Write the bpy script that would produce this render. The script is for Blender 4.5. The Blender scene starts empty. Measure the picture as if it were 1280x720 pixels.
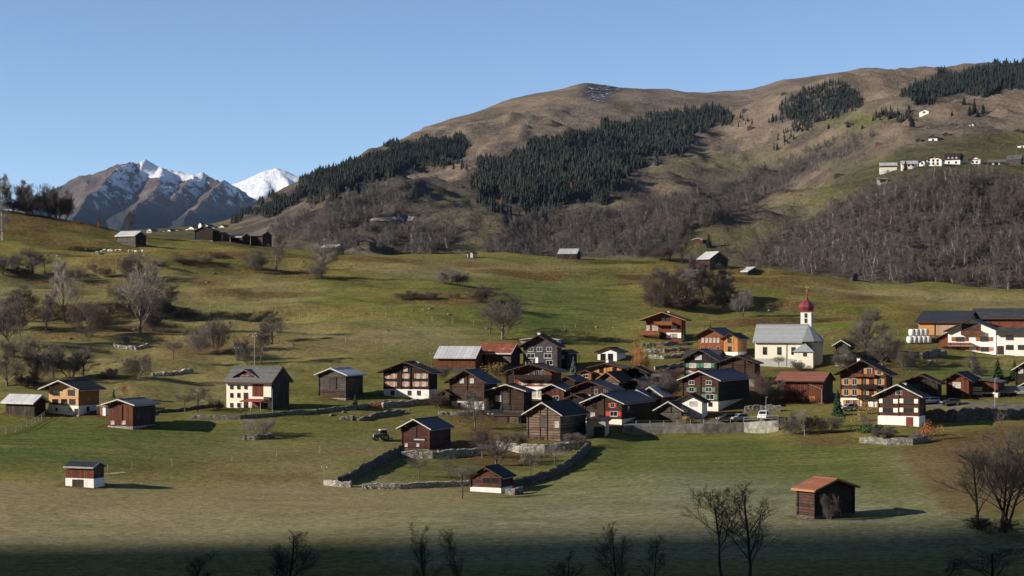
import bpy, math, random
import numpy as np
from mathutils import Vector

random.seed(7)
RNG = np.random.default_rng(7)
SC = bpy.context.scene
COL = SC.collection
F, CX, HY = 2200.0, 640.0, 400.0        # focal length in pixels of a 1280 px wide picture, principal column, eye level row
SUN_AZ, SUN_EL = 76.0, 21.0             # degrees to the left of straight behind the camera; elevation
SKY_STR, SKY_ALT, SKY_AIR, SKY_DUST, SKY_OZ = .103, 1500, .65, .0, 1.4
HAZE = 1.5e-5
SUN_STR, EXPO = 5.0, .66
R = math.radians

# ------------------------------------------------------------------ helpers
def tag(o, label=None, cat=None, group=None, kind=None):
    if label: o['label'] = label
    if cat: o['category'] = cat
    if group: o['group'] = group
    if kind: o['kind'] = kind
    return o

def empty(name, loc, rz=0.0):
    o = bpy.data.objects.new(name, None); COL.objects.link(o)
    o.location = loc; o.rotation_euler = (0, 0, rz); o.empty_display_size = 0.5
    return o

def mesh_np(name, V, Fq, smooth=False):
    V = np.asarray(V, dtype=np.float32); Fq = np.asarray(Fq, dtype=np.int32)
    me = bpy.data.meshes.new(name)
    k = Fq.shape[1]
    me.vertices.add(len(V)); me.vertices.foreach_set('co', V.ravel())
    me.loops.add(Fq.size); me.loops.foreach_set('vertex_index', Fq.ravel())
    me.polygons.add(len(Fq)); me.polygons.foreach_set('loop_start', np.arange(0, Fq.size, k, dtype=np.int32))
    me.polygons.foreach_set('use_smooth', np.full(len(Fq), smooth, dtype=bool))
    me.update(calc_edges=True); me.validate()
    return me

def link(name, me, mat=None, parent=None):
    o = bpy.data.objects.new(name, me); COL.objects.link(o)
    if mat and not me.materials: me.materials.append(mat)
    if parent: o.parent = parent
    return o

class MB:
    def __init__(s): s.v = []; s.f = []
    def poly(s, pts, faces):
        b = len(s.v); s.v += [tuple(p) for p in pts]; s.f += [tuple(b + i for i in f) for f in faces]
        return s
    def box(s, x0, x1, y0, y1, z0, z1):
        return s.poly([(x0,y0,z0),(x1,y0,z0),(x1,y1,z0),(x0,y1,z0),(x0,y0,z1),(x1,y0,z1),(x1,y1,z1),(x0,y1,z1)],
                      [(0,3,2,1),(4,5,6,7),(0,1,5,4),(1,2,6,5),(2,3,7,6),(3,0,4,7)])
    def prism(s, prof, axis, a0, a1):
        """extrude a convex profile along axis 'x' or 'y'; the profile is in the other horizontal axis and z"""
        n = len(prof)
        P = (lambda p, a: (p[0], a, p[1])) if axis == 'y' else (lambda p, a: (a, p[0], p[1]))
        pts = [P(p, a0) for p in prof] + [P(p, a1) for p in prof]
        fs = [tuple(range(n)), tuple(range(2*n-1, n-1, -1))]
        fs += [(i, n+i, n+(i+1) % n, (i+1) % n) for i in range(n)]
        return s.poly(pts, fs)
    def tube(s, p0, p1, r0, r1=None, n=6, caps=True):
        r1 = r0 if r1 is None else r1
        p0 = Vector(p0); p1 = Vector(p1); d = (p1-p0).normalized()
        a = d.orthogonal().normalized(); b = d.cross(a)
        pts = []
        for p, r in ((p0, r0), (p1, r1)):
            for i in range(n):
                t = 2*math.pi*i/n
                pts.append(p + a*(r*math.cos(t)) + b*(r*math.sin(t)))
        fs = [(i, (i+1) % n, n+(i+1) % n, n+i) for i in range(n)]
        if caps: fs += [tuple(range(n-1, -1, -1)), tuple(range(n, 2*n))]
        return s.poly(pts, fs)
    def lathe(s, prof, n=12, cx=0, cy=0):
        b = len(s.v)
        for r, z in prof:
            for i in range(n):
                t = 2*math.pi*(i+.5)/n
                s.v.append((cx+r*math.cos(t), cy+r*math.sin(t), z))
        for j in range(len(prof)-1):
            for i in range(n):
                s.f.append((b+j*n+i, b+j*n+(i+1) % n, b+(j+1)*n+(i+1) % n, b+(j+1)*n+i))
        s.f.append(tuple(b+i for i in range(n-1, -1, -1)))
        s.f.append(tuple(b+(len(prof)-1)*n+i for i in range(n)))
        return s
    def mesh(s, name, smooth=False):
        me = bpy.data.meshes.new(name); me.from_pydata(s.v, [], s.f)
        import bmesh
        bm = bmesh.new(); bm.from_mesh(me); bmesh.ops.recalc_face_normals(bm, faces=bm.faces); bm.to_mesh(me); bm.free()
        if smooth: me.polygons.foreach_set('use_smooth', [True]*len(me.polygons))
        me.update(); return me
    def build(s, name, mat, parent=None, smooth=False):
        return link(name, s.mesh(name, smooth), mat, parent)

# vectorised lattice noise -------------------------------------------------
def _hash(ix, iy, seed):
    h = (ix.astype(np.int64)*374761393 + iy.astype(np.int64)*668265263 + seed*974711) & 0xffffffff
    h = ((h ^ (h >> 13))*1274126177) & 0xffffffff
    return ((h ^ (h >> 16)) & 0xffff)/65535.0
def vnoise(x, y, seed=0):
    x = np.asarray(x, float); y = np.asarray(y, float)
    ix = np.floor(x); iy = np.floor(y); fx = x-ix; fy = y-iy
    fx = fx*fx*fx*(fx*(fx*6-15)+10); fy = fy*fy*fy*(fy*(fy*6-15)+10)
    a = _hash(ix, iy, seed); b = _hash(ix+1, iy, seed); c = _hash(ix, iy+1, seed); d = _hash(ix+1, iy+1, seed)
    return (a*(1-fx)+b*fx)*(1-fy)+(c*(1-fx)+d*fx)*fy
def fbm(x, y, octv=4, seed=0, ridged=False):
    s = 0; amp = .5; t = 0
    for o in range(octv):
        n = vnoise(x*2**o + 17.3*o, y*2**o - 9.1*o, seed+o)
        n = 1-abs(2*n-1) if ridged else n
        s = s+amp*n; t += amp; amp *= .5
    return s/t*2-1
def sstep(a, b, x):
    t = np.clip((x-a)/(b-a), 0, 1); return t*t*(3-2*t)
def blur(A, sig, axis):
    r = int(3*sig)+1; k = np.exp(-.5*(np.arange(-r, r+1)/sig)**2); k /= k.sum()
    P = np.concatenate([np.repeat(np.take(A, [0], axis), r, axis), A, np.repeat(np.take(A, [-1], axis), r, axis)], axis)
    out = 0
    n = A.shape[axis]
    for i, w in enumerate(k): out = out + w*np.take(P, range(i, i+n), axis)
    return out
def inpoly(X, Y, poly):
    X = np.asarray(X, float); Y = np.asarray(Y, float)
    ins = np.zeros(X.shape, bool); n = len(poly)
    for i in range(n):
        x0, y0 = poly[i]; x1, y1 = poly[(i+1) % n]
        if y0 == y1: continue
        c = ((y0 > Y) != (y1 > Y)) & (X < (x1-x0)*(Y-y0)/(y1-y0)+x0)
        ins ^= c
    return ins

# ------------------------------------------------------------------ materials
def new_mat(name):
    m = bpy.data.materials.new(name); m.use_nodes = True
    nt = m.node_tree; nt.nodes.clear()
    out = nt.nodes.new('ShaderNodeOutputMaterial'); b = nt.nodes.new('ShaderNodeBsdfPrincipled')
    nt.links.new(b.outputs[0], out.inputs[0])
    b.inputs['Specular IOR Level'].default_value = .25
    return m, nt, b
def put(nt, sock, v):
    if isinstance(v, bpy.types.NodeSocket): nt.links.new(v, sock)
    elif isinstance(v, (tuple, list)) and len(v) == 3 and sock.type == 'RGBA': sock.default_value = (*v, 1)
    else: sock.default_value = v
def N(nt, t, ins=None, **at):
    n = nt.nodes.new(t)
    for k, v in at.items(): setattr(n, k, v)
    for k, v in (ins or {}).items(): put(nt, n.inputs[k], v)
    return n
def mixc(nt, f, a, b, blend='MIX'):
    n = nt.nodes.new('ShaderNodeMix'); n.data_type = 'RGBA'; n.blend_type = blend
    put(nt, n.inputs[0], f); put(nt, n.inputs[6], a); put(nt, n.inputs[7], b)
    return n.outputs[2]
def mth(nt, op, a, b=0.0, c=None):
    n = nt.nodes.new('ShaderNodeMath'); n.operation = op
    put(nt, n.inputs[0], a); put(nt, n.inputs[1], b)
    if c is not None: put(nt, n.inputs[2], c)
    return n.outputs[0]
def rng_(nt, v, a, b, c=0.0, d=1.0):
    n = nt.nodes.new('ShaderNodeMapRange'); put(nt, n.inputs[0], v)
    for i, q in enumerate((a, b, c, d)): n.inputs[i+1].default_value = q
    return n.outputs[0]
def coords(nt, kind='Object', scale=(1, 1, 1)):
    s = nt.nodes.new('ShaderNodeTexCoord').outputs[kind] if kind != 'World' else nt.nodes.new('ShaderNodeNewGeometry').outputs['Position']
    if scale != (1, 1, 1):
        s = N(nt, 'ShaderNodeMapping', {'Vector': s, 'Scale': scale}).outputs[0]
    return s
def noise_(nt, vec, scale, detail=4, rough=.55):
    return N(nt, 'ShaderNodeTexNoise', {'Vector': vec, 'Scale': scale, 'Detail': detail, 'Roughness': rough}).outputs[0]
def bump(nt, b, h, strength, dist):
    n = N(nt, 'ShaderNodeBump', {'Height': h, 'Strength': strength, 'Distance': dist}); nt.links.new(n.outputs[0], b.inputs['Normal'])
def per_obj(nt, c, amt=.25):
    r = nt.nodes.new('ShaderNodeObjectInfo').outputs['Random']
    return mixc(nt, 1.0, c, N(nt, 'ShaderNodeCombineColor', {0: rng_(nt, r, 0, 1, 1-amt, 1+amt), 1: rng_(nt, r, 0, 1, 1-amt, 1+amt), 2: rng_(nt, r, 0, 1, 1-amt*.8, 1+amt*.8)}).outputs[0], 'MULTIPLY')

def m_plain(name, c, rough=.8, var=.2, scale=1.5, metal=0.0):
    m, nt, b = new_mat(name)
    n = noise_(nt, coords(nt), scale, 5)
    d = tuple(x*(1-var*1.6) for x in c); l = tuple(min(1, x*(1+var)) for x in c)
    put(nt, b.inputs['Base Color'], mixc(nt, rng_(nt, n, .3, .7), d, l))
    b.inputs['Roughness'].default_value = rough; b.inputs['Metallic'].default_value = metal
    return m
def m_wood(name, a, c, pitch=.4, vertical=False, gap=.7, worn=(.2, .18, .16), wornamt=.45):
    """log or plank wall: course lines, a tone of its own for each course, weathering and dark stains"""
    m, nt, b = new_mat(name)
    co = coords(nt)
    s = N(nt, 'ShaderNodeSeparateXYZ', {0: co})
    run = mth(nt, 'ADD', s.outputs[0], s.outputs[1]) if vertical else s.outputs[2]
    run = mth(nt, 'ADD', run, mth(nt, 'MULTIPLY', noise_(nt, coords(nt, 'Object', (.5, .5, .5)), 1.0, 2), .12))
    q = mth(nt, 'DIVIDE', run, pitch)
    fr = mth(nt, 'FRACT', q)
    line = rng_(nt, mth(nt, 'ABSOLUTE', mth(nt, 'SUBTRACT', fr, .5)), .3, .5, 0, 1)
    idx = mth(nt, 'FLOOR', q)
    tone = N(nt, 'ShaderNodeTexWhiteNoise', {'W': idx}, noise_dimensions='1D').outputs[0]
    st = noise_(nt, coords(nt, 'Object', (5, 5, .6) if vertical else (.5, .5, 4)), 1.0, 6, .7)
    col = mixc(nt, mth(nt, 'ADD', mth(nt, 'MULTIPLY', tone, .55), rng_(nt, st, .3, .7, -.1, .55)), a, c)
    big = noise_(nt, coords(nt, 'Object', (1.3, 1.3, .35) if vertical else (.45, .45, 1.6)), 1.0, 6, .7)
    col = mixc(nt, rng_(nt, big, .5, .68, 0, wornamt), col, worn)
    stain = noise_(nt, coords(nt, 'Object', (.8, .8, .5)), 1.0, 5, .65)
    col = mixc(nt, rng_(nt, stain, .52, .72, 0, .7), col, tuple(x*.35 for x in a))
    col = mixc(nt, mth(nt, 'MULTIPLY', line, gap), col, (.006, .005, .004))
    col = per_obj(nt, col, .22)
    put(nt, b.inputs['Base Color'], col); b.inputs['Roughness'].default_value = .85
    bump(nt, b, mth(nt, 'SUBTRACT', 1.0, line), .6, .06)
    return m
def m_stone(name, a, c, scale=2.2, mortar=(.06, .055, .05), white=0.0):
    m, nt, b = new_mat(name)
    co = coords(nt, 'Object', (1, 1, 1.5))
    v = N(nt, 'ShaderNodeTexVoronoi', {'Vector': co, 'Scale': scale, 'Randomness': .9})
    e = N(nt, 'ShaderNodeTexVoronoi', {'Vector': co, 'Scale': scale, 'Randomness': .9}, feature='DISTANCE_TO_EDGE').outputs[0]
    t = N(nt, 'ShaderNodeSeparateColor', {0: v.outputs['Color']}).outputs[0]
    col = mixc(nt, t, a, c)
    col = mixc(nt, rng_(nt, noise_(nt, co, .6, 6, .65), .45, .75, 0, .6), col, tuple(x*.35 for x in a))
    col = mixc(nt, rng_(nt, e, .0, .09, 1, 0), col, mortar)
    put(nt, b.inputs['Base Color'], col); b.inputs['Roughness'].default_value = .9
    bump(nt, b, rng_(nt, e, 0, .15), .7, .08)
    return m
def m_roof(name, a, c, pitch=.35, along='slope', rough=.6, metal=0.0, gap=.3, patch=None, spec=.3):
    """slates, tiles or sheets: rows stepping down the slope ('slope') or standing seams ('x' / 'y')"""
    m, nt, b = new_mat(name)
    co = coords(nt); s = N(nt, 'ShaderNodeSeparateXYZ', {0: co})
    run = {'slope': s.outputs[2], 'x': s.outputs[0], 'y': s.outputs[1]}[along]
    q = mth(nt, 'DIVIDE', run, pitch); fr = mth(nt, 'FRACT', q)
    tone = N(nt, 'ShaderNodeTexWhiteNoise', {'W': mth(nt, 'FLOOR', q)}, noise_dimensions='1D').outputs[0]
    n = noise_(nt, co, 1.3, 6, .65)
    col = mixc(nt, mth(nt, 'ADD', mth(nt, 'MULTIPLY', tone, .45), rng_(nt, n, .3, .7, 0, .55)), a, c)
    if patch: col = mixc(nt, rng_(nt, noise_(nt, co, .45, 5, .6), .55, .62, 0, .8), col, patch)
    col = mixc(nt, rng_(nt, fr, .0, .14, gap, 0), col, tuple(x*.25 for x in a))
    put(nt, b.inputs['Base Color'], per_obj(nt, col, .12)); b.inputs['Roughness'].default_value = rough
    b.inputs['Metallic'].default_value = metal; b.inputs['Specular IOR Level'].default_value = spec
    bump(nt, b, fr, .4, .03)
    return m
def m_plaster(name, c, dirt=(.3, .27, .22), amt=.35):
    m, nt, b = new_mat(name)
    co = coords(nt, 'Object', (1, 1, .3)); n = noise_(nt, co, 1.2, 6, .7)
    col = mixc(nt, rng_(nt, n, .52, .8, 0, amt), c, dirt)
    put(nt, b.inputs['Base Color'], col); b.inputs['Roughness'].default_value = .9
    bump(nt, b, noise_(nt, coords(nt), 9, 3), .15, .02)
    return m
def m_twig(name, a, c):
    m, nt, b = new_mat(name)
    n = noise_(nt, coords(nt, 'World'), .35, 3)
    put(nt, b.inputs['Base Color'], per_obj(nt, mixc(nt, rng_(nt, n, .3, .7), a, c), .25)); b.inputs['Roughness'].default_value = .9
    return m
def m_needle(name, a, c, scale=.08):
    m, nt, b = new_mat(name)
    n = noise_(nt, coords(nt, 'World'), scale, 4, .7)
    put(nt, b.inputs['Base Color'], per_obj(nt, mixc(nt, rng_(nt, n, .35, .65), a, c), .2)); b.inputs['Roughness'].default_value = .9
    return m

M = {}
def make_materials():
    M['log_dark'] = m_wood('dark log wall', (.013, .009, .007), (.032, .019, .013), worn=(.06, .046, .038))
    M['log_brown'] = m_wood('brown log wall', (.024, .012, .009), (.078, .038, .026), worn=(.15, .1, .078))
    M['log_red'] = m_wood('red brown log wall', (.034, .012, .009), (.11, .04, .028), worn=(.17, .1, .078))
    M['log_grey'] = m_wood('weathered grey log wall', (.024, .021, .018), (.1, .086, .076), worn=(.22, .2, .18), gap=.6)
    M['log_pale'] = m_wood('weathered tan log wall', (.05, .033, .025), (.18, .12, .09), worn=(.32, .25, .2), gap=.9, pitch=.5)
    M['plank_red'] = m_wood('red stained planks', (.05, .015, .009), (.2, .06, .028), vertical=True, pitch=.4, worn=(.045, .022, .015))
    M['plank_rust'] = m_wood('rusty brown planks', (.14, .04, .018), (.27, .095, .04), vertical=True, pitch=.3, worn=(.07, .032, .02))
    M['plank_dark'] = m_wood('dark planks', (.022, .015, .011), (.055, .034, .024), vertical=True, pitch=.25)
    M['plank_pale'] = m_wood('pale new planks', (.33, .22, .15), (.5, .35, .24), vertical=True, pitch=.35, worn=(.3, .26, .22), gap=.25)
    M['wood_orange'] = m_wood('honey coloured timber', (.4, .19, .065), (.56, .29, .11), pitch=.3, worn=(.35, .16, .06), gap=.35, wornamt=.3)
    M['wood_honey'] = m_wood('pale honey timber', (.52, .3, .14), (.68, .43, .22), pitch=.3, worn=(.46, .27, .13), gap=.2, wornamt=.3)
    M['wood_amber'] = m_wood('amber timber', (.25, .09, .028), (.38, .15, .05), pitch=.22, worn=(.16, .06, .025), gap=.4)
    M['wood_rust'] = m_wood('rust coloured timber', (.17, .05, .022), (.27, .085, .038), pitch=.22, worn=(.1, .035, .02), gap=.4)
    M['slate'] = m_roof('dark slate', (.024, .023, .024), (.055, .052, .052), .4, patch=(.085, .07, .06))
    M['slate_grey'] = m_roof('grey slate', (.075, .074, .075), (.14, .138, .138), .4)
    M['slate_blue'] = m_roof('blue grey sheet', (.02, .022, .028), (.042, .045, .055), .6, 'y', .55, patch=(.06, .045, .038), spec=.2)
    M['church_roof'] = m_roof('pale grey church slate', (.2, .215, .235), (.29, .305, .325), .5, rough=.7)
    M['bark_dark'] = m_roof('blackened shingle', (.012, .011, .011), (.032, .029, .027), .45, rough=.9)
    M['silver'] = m_roof('galvanised sheet', (.38, .39, .4), (.66, .67, .68), .95, 'x', .5, .2, .55, patch=(.5, .47, .45))
    M['silver_plain'] = m_roof('weathered metal sheet', (.33, .34, .35), (.5, .51, .52), .8, 'x', .6, .1)
    M['rust_sheet'] = m_roof('rusted sheet', (.13, .032, .018), (.26, .075, .04), .9, 'x', .8, 0, .5, patch=(.3, .15, .11))
    M['tile_red'] = m_roof('red clay tiles', (.15, .055, .035), (.26, .1, .065), .3, rough=.85, patch=(.16, .1, .08))
    M['tile_orange'] = m_roof('orange clay tiles', (.15, .056, .031), (.25, .098, .054), .3, rough=.85, patch=(.24, .1, .06))
    M['white'] = m_plaster('white plaster', (.74, .73, .70))
    M['cream'] = m_plaster('cream plaster', (.74, .695, .585), (.45, .4, .3), .3)
    M['grey_plaster'] = m_plaster('grey plaster', (.4, .39, .37), (.2, .19, .18), .5)
    M['slate_wall'] = m_wood('grey shingle wall', (.05, .047, .045), (.1, .094, .09), pitch=.3, worn=(.2, .19, .18), gap=.5)
    M['trim_white'] = m_plain('pale roof edge board', (.5, .485, .46), .6, .15)
    M['trim_brown'] = m_plain('brown roof edge board', (.07, .035, .022), .8, .2)
    M['trim_orange'] = m_plain('orange roof edge board', (.36, .17, .07), .7, .15)
    M['frame_white'] = m_plain('white painted wood', (.6, .59, .56), .5, .06)
    M['frame_dark'] = m_plain('dark painted wood', (.06, .035, .025), .7, .15)
    M['door'] = m_wood('door boards', (.045, .026, .018), (.08, .045, .03), vertical=True, pitch=.18)
    M['door_red'] = m_plain('dark red gate paint', (.17, .025, .03), .6, .12)
    M['sh_o'] = m_plain('orange shutter paint', (.5, .2, .055), .7, .12)
    M['sh_r'] = m_plain('red shutter paint', (.5, .045, .03), .6, .1)
    M['sh_g'] = m_plain('green shutter paint', (.06, .2, .11), .6, .12)
    M['sh_w'] = m_plain('white shutter paint', (.72, .68, .6), .6, .08)
    M['sh_p'] = m_plain('faded salmon shutter paint', (.4, .17, .11), .7, .15)
    m, nt, b = new_mat('window glass'); b.inputs['Base Color'].default_value = (.012, .015, .02, 1); b.inputs['Roughness'].default_value = .08
    b.inputs['Specular IOR Level'].default_value = .5; M['glass'] = m
    m, nt, b = new_mat('curtained window glass'); put(nt, b.inputs['Base Color'], mixc(nt, rng_(nt, noise_(nt, coords(nt), 3, 2), .4, .6), (.25, .24, .22), (.5, .48, .45)))
    b.inputs['Roughness'].default_value = .15; M['curtain'] = m
    M['stone'] = m_stone('field stone', (.13, .12, .105), (.34, .32, .285))
    M['stone_shade_dark'] = m_stone('shade darkened field stone', (.055, .05, .044), (.17, .155, .138))  # field stone darkened in colour to carry the shade of sun-averted wall faces
    M['stone_pale'] = m_stone('pale field stone', (.29, .27, .24), (.6, .57, .52))
    M['church_dome'] = m_roof('red painted dome shingles', (.13, .022, .02), (.21, .038, .033), .35, rough=.45, spec=.5)
    M['metal_grey'] = m_plain('grey metal', (.3, .3, .31), .45, .12, metal=.5)
    M['gold'] = m_plain('gilded metal', (.75, .52, .18), .3, .1, metal=.8)
    M['post_wood'] = m_plain('weathered fence wood', (.32, .29, .25), .9, .25, 4)
    M['pole_wood'] = m_plain('pole wood', (.17, .14, .12), .9, .2, 3)
    M['bale'] = m_plain('white bale film', (.72, .74, .74), .35, .06)
    M['tyre'] = m_plain('tyre rubber', (.02, .02, .02), .9, .2)
    M['rim'] = m_plain('wheel rim', (.45, .45, .46), .35, .1, metal=.6)
    M['lens'] = m_plain('lamp lens', (.7, .7, .68), .2, .05)
    M['lens_red'] = m_plain('tail lamp lens', (.4, .02, .02), .2, .05)
    for k, c in (('car_white', (.75, .75, .76)), ('car_silver', (.42, .43, .45)), ('car_dark', (.06, .065, .07)), ('car_green', (.025, .055, .06)), ('sign_white', (.75, .76, .78)), ('tractor_green', (.12, .2, .23))):
        m, nt, b = new_mat(k + ' paint'); put(nt, b.inputs['Base Color'], mixc(nt, rng_(nt, noise_(nt, coords(nt), 1.5, 4), .45, .75, 0, .35), c, tuple(x*.6+.03 for x in c)))
        b.inputs['Roughness'].default_value = .3; b.inputs['Coat Weight'].default_value = .3; M[k] = m
    M['wool'] = m_plain('sheep wool', (.62, .57, .48), .95, .15)
    M['awning'] = m_plain('red awning cloth', (.28, .06, .04), .8, .15)
    m, nt, b = new_mat('streaked concrete')
    n1 = noise_(nt, coords(nt, 'Object', (.9, .9, .45)), 1.0, 7, .75); n2 = noise_(nt, coords(nt, 'Object', (.5, .5, 1.6)), 1.0, 6, .7)
    c = mixc(nt, rng_(nt, n1, .36, .64), (.42, .405, .37), (.13, .123, .11)); c = mixc(nt, rng_(nt, n2, .5, .7, 0, .7), c, (.17, .165, .14))
    put(nt, b.inputs['Base Color'], c); b.inputs['Roughness'].default_value = .9; M['concrete'] = m
    M['bark'] = m_twig('bark', (.085, .07, .06), (.16, .135, .12))
    M['bark_birch'] = m_twig('birch bark', (.3, .28, .26), (.5, .48, .45))
    M['twig'] = m_twig('bare twigs', (.095, .08, .068), (.165, .142, .124))
    M['twig_red'] = m_twig('reddish bare twigs', (.1, .066, .054), (.165, .115, .096))
    M['twig_pale'] = m_twig('pale bare twigs', (.2, .17, .15), (.32, .28, .25))
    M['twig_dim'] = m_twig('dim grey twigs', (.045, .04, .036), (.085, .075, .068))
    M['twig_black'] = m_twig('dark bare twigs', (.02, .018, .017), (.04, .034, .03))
    M['wood_far'] = m_twig('leafless wood', (.082, .074, .068), (.155, .138, .126))
    M['wood_far_warm'] = m_twig('leafless birch wood', (.082, .066, .058), (.165, .132, .115))
    M['needle'] = m_needle('spruce needles', (.006, .009, .007), (.028, .033, .022), .11)
    M['needle_blue'] = m_needle('blue spruce needles', (.04, .065, .06), (.075, .11, .1), .5)
    M['needle_green'] = m_needle('garden spruce needles', (.018, .035, .015), (.04, .07, .03), .5)
    M['larch'] = m_needle('golden larch needles', (.3, .13, .05), (.46, .22, .09), .6)
    M['leaf_orange'] = m_needle('autumn leaves', (.24, .075, .03), (.36, .13, .05), .8)
    M['leaf_yellow'] = m_needle('yellowing leaves', (.2, .14, .05), (.3, .2, .08), .8)
    M['leaf_green'] = m_needle('evergreen leaves', (.03, .05, .02), (.06, .09, .035), .8)
make_materials()
# ------------------------------------------------------------------ terrain
class Sheet:
    """a height field over picture columns (bearings from the viewpoint) and distances"""
    def __init__(s, cols, depths, ctrl, sx=2.0, sd=3.0):
        s.px = np.asarray(cols, float); s.d = np.asarray(depths, float)
        keys = sorted(ctrl)
        prof = []
        for k in keys:
            dd = np.array([q[1] for q in ctrl[k]], float); zz = np.array([(HY-q[0])/F*q[1] for q in ctrl[k]], float)
            prof.append(np.interp(s.d, dd, zz))
        prof = np.array(prof)
        Z = np.empty((len(s.px), len(s.d)))
        for j in range(len(s.d)): Z[:, j] = np.interp(s.px, keys, prof[:, j])
        Z = blur(Z, sx, 0); Z = blur(Z, sd, 1)
        s.Z = Z; s.fin()
    def fin(s):
        s.X = (s.px[:, None]-CX)/F*s.d[None, :]; s.Y = np.broadcast_to(s.d[None, :], s.X.shape).copy()
    def col(s, px):
        i = np.clip((px-s.px[0])/(s.px[1]-s.px[0]), 0, len(s.px)-1.001); a = int(i); t = i-a
        return s.Z[a]*(1-t)+s.Z[a+1]*t
    def hit(s, px, py, dmin=0):
        z = s.col(px); p = HY-z*F/s.d
        m = (p <= py) & (s.d >= dmin)
        j = int(np.argmax(m))
        if not m[j]: return None
        if j > 0 and p[j-1] > py:
            t = (p[j-1]-py)/(p[j-1]-p[j]); d = s.d[j-1]+t*(s.d[j]-s.d[j-1])
        else: d = s.d[j]
        return Vector(((px-CX)/F*d, d, (HY-py)/F*d))
    def z_at(s, x, y):
        px = CX+F*x/y; z = s.col(px); return float(np.interp(y, s.d, z))
    def PY(s): return HY-s.Z*F/s.d[None, :]
    def mesh(s, name):
        nx, nd = s.Z.shape
        V = np.stack([s.X, s.Y, s.Z], -1).reshape(-1, 3)
        i = (np.arange(nx-1)[:, None]*nd+np.arange(nd-1)[None, :]).ravel()
        return mesh_np(name, V, np.stack([i, i+nd, i+nd+1, i+1], 1), True)

def with_crest(pts, extra=18):
    py, d = pts[-1]
    return [(400+2200*1.7/6, 6), (740, 60), (835, 150)] + pts + [(py+2, d+25), (py+extra, d+120), (py+extra*3, d+260)]
near_ctrl = {
 -420: [(720,200),(670,232),(610,285),(560,325),(520,352),(480,388),(440,430),(400,478),(350,540),(310,590),(255,655)],
 -150: [(720,199),(670,231),(610,285),(560,325),(520,352),(480,388),(440,430),(400,478),(350,540),(310,590),(258,650)],
 0:    [(720,198),(670,230),(610,285),(560,322),(523,350),(480,388),(440,430),(400,478),(350,540),(310,590),(282,622),(261,645)],
 60:   [(720,198),(670,230),(611,285),(560,322),(523,352),(480,390),(440,430),(400,478),(350,540),(312,590),(285,625),(267,645)],
 110:  [(720,198),(670,230),(612,285),(585,305),(540,338),(515,360),(470,405),(430,445),(390,488),(350,540),(320,585),(300,615),(279,645)],
 160:  [(720,198),(668,230),(612,287),(580,310),(540,338),(510,366),(470,405),(430,445),(390,488),(350,540),(322,580),(309,605),(294,650)],
 250:  [(720,197),(665,232),(612,290),(575,318),(548,338),(520,362),(480,400),(440,440),(400,485),(360,535),(330,580),(310,612),(296,655)],
 340:  [(720,197),(664,232),(613,290),(575,318),(548,338),(516,364),(480,400),(440,440),(400,485),(360,538),(335,582),(316,616),(304,652)],
 450:  [(720,196),(662,232),(615,290),(590,308),(560,332),(520,366),(480,404),(440,445),(400,485),(370,520),(345,560),(330,595),(316,642)],
 640:  [(720,195),(660,232),(618,288),(600,305),(570,331),(540,358),(510,385),(480,412),(450,443),(420,477),(390,512),(360,552),(338,595),(322,645)],
 850:  [(720,194),(660,230),(625,268),(590,300),(560,330),(540,352),(510,381),(480,411),(450,443),(420,477),(390,514),(360,560),(340,600),(326,642)],
 1000: [(720,194),(660,229),(625,265),(590,298),(560,328),(538,350),(500,385),(462,430),(440,455),(410,490),(380,535),(355,585),(341,622)],
 1100: [(720,193),(665,225),(640,245),(600,283),(570,310),(545,335),(533,347),(512,372),(500,386),(470,412),(440,440),(410,480),(385,525),(365,575),(353,612)],
 1200: [(720,193),(665,222),(640,243),(600,280),(570,305),(545,330),(520,356),(505,376),(498,393),(478,407),(446,424),(437,444),(415,475),(390,520),(370,570),(359,605)],
 1300: [(720,193),(665,222),(640,243),(600,280),(570,305),(545,330),(520,356),(505,376),(498,393),(478,407),(446,424),(437,444),(415,475),(390,520),(372,570),(362,605)],
 1720: [(720,193),(665,222),(640,243),(600,280),(570,305),(545,330),(520,356),(505,376),(498,393),(478,407),(446,424),(437,444),(415,475),(390,520),(374,570),(365,605)],
}
near_ctrl = {k: with_crest(v) for k, v in near_ctrl.items()}
nd = np.concatenate([np.arange(6, 150, 6), np.arange(150, 700, 1.15), np.arange(700, 880, 6)])
NEAR = Sheet(np.arange(-420, 1721, 5), nd, near_ctrl, 5.0, 3.5)
def near_relief():
    S = NEAR; X, Y = S.X, S.Y
    amp = sstep(150, 260, Y)*(1-sstep(640, 700, Y)*.4)
    vill = np.exp(-((S.px[:, None]-800)/330)**4)*sstep(345, 375, Y)*(1-sstep(450, 480, Y))   # the village ground is levelled
    up = sstep(330, 430, Y)
    z = 2.0*fbm(X/62, Y/30, 4, 3)*(.25+.75*up) + 1.15*fbm(X/30, Y/10, 4, 21)*up + .3*fbm(X/9, Y/5, 4, 40)*(.4+.6*up)
    # sloping terrace steps along the contour
    st = (Y+14*fbm(X/70, Y/70, 3, 77))/23.0; fr = st-np.floor(st)
    z += 2.4*(sstep(.62, .95, fr)-fr)*up*sstep(-.25, .3, fbm(X/90, Y/60, 2, 5))
    S.Z += 1.3*z*amp*(1-.8*vill)*(1+.25*sstep(500, 250, S.px[:, None]))
    # cuts in front of the two retaining walls
    for (a, b, path) in RETAIN:
        pts = [S.hit(*p) for p in path]
        dw = np.interp(S.px, [CX+F*p.x/p.y for p in pts], [p.y for p in pts])
        w = sstep(a-30, a+25, S.px)*(1-sstep(b-25, b+30, S.px))
        q = dw[:, None]-Y; cut = sstep(-.4, 1.6, q)*np.exp(-np.maximum(q, 0)/22)
        S.Z -= 1.0*w[:, None]*cut*RH
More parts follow.
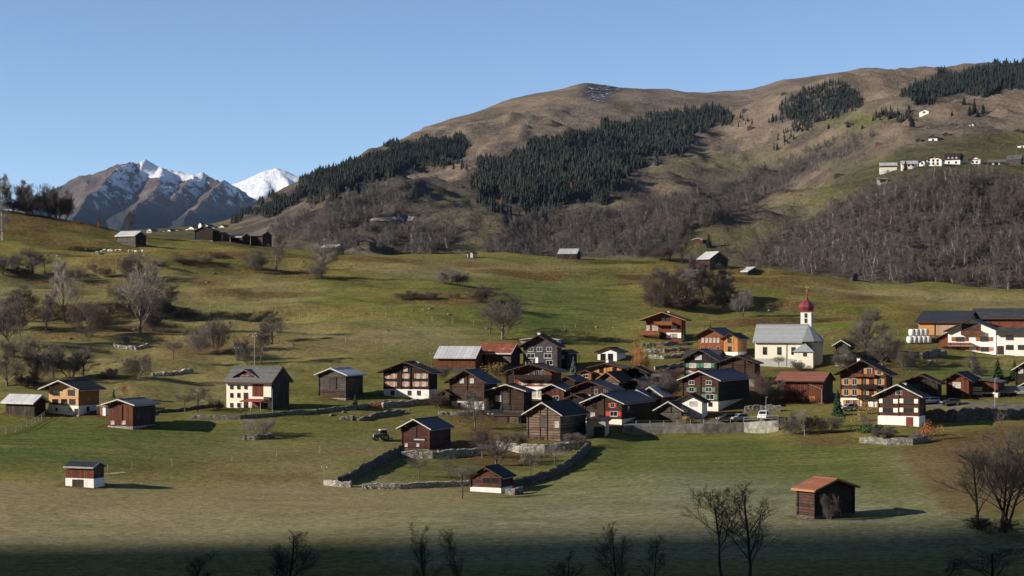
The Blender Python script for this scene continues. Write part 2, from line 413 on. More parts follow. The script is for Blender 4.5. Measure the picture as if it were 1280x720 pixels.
RETAIN = [(776, 974, [(776, 534), (870, 530), (974, 525)]), (1156, 1400, [(1156, 508), (1235, 507), (1400, 506)])]
RH = 2.0
near_relief()

def far_col(pts, drop=1):
    py, d = pts[-1]; p0, d0 = pts[0]
    return [(p0+70, 640)] + pts + [(py+4, d+120), (py+40, d+700)]
far_ctrl = {
 -300: [(340,800),(300,1200),(292,1700)],
 150:  [(340,800),(300,1200),(289,1650)],
 200:  [(340,800),(300,1200),(290,1450),(287,1700)],
 275:  [(340,800),(303,1200),(289,1450),(281,1750)],
 330:  [(335,800),(300,1150),(275,1450),(252,1900)],
 400:  [(335,800),(300,1150),(265,1450),(235,1800),(218,2100)],
 480:  [(335,800),(300,1130),(265,1430),(225,1800),(182,2300)],
 560:  [(338,800),(300,1150),(265,1420),(220,1750),(180,2050),(150,2400)],
 640:  [(340,800),(300,1140),(262,1400),(205,1750),(160,2150),(122,2550)],
 740:  [(340,800),(300,1120),(262,1380),(205,1720),(150,2150),(103,2600)],
 850:  [(340,800),(310,1000),(262,1350),(205,1700),(150,2150),(113,2700)],
 940:  [(345,750),(320,900),(280,1200),(230,1500),(180,1850),(130,2400),(109,2800)],
 1000: [(350,700),(320,820),(272,1000),(232,1320),(180,1750),(130,2300),(96,2800)],
 1060: [(358,690),(320,760),(270,850),(235,950),(215,1150),(180,1500),(140,1950),(110,2400),(89,2800)],
 1120: [(362,680),(300,770),(235,880),(210,960),(192,1150),(160,1450),(125,1850),(100,2300),(88,2750)],
 1160: [(364,680),(300,770),(230,885),(208,955),(188,1150),(155,1450),(121,1800),(95,2250)],
 1200: [(365,680),(300,770),(226,890),(207,950),(185,1150),(150,1480),(118,1800),(88,2150)],
 1280: [(365,680),(300,770),(222,890),(206,950),(180,1150),(145,1450),(112,1750),(73,2150)],
 1650: [(365,680),(300,770),(222,890),(206,950),(180,1150),(140,1450),(105,1750),(45,2150)],
}
far_ctrl = {k: far_col(v) for k, v in far_ctrl.items()}
fd = np.concatenate([np.arange(640, 1200, 5), np.arange(1200, 2950, 9), np.arange(2950, 3700, 40)])
FAR = Sheet(np.arange(-300, 1651, 5), fd, far_ctrl, 3.0, 3.0)
def far_relief():
    S = FAR; X, Y = S.X, S.Y; PX = np.broadcast_to(S.px[:, None], X.shape)
    hi = sstep(1900, 2500, Y)
    a = sstep(760, 900, Y)*(1-.8*hi)
    # gullies run down the slope (towards the viewer), spurs between them
    w = X+60*fbm(X/300, Y/300, 3, 9)
    g = fbm(w/170, Y/700, 4, 31, True)
    z = 22*g + 15*fbm(X/330, Y/260, 4, 12) + 9*fbm(X/85, Y/75, 5, 55, True)*(1-.3*hi)+5*fbm((X+.5*Y)/45, Y/160, 4, 66, True)
    plat = sstep(1000, 1110, PX)*np.exp(-((Y-1010)/170.0)**4)
    S.Z += z*a*(1-.9*plat)*(1-.7*np.exp(-((PX-1060)/75.0)**2-((Y-1050)/230.0)**2))*(.12+.88*sstep(290, 470, PX))
    for (px, d, sx, sd, h) in ((1035, 2020, 95, 120, 20), (700, 1500, 120, 130, 14), (752, 2470, 34, 70, -9), (530, 1300, 70, 160, 18), (460, 1250, 60, 150, 14)):
        cx = (px-CX)/F*d
        S.Z += h*np.exp(-((X-cx)/sx)**2-((Y-d)/sd)**2)
far_relief()

def G(px, py, far=False):
    p = None
    if not far:
        p = NEAR.hit(px, py, 150)
        if p is None:                          # a little above the crest of the near meadow: stand on the crest
            z = NEAR.col(px); a = np.where((NEAR.d > 150) & (NEAR.d < 700), HY-z*F/NEAR.d, 1e9); j = int(np.argmin(a))
            if a[j]-py < 7: p = Vector(((px-CX)/F*NEAR.d[j], NEAR.d[j], z[j]))
    if p is None:
        p = FAR.hit(px, py, 700)
    if p is None: raise ValueError('no ground at %s %s' % (px, py))
    return p
def K(p): return F/p.y                   # pixels per metre there
# ------------------------------------------------------------------ ground cover (what grows where)
def soft(S, polys, sig=2.0, wob=10.0, seed=0, scale=30.0, dense=False):
    """cover mask 0..1 over a sheet from outlines given as seen from the viewpoint, edges made uneven"""
    PX = np.broadcast_to(S.px[:, None], S.Z.shape); PYv = S.PY()
    u = PX+wob*fbm(S.X/scale, S.Y/scale, 3, seed); v = PYv+wob*.4*fbm(S.X/scale+40, S.Y/scale, 3, seed+9)
    m = np.zeros(S.Z.shape)
    for p in polys: m = np.maximum(m, inpoly(u, v, p).astype(float))
    return blur(blur(m, sig, 0), sig, 1)

def color_attr(me, name, A):
    a = me.color_attributes.new(name, 'FLOAT_COLOR', 'POINT')
    n = A[0].size; buf = np.ones((n, 4), np.float32)
    for i, q in enumerate(A): buf[:, i] = q.ravel()
    a.data.foreach_set('color', buf.ravel())

def m_meadow():
    m, nt, b = new_mat('meadow')
    w = coords(nt, 'World')
    at = N(nt, 'ShaderNodeSeparateColor', {0: nt.nodes.new('ShaderNodeAttribute').outputs['Color']})
    [n for n in nt.nodes if n.type == 'ATTRIBUTE'][0].attribute_name = 'cover'
    dry, frost, litter_shade = at.outputs
    lush = [n for n in nt.nodes if n.type == 'ATTRIBUTE'][0].outputs['Alpha']
    big = noise_(nt, coords(nt, 'World', (.016, .03, .03)), 1.0, 6, .6)
    mid = noise_(nt, coords(nt, 'World', (.07, .16, .16)), 1.0, 6, .65)
    fine = noise_(nt, coords(nt, 'World', (.9, 1.1, 1)), 1.0, 5, .7)
    tuft = noise_(nt, coords(nt, 'World', (4, 4, 4)), 1.0, 3, .7)
    streak = noise_(nt, coords(nt, 'World', (.035, .55, .5)), 1.0, 5, .65)
    g = mixc(nt, rng_(nt, big, .38, .62), (.122, .138, .036), (.2, .178, .056))
    g = mixc(nt, rng_(nt, mid, .5, .72, 0, .75), g, (.2, .162, .075))
    g = mixc(nt, rng_(nt, mid, .46, .28, 0, .6), g, (.095, .108, .036))
    g = mixc(nt, mth(nt, 'MULTIPLY', lush, rng_(nt, mid, .25, .5, .7, 1.0)), g, mixc(nt, .9, g, mixc(nt, rng_(nt, streak, .35, .65), (.055, .1, .03), (.105, .142, .046))))
    g = mixc(nt, rng_(nt, streak, .52, .7, 0, .6), g, (.215, .17, .08))
    g = mixc(nt, rng_(nt, streak, .45, .28, 0, .65), g, (.085, .088, .03))
    g = mixc(nt, mth(nt, 'MULTIPLY', dry, rng_(nt, mid, .25, .65, .55, 1.0)), g, (.27, .228, .135))
    fr = mixc(nt, rng_(nt, mid, .35, .65), (.17, .19, .12), (.25, .255, .19))
    g = mixc(nt, mth(nt, 'MULTIPLY', frost, rng_(nt, fine, .3, .7, .5, 1.0)), g, fr)
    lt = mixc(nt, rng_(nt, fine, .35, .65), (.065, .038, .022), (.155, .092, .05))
    g = mixc(nt, mth(nt, 'MULTIPLY', litter_shade, rng_(nt, fine, .3, .6, .6, 1.0)), g, lt)
    g = mixc(nt, rng_(nt, fine, .32, .68), mixc(nt, 1.0, g, (.6, .58, .55), 'MULTIPLY'), mixc(nt, 1.0, g, (1.3, 1.28, 1.25), 'MULTIPLY'))
    g = mixc(nt, rng_(nt, tuft, .3, .7), mixc(nt, 1.0, g, (.62, .62, .62), 'MULTIPLY'), mixc(nt, 1.0, g, (1.32, 1.3, 1.25), 'MULTIPLY'))
    put(nt, b.inputs['Base Color'], g); b.inputs['Roughness'].default_value = 1.0; b.inputs['Specular IOR Level'].default_value = 0.0
    bump(nt, b, mth(nt, 'ADD', mth(nt, 'MULTIPLY', fine, .5), mth(nt, 'MULTIPLY', tuft, .35)), .55, .35)
    return m

def m_mountain():
    m, nt, b = new_mat('mountain side')
    a = nt.nodes.new('ShaderNodeAttribute'); a.attribute_name = 'cover'
    at = N(nt, 'ShaderNodeSeparateColor', {0: a.outputs['Color']})
    green, brush, rock = at.outputs
    mid = noise_(nt, coords(nt, 'World', (.012, .008, .02)), 1.0, 8, .65)
    fine = noise_(nt, coords(nt, 'World', (.05, .05, .09)), 1.0, 8, .7)
    g = mixc(nt, rng_(nt, mid, .36, .64), (.145, .112, .08), (.235, .184, .137))
    g = mixc(nt, rng_(nt, fine, .5, .66, 0, .55), g, (.1, .083, .052))
    gr = mixc(nt, rng_(nt, fine, .35, .65), (.085, .1, .032), (.15, .135, .055))
    g = mixc(nt, green, g, gr)
    g = mixc(nt, brush, g, mixc(nt, rng_(nt, fine, .35, .65), (.045, .039, .033), (.1, .082, .07)))
    g = mixc(nt, rock, g, mixc(nt, rng_(nt, fine, .4, .6), (.028, .029, .034), (.085, .083, .086)))  # rock, darkened so its colour also holds the summit patch's shadow
    g = mixc(nt, mth(nt, 'MULTIPLY', rng_(nt, rock, .62, .8), rng_(nt, noise_(nt, coords(nt, 'World', (.09, .09, .2)), 1.0, 6, .75), .56, .62)), g, (.72, .74, .78))
    g = mixc(nt, rng_(nt, noise_(nt, coords(nt, 'World', (.3, .3, .3)), 1.0, 5, .7), .3, .7), mixc(nt, 1.0, g, (.75, .75, .75), 'MULTIPLY'), mixc(nt, 1.0, g, (1.2, 1.2, 1.2), 'MULTIPLY'))
    put(nt, b.inputs['Base Color'], g); b.inputs['Roughness'].default_value = 1.0; b.inputs['Specular IOR Level'].default_value = 0.0
    bump(nt, b, mth(nt, 'ADD', mth(nt, 'MULTIPLY', fine, 6.0), mth(nt, 'MULTIPLY', noise_(nt, coords(nt, 'World', (.25, .2, .25)), 1.0, 5, .7), 1.6)), .8, 1.6)
    return m

# outlines, as seen from the viewpoint
CONIF = [
 [(292,278),(330,254),(380,229),(440,203),(500,181),(560,171),(580,176),(586,190),(540,204),(480,226),(420,242),(360,258),(310,276)],
 [(606,207),(650,190),(700,170),(760,157),(830,147),(880,137),(906,134),(916,149),(888,163),(858,184),(815,204),(772,226),(748,250),(700,258),(650,258),(606,246),(594,236)],
 [(1118,122),(1160,98),(1200,87),(1280,70),(1340,60),(1420,56),(1420,100),(1280,110),(1230,116),(1180,124),(1130,129)],
]
HUMP = [(972,140),(985,126),(1010,110),(1045,106),(1072,118),(1086,130),(1060,134),(1028,138),(1000,146),(970,152),(960,160)]
WOODS = [
 ([(330,288),(372,268),(440,246),(500,230),(520,236),(500,262),(456,286),(440,312),(380,304),(330,292)], 700),
 ([(470,318),(484,296),(520,284),(574,286),(566,304),(540,322)], 380),
 ([(604,322),(614,296),(650,276),(700,264),(780,262),(842,250),(890,238),(900,262),(860,286),(846,312),(800,324),(700,326)], 1600),
 ([(846,262),(900,232),(950,206),(1000,196),(1042,176),(1090,168),(1100,176),(1040,200),(1000,226),(952,252),(900,280),(866,282)], 620),
 ([(926,332),(950,306),(1000,284),(1046,256),(1086,236),(1130,226),(1200,220),(1290,216),(1420,214),(1420,366),(1280,362),(1160,358),(1060,350),(985,338)], 2600),
]
GREEN_FAR = [[(1060,216),(1120,190),(1200,172),(1290,160),(1420,150),(1420,214),(1200,222),(1110,222),(1000,262),(950,300),(890,312),(880,296),(930,285),(990,262)],
             [(500,258),(560,238),(600,236),(590,246),(530,262)], [(840,308),(880,286),(930,290),(900,330),(850,326)],
             [(1000,150),(1100,140),(1130,150),(1060,165)], [(0,260),(280,280),(300,300),(0,320)]]
ROCKS = [[(728,101),(752,99),(800,106),(778,112),(770,119),(754,128),(732,124)], HUMP,
         [(620,190),(648,170),(652,186),(634,196)], [(1150,224),(1184,219),(1184,230),(1150,231)]]

def build_ground():
    S = NEAR; S.fin()
    dry = soft(S, [[(-420,598),(150,604),(420,612),(600,606),(596,640),(500,662),(300,680),(-420,690)]], 5, 40, 1)*.95
    dry = np.maximum(dry, soft(S, [[(140,592),(340,574),(480,545),(505,560),(404,606),(300,600)]], 4, 20, 2)*.55)
    dry = np.maximum(dry, soft(S, [[(420,330),(560,326),(700,330),(760,338),(640,344),(520,350)], [(960,352),(1100,362),(1300,372),(1300,392),(1100,380),(980,366)], [(0,345),(140,340),(120,360),(0,372)], [(300,352),(420,356),(380,378),(300,384)], [(1120,560),(1300,548),(1420,600),(1240,640),(1180,640)], [(330,400),(480,405),(600,412),(590,440),(400,440)]], 5, 30, 4)*.7)
    dry = np.maximum(dry, .42*soft(S, [[(-420,330),(300,335),(420,400),(520,440),(330,470),(250,505),(-420,500)], [(180,556),(400,540),(480,560),(400,600),(200,600)]], 8, 40, 40))
    frost = soft(S, [[(470,664),(580,628),(720,604),(900,600),(1100,615),(1200,640),(1300,650),(1300,690),(470,700)]], 8, 40, 6)*.85
    frost = np.maximum(frost, soft(S, [[(-300,640),(470,640),(600,620),(600,720),(-300,720)]], 8, 40, 7)*.25)
    litter_shade_mask = soft(S, [[(800,370),(910,366),(916,384),(800,386)], [(140,408),(210,402),(205,422),(140,420)], [(300,328),(420,336),(410,350),(300,342)],
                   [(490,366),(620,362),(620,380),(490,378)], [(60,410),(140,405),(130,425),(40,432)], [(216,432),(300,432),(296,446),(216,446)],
                   [(700,458),(790,452),(840,462),(850,448),(900,452),(945,465),(975,500),(940,512),(900,530),(790,534),(720,545),(640,530),(600,515),(606,470),(650,462)], [(600,520),(640,540),(700,560),(690,585),(600,590),(560,560)],  # dark soil in the village also paints the shade between the houses
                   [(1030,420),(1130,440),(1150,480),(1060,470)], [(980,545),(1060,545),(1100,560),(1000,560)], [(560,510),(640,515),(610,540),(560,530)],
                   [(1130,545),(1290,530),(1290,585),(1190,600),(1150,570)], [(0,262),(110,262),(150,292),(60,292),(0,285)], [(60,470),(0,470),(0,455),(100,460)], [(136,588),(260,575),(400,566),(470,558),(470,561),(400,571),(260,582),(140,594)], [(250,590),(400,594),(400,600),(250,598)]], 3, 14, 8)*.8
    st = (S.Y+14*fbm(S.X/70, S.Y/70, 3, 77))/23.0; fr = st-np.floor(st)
    litter_shade_mask = np.maximum(litter_shade_mask, .9*sstep(.66, .73, fr)*(1-sstep(.86, .93, fr))*sstep(-.35, .1, fbm(S.X/90, S.Y/60, 2, 5))*sstep(400, 440, S.Y)*(.3+.7*sstep(-.2, .3, fbm(S.X/26, S.Y/12, 3, 88))))  # brown band on each terrace bank; the bank's shade put into the colour
    # pasture walked thin in streaks
    litter_shade_mask = np.maximum(litter_shade_mask, .45*sstep(.3, .7, fbm(S.X/45, S.Y/12, 4, 60))*sstep(350, 420, S.Y))
    lush = soft(S, [[(-200,545),(120,540),(260,548),(330,562),(250,582),(100,588),(-200,590)], [(440,604),(510,572),(600,574),(640,566),(735,562),(714,580),(690,592),(640,602),(560,606)], [(440,604),(510,572),(600,574),(640,566),(735,562),(714,580),(690,592),(640,602),(560,606)], [(345,517),(398,500),(452,501),(480,499),(470,506),(440,511)], [(0,530),(60,522),(135,530),(150,560),(0,580)], [(120,518),(200,530),(330,546),(320,570),(140,580)],
                    [(560,345),(760,345),(800,390),(700,420),(560,400)], [(640,545),(1000,545),(1120,560),(1170,620),(1000,625),(740,600),(730,570)], [(1100,460),(1180,448),(1290,446),(1290,474),(1130,480)]], 4, 26, 33)*.8
    litter_shade_mask = np.maximum(litter_shade_mask, .62*soft(S, [[(1122,560),(1160,548),(1290,543),(1420,545),(1420,640),(1190,645),(1165,620),(1148,595)]], 1.2, 8, 36))
    me = S.mesh('ground'); color_attr(me, 'cover', (dry, frost, litter_shade_mask, lush))
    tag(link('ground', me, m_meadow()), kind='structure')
    S = FAR; S.fin()
    green = soft(S, GREEN_FAR, 2, 14, 11, 90)
    PYv = S.PY(); PX = np.broadcast_to(S.px[:, None], PYv.shape)
    green = np.maximum(green, .55*sstep(-.1, .5, fbm(S.X/220, S.Y/220, 4, 71))*sstep(150, 215, PYv))
    brush = soft(S, [w[0] for w in WOODS]+CONIF, 1.5, 8, 14, 60)
    brush = np.maximum(brush, .9*sstep(-.02, .2, fbm(S.X/65, S.Y/100, 6, 91))*sstep(150, 225, PYv)*(1-green*.5))
    brush = np.maximum(brush, .6*sstep(.16, .35, fbm(S.X/40, S.Y/110, 5, 94))*sstep(105, 150, PYv))
    global BRUSH
    BRUSH = brush
    rock = np.maximum(soft(S, ROCKS[:1], 1.2, 8, 17, 50), .6*soft(S, ROCKS[1:], 1.2, 8, 17, 50))
    me = S.mesh('mountain_slope'); color_attr(me, 'cover', (green, brush, rock))
    tag(link('mountain_slope', me, m_mountain()), kind='structure')
build_ground()

# ------------------------------------------------------------------ the mountains at the end of the valley and the shading one behind
def seg_ridge(X, Y, lines, slope):
    Z = np.full(X.shape, -1e9)
    for pts, sl in lines:
        P = [((px-CX)/F*d, d, (HY-py)/F*d) for px, py, d in pts]
        for a, b in zip(P[:-1], P[1:]):
            ux, uy = b[0]-a[0], b[1]-a[1]; L2 = ux*ux+uy*uy+1e-6
            t = np.clip(((X-a[0])*ux+(Y-a[1])*uy)/L2, 0, 1)
            dist = np.hypot(X-a[0]-t*ux, Y-a[1]-t*uy)
            Z = np.maximum(Z, a[2]+t*(b[2]-a[2])-dist*sl)
    return Z

def grid_mesh(name, X, Y, Z):
    nx, ny = Z.shape
    V = np.stack([X, Y, Z], -1).reshape(-1, 3)
    i = (np.arange(nx-1)[:, None]*ny+np.arange(ny-1)[None, :]).ravel()
    return mesh_np(name, V, np.stack([i, i+ny, i+ny+1, i+1], 1), True)

def m_alpine(name, snowy):
    m, nt, b = new_mat(name)
    a = nt.nodes.new('ShaderNodeAttribute'); a.attribute_name = 'cover'
    snow, wood, _u = N(nt, 'ShaderNodeSeparateColor', {0: a.outputs['Color']}).outputs
    fine = noise_(nt, coords(nt, 'World', (.006, .006, .01)), 1.0, 9, .72)
    fine2 = noise_(nt, coords(nt, 'World', (.02, .014, .012)), 1.0, 9, .75)
    g = mixc(nt, rng_(nt, fine, .35, .65), (.075, .062, .056), (.19, .148, .122))
    g = mixc(nt, wood, g, (.035, .04, .045))
    s = rng_(nt, mth(nt, 'ADD', snow, mth(nt, 'MULTIPLY', mth(nt, 'SUBTRACT', fine2, .5), 2.2)), .46, .6)
    g = mixc(nt, s, g, (.8, .82, .85))
    put(nt, b.inputs['Base Color'], g); b.inputs['Roughness'].default_value = .9; b.inputs['Specular IOR Level'].default_value = 0.05
    bump(nt, b, fine2, .9, 45)
    return m

def build_alps():
    px = np.arange(-120, 345, 1.5); d = np.arange(5200, 8600, 24.0)
    D = np.broadcast_to(d[None, :], (len(px), len(d))); X = (px[:, None]-CX)/F*D; Y = D.copy()
    W = 130*fbm(X/600, Y/600, 4, 3); W2 = 130*fbm(X/600+9, Y/600+5, 4, 8)
    L = [([(-160,300,7600),(-60,282,7600),(20,262,7600),(60,240,7560),(75,232,7540),(110,218,7520),(140,206,7500),(160,198.5,7500),(168,201,7500),(179,199,7500),(190,202,7500),(215,211,7480),(245,218,7450),(262,222,7430),(282,225,7400),(292,235,7400),(305,248,7400),(330,268,7400)], .62),
         ([(160,199,7500),(150,208,7330),(128,232,7000),(108,254,6700),(90,276,6400)], .75),
         ([(196,203,7480),(198,222,7250),(190,238,6950),(176,252,6650),(160,272,6350),(150,288,6100)], .72),
         ([(276,224,7410),(262,234,7150),(252,246,6900),(240,262,6600),(232,280,6300)], .7),
         ([(236,217,7450),(226,232,7200),(214,246,6950)], .7),
         ([(75,232,7540),(52,255,7200),(30,272,6900)], .6),
         ([(292,235,7400),(296,250,7150),(300,266,6900)], .7)]
    Z = seg_ridge(X+W*.35, Y+W2*.35, L, .7)
    Z = np.maximum(Z, 290+.0*Z) if False else Z
    Z += 24*fbm(X/240, Y/240, 6, 13, True)-8+13*fbm(X/75, Y/75, 5, 19, True)-4
    base = (HY-300)/F*D*.98
    Z = np.maximum(Z, base+25*fbm(X/400, Y/400, 3, 2))
    gx = np.gradient(Z, axis=0)/np.gradient(X, axis=0)
    alt = (HY-(Z/D*F*-1+HY)) if False else Z
    shade = sstep(-.05, -.55, gx)                       # slopes that fall away from the afternoon sun keep their snow
    pxs = np.broadcast_to(px[:, None], Z.shape)
    # the snowfield below the summit; patchy cover elsewhere on shady ground
    field = sstep(560, 640, Z)*sstep(172, 182, pxs)*(1-sstep(250, 262, pxs))*sstep(7100, 7300, Y)
    snow = np.clip(.5*shade*sstep(350, 520, Z)+.3*sstep(-40, 60, Z-620+.0*X)*sstep(.1, .5, fbm(X/150, Y/150, 3, 99))+field*1.6+.12*sstep(480, 650, Z), 0, 1.6)
    wood = sstep(430, 370, Z+40*fbm(X/200, Y/200, 3, 44))
    me = grid_mesh('mountain_peak', X, Y, Z); color_attr(me, 'cover', (snow, wood, snow))
    tag(link('mountain_peak', me, m_alpine('alpine rock', True)), kind='structure')
    px = np.arange(250, 520, 2.0); d = np.arange(9600, 12000, 40.0)
    D = np.broadcast_to(d[None, :], (len(px), len(d))); X = (px[:, None]-CX)/F*D; Y = D.copy()
    L = [([(255,262,11200),(276,242,11200),(290,232,11150),(300,229,11100),(318,222,11050),(338,214,11000),(350,212.5,11000),(355,210,11000),(362,214,11000),(368,219,11000),(385,236,11000),(420,262,11000),(470,290,11000)], .5),
         ([(340,214,11000),(326,232,10700),(306,246,10400),(290,262,10100)], .5), ([(355,211,11000),(352,235,10600),(340,262,10200)], .5)]
    Z = seg_ridge(X+90*fbm(X/700, Y/700, 3, 5), Y, L, .5)+30*fbm(X/350, Y/350, 4, 7, True)-12
    me = grid_mesh('snow_peak', X, Y, Z); one = np.full(Z.shape, .86)
    color_attr(me, 'cover', (one, one*0, one))
    tag(link('snow_peak', me, m_alpine('alpine snow', True)), kind='structure')
    # the valley's other side, behind and to the side of the viewpoint: its shade lies over the near meadow
    x = np.arange(-5200, 1700, 50.0); y = np.arange(-2300, -20, 40.0)
    X, Y = np.meshgrid(x, y, indexing='ij')
    crest = SHADE_H-90*sstep(-2000, 900, X)+30*fbm(X/230, X*0, 4, 3)
    yc = -400.0
    Z = np.where(Y > yc, crest-(Y-yc)/(-20-yc)*(crest+6), crest-(yc-Y)*.5)
    rough = 25*fbm(X/240, Y/240, 4, 23)*sstep(-60, -250, Y)*sstep(10, 160, np.abs(Y-yc))
    tag(link('shaded_mountain', grid_mesh('shaded_mountain', X, Y, Z+rough), MOUNT2), kind='structure')
SHADE_H = 989.0
MOUNT2 = m_plain('wooded mountain side', (.05, .055, .035), 1.0, .3, .02)
build_alps()
# ------------------------------------------------------------------ houses
HOUSES = []          # footprints, for keeping other things off the walls
def frame_at(P, th):
    """local frame of a building whose nearest front corner is P: x along the front, y into the building"""
    c, s = math.cos(th), math.sin(th)
    return Vector((c, -s, 0)), Vector((s, c, 0))

def window_part(parent, x, y, z, w, h, fr='w', sh=None, face='front', glass='glass', mull=True):
    """one window: frame > pane, shutters.  x = position along the wall, y = outward plane of the wall, z = middle height"""
    t = max(.04, .05*w)
    m = MB(); d0, d1 = -.05, .05
    hw, hh = w/2, h/2
    m.box(-hw-t, hw+t, d0, d1, hh, hh+t).box(-hw-t, hw+t, d0, d1, -hh-t, -hh)
    m.box(-hw-t, -hw, d0, d1, -hh, hh).box(hw, hw+t, d0, d1, -hh, hh)
    if mull: m.box(-t*.35, t*.35, d0, .03, -hh, hh)
    m.box(-hw-t*1.6, hw+t*1.6, -.14, -.052, -hh-t*1.5, -hh-t)
    o = m.build('window', M['frame_white' if fr == 'w' else 'frame_dark'], parent)
    p = MB().box(-hw, hw, -.02, .04, -hh, hh).build('pane', M[glass], o)
    if sh:
        sw = w*.56
        for sgn in (-1, 1):
            c = sgn*(hw+t+.04+sw/2)
            q = MB().box(c-sw/2, c+sw/2, -.055, -.005, -hh-t*.5, hh+t*.5)
            q.box(c-sw/2+.03, c+sw/2-.03, -.075, -.056, -.05, .05)
            q.build('shutter', M[sh], o)
    if face == 'front': o.location = (x, y, z)
    else: o.location = (y, x, z); o.rotation_euler = (0, 0, R(90))
    return o

def house(name, label, cat, xM, base, xL, apex, eave, th=25, xR=None, L=None, ridge='front', wall='log_dark', plinth=None, roof='slate',
          trim='trim_brown', ov=.8, ovf=.8, wins=(), doors=(), balconies=(), chimneys=(), posts=(), side=None, group=None, far=False, Wm=None,
          eave_px=None, thick=.28, pent=False, P=None, gutters=True, upper=None, floor_z=-2.5, sidewins=(), depth=None, logs=True, skew=0.0):
    """a gabled building measured off the photograph: the front's two corners, its foot, the eave end and the ridge; everything else in metres"""
    th = R(th)
    if P is None:
        P = G(xM, base, far) if depth is None else Vector(((xM-CX)/F*depth, depth, (HY-base)/F*depth))
    t, b = frame_at(P, th)
    s, c = math.sin(th), math.cos(th)
    if Wm is None:
        uL = (xL-CX)/F; W = (P.x-uL*P.y)/(c+uL*s)
    else: W = Wm
    if L is None:
        uR = (xR-CX)/F; q = s-uR*c
        L = (uR*P.y-P.x)/q if q > .05 else 9.0
        L = min(max(L, 3.0), 26.0)
    org = P-t*(W/2)
    root = empty(name, org, -th); tag(root, label, cat, group)
    HOUSES.append((org, t, b, W, L))
    def fx(px, off=0.0):                       # picture column -> metres along the front (from its middle)
        u = (px-CX)/F; Q = P+b*off
        return W/2-(Q.x-u*Q.y)/(c+u*s)
    def fz(px, py, off=0.0):
        q = org+t*fx(px, off)+b*off
        return (HY-py)/F*q.y-org.z
    kM = F/P.y
    # the roof's section
    if ridge == 'front':
        yr = org.y-ovf*c
        za = (HY-apex)/F*yr-org.z
        pe = P+t*ov-b*ovf
        ze = (HY-eave)/F*pe.y-org.z
        sl = (za-ze)/(W/2+ov); half = W/2; spanlen = L
    elif ridge == 'along':
        Q = P+b*(L/2); za = (HY-apex)/F*Q.y-org.z
        Q = P-b*ov; ze = (HY-eave)/F*Q.y-org.z
        sl = (za-ze)/(L/2+ov); half = L/2
    if ridge == 'front' or ridge == 'along':
        sl = max(sl, .12)
        zr = za-thick                          # underside at the ridge
        zw = zr-sl*half                        # wall top under the eaves
    ov2 = ov
    zp = fz(xM, plinth[0]) if plinth else None
    # walls ------------------------------------------------------------
    wm = M[wall]
    zlo = zp if zp else floor_z
    mb = MB()
    if ridge == 'front': mb.prism([(-W/2, zlo), (W/2, zlo), (W/2, zw), (0, zr), (-W/2, zw)], 'y', 0, L)
    else: mb.prism([(0, zlo), (L, zlo), (L, zw), (L/2, zr), (0, zw)], 'x', -W/2, W/2)
    mb.build('wall', wm, root)
    if zp:
        e = .06 if wall not in ('white', 'cream') else .03
        MB().box(-W/2-e, W/2+e, -e, L+e, floor_z, zp).build('plinth', M[plinth[1]], root)
    if side:                                   # darker boarding on the side away from the sun, shade in its colour
        mb = MB(); x0, x1 = W/2+.004, W/2+.05
        if ridge == 'front': mb.box(x0, x1, .1, L-.1, (zp or 0)+.05, zw-.1)
        else: mb.prism([(.1, (zp or 0)+.05), (L-.1, (zp or 0)+.05), (L-.1, zw-.1), (L/2, zr-.1), (.1, zw-.1)], 'x', x0, x1)
        mb.build('shaded_side_boards', M[side], root)
    if upper:                                  # a band of another material high on the front: (z0, z1, material, x0, x1)
        for (px0, px1, py0, py1, mt) in upper:
            z0, z1 = fz(px0, py1), fz(px0, py0)
            MB().box(fx(px0), fx(px1), -.05, .02, z0, z1).build('panel', M[mt], root)
    # roof ----------------------------------------------------------------
    def roofmesh(a, z_r, slope, o, e0, e1, axis, c0=0.0):
        zE = z_r-slope*(a+o)
        T = thick*math.sqrt(1+slope*slope)
        m = MB()
        for sg in (-1, 1):
            prof = [(c0+sg*.0, z_r), (c0+sg*(a+o), zE), (c0+sg*(a+o), zE+T*.8), (c0, z_r+T)]
            if sg < 0: prof = prof[::-1]
            m.prism(prof, axis, e0, e1)
        return m, zE, T
    if ridge == 'front': rm, zE, T = roofmesh(half, zr+.01, sl, ov, -ovf, L+.5, 'y')
    else: rm, zE, T = roofmesh(half, zr+.01, sl, ov, -W/2-ovf*.7, W/2+ovf*.7, 'x', L/2)
    ro = rm.build('roof', M[roof], root)
    # edge boards
    if trim:
        a = half+ov
        for sg in (-1, 1):
            m = MB(); e = .1
            if ridge == 'front':
                m.prism([(0, zr+T-.17), (sg*a, zE+T*.8-.17), (sg*a, zE+T*.8+.05), (0, zr+T+.05)][::sg], 'y', -ovf-e, -ovf-.004)
            else:
                m.prism([(L/2, zr+T-.17), (L/2+sg*a, zE+T*.8-.17), (L/2+sg*a, zE+T*.8+.05), (L/2, zr+T+.05)][::sg], 'x', W/2+ovf*.7+.004, W/2+ovf*.7+e)
            m.build('bargeboard', M[trim], root)
        if ridge == 'along':
            MB().box(-W/2-ovf*.7, W/2+ovf*.7, -ov-.1, -ov-.004, zE-.06, zE+T*.75).build('eaves_board', M[trim], root)
    # a ridge cap and purlin ends
    m = MB()
    if ridge == 'front': m.box(-.16, .16, -ovf, L+.5, zr+T-.03, zr+T+.07)
    else: m.box(-W/2-ovf*.7, W/2+ovf*.7, L/2-.16, L/2+.16, zr+T-.03, zr+T+.07)
    m.build('ridge_cap', M[roof], ro)
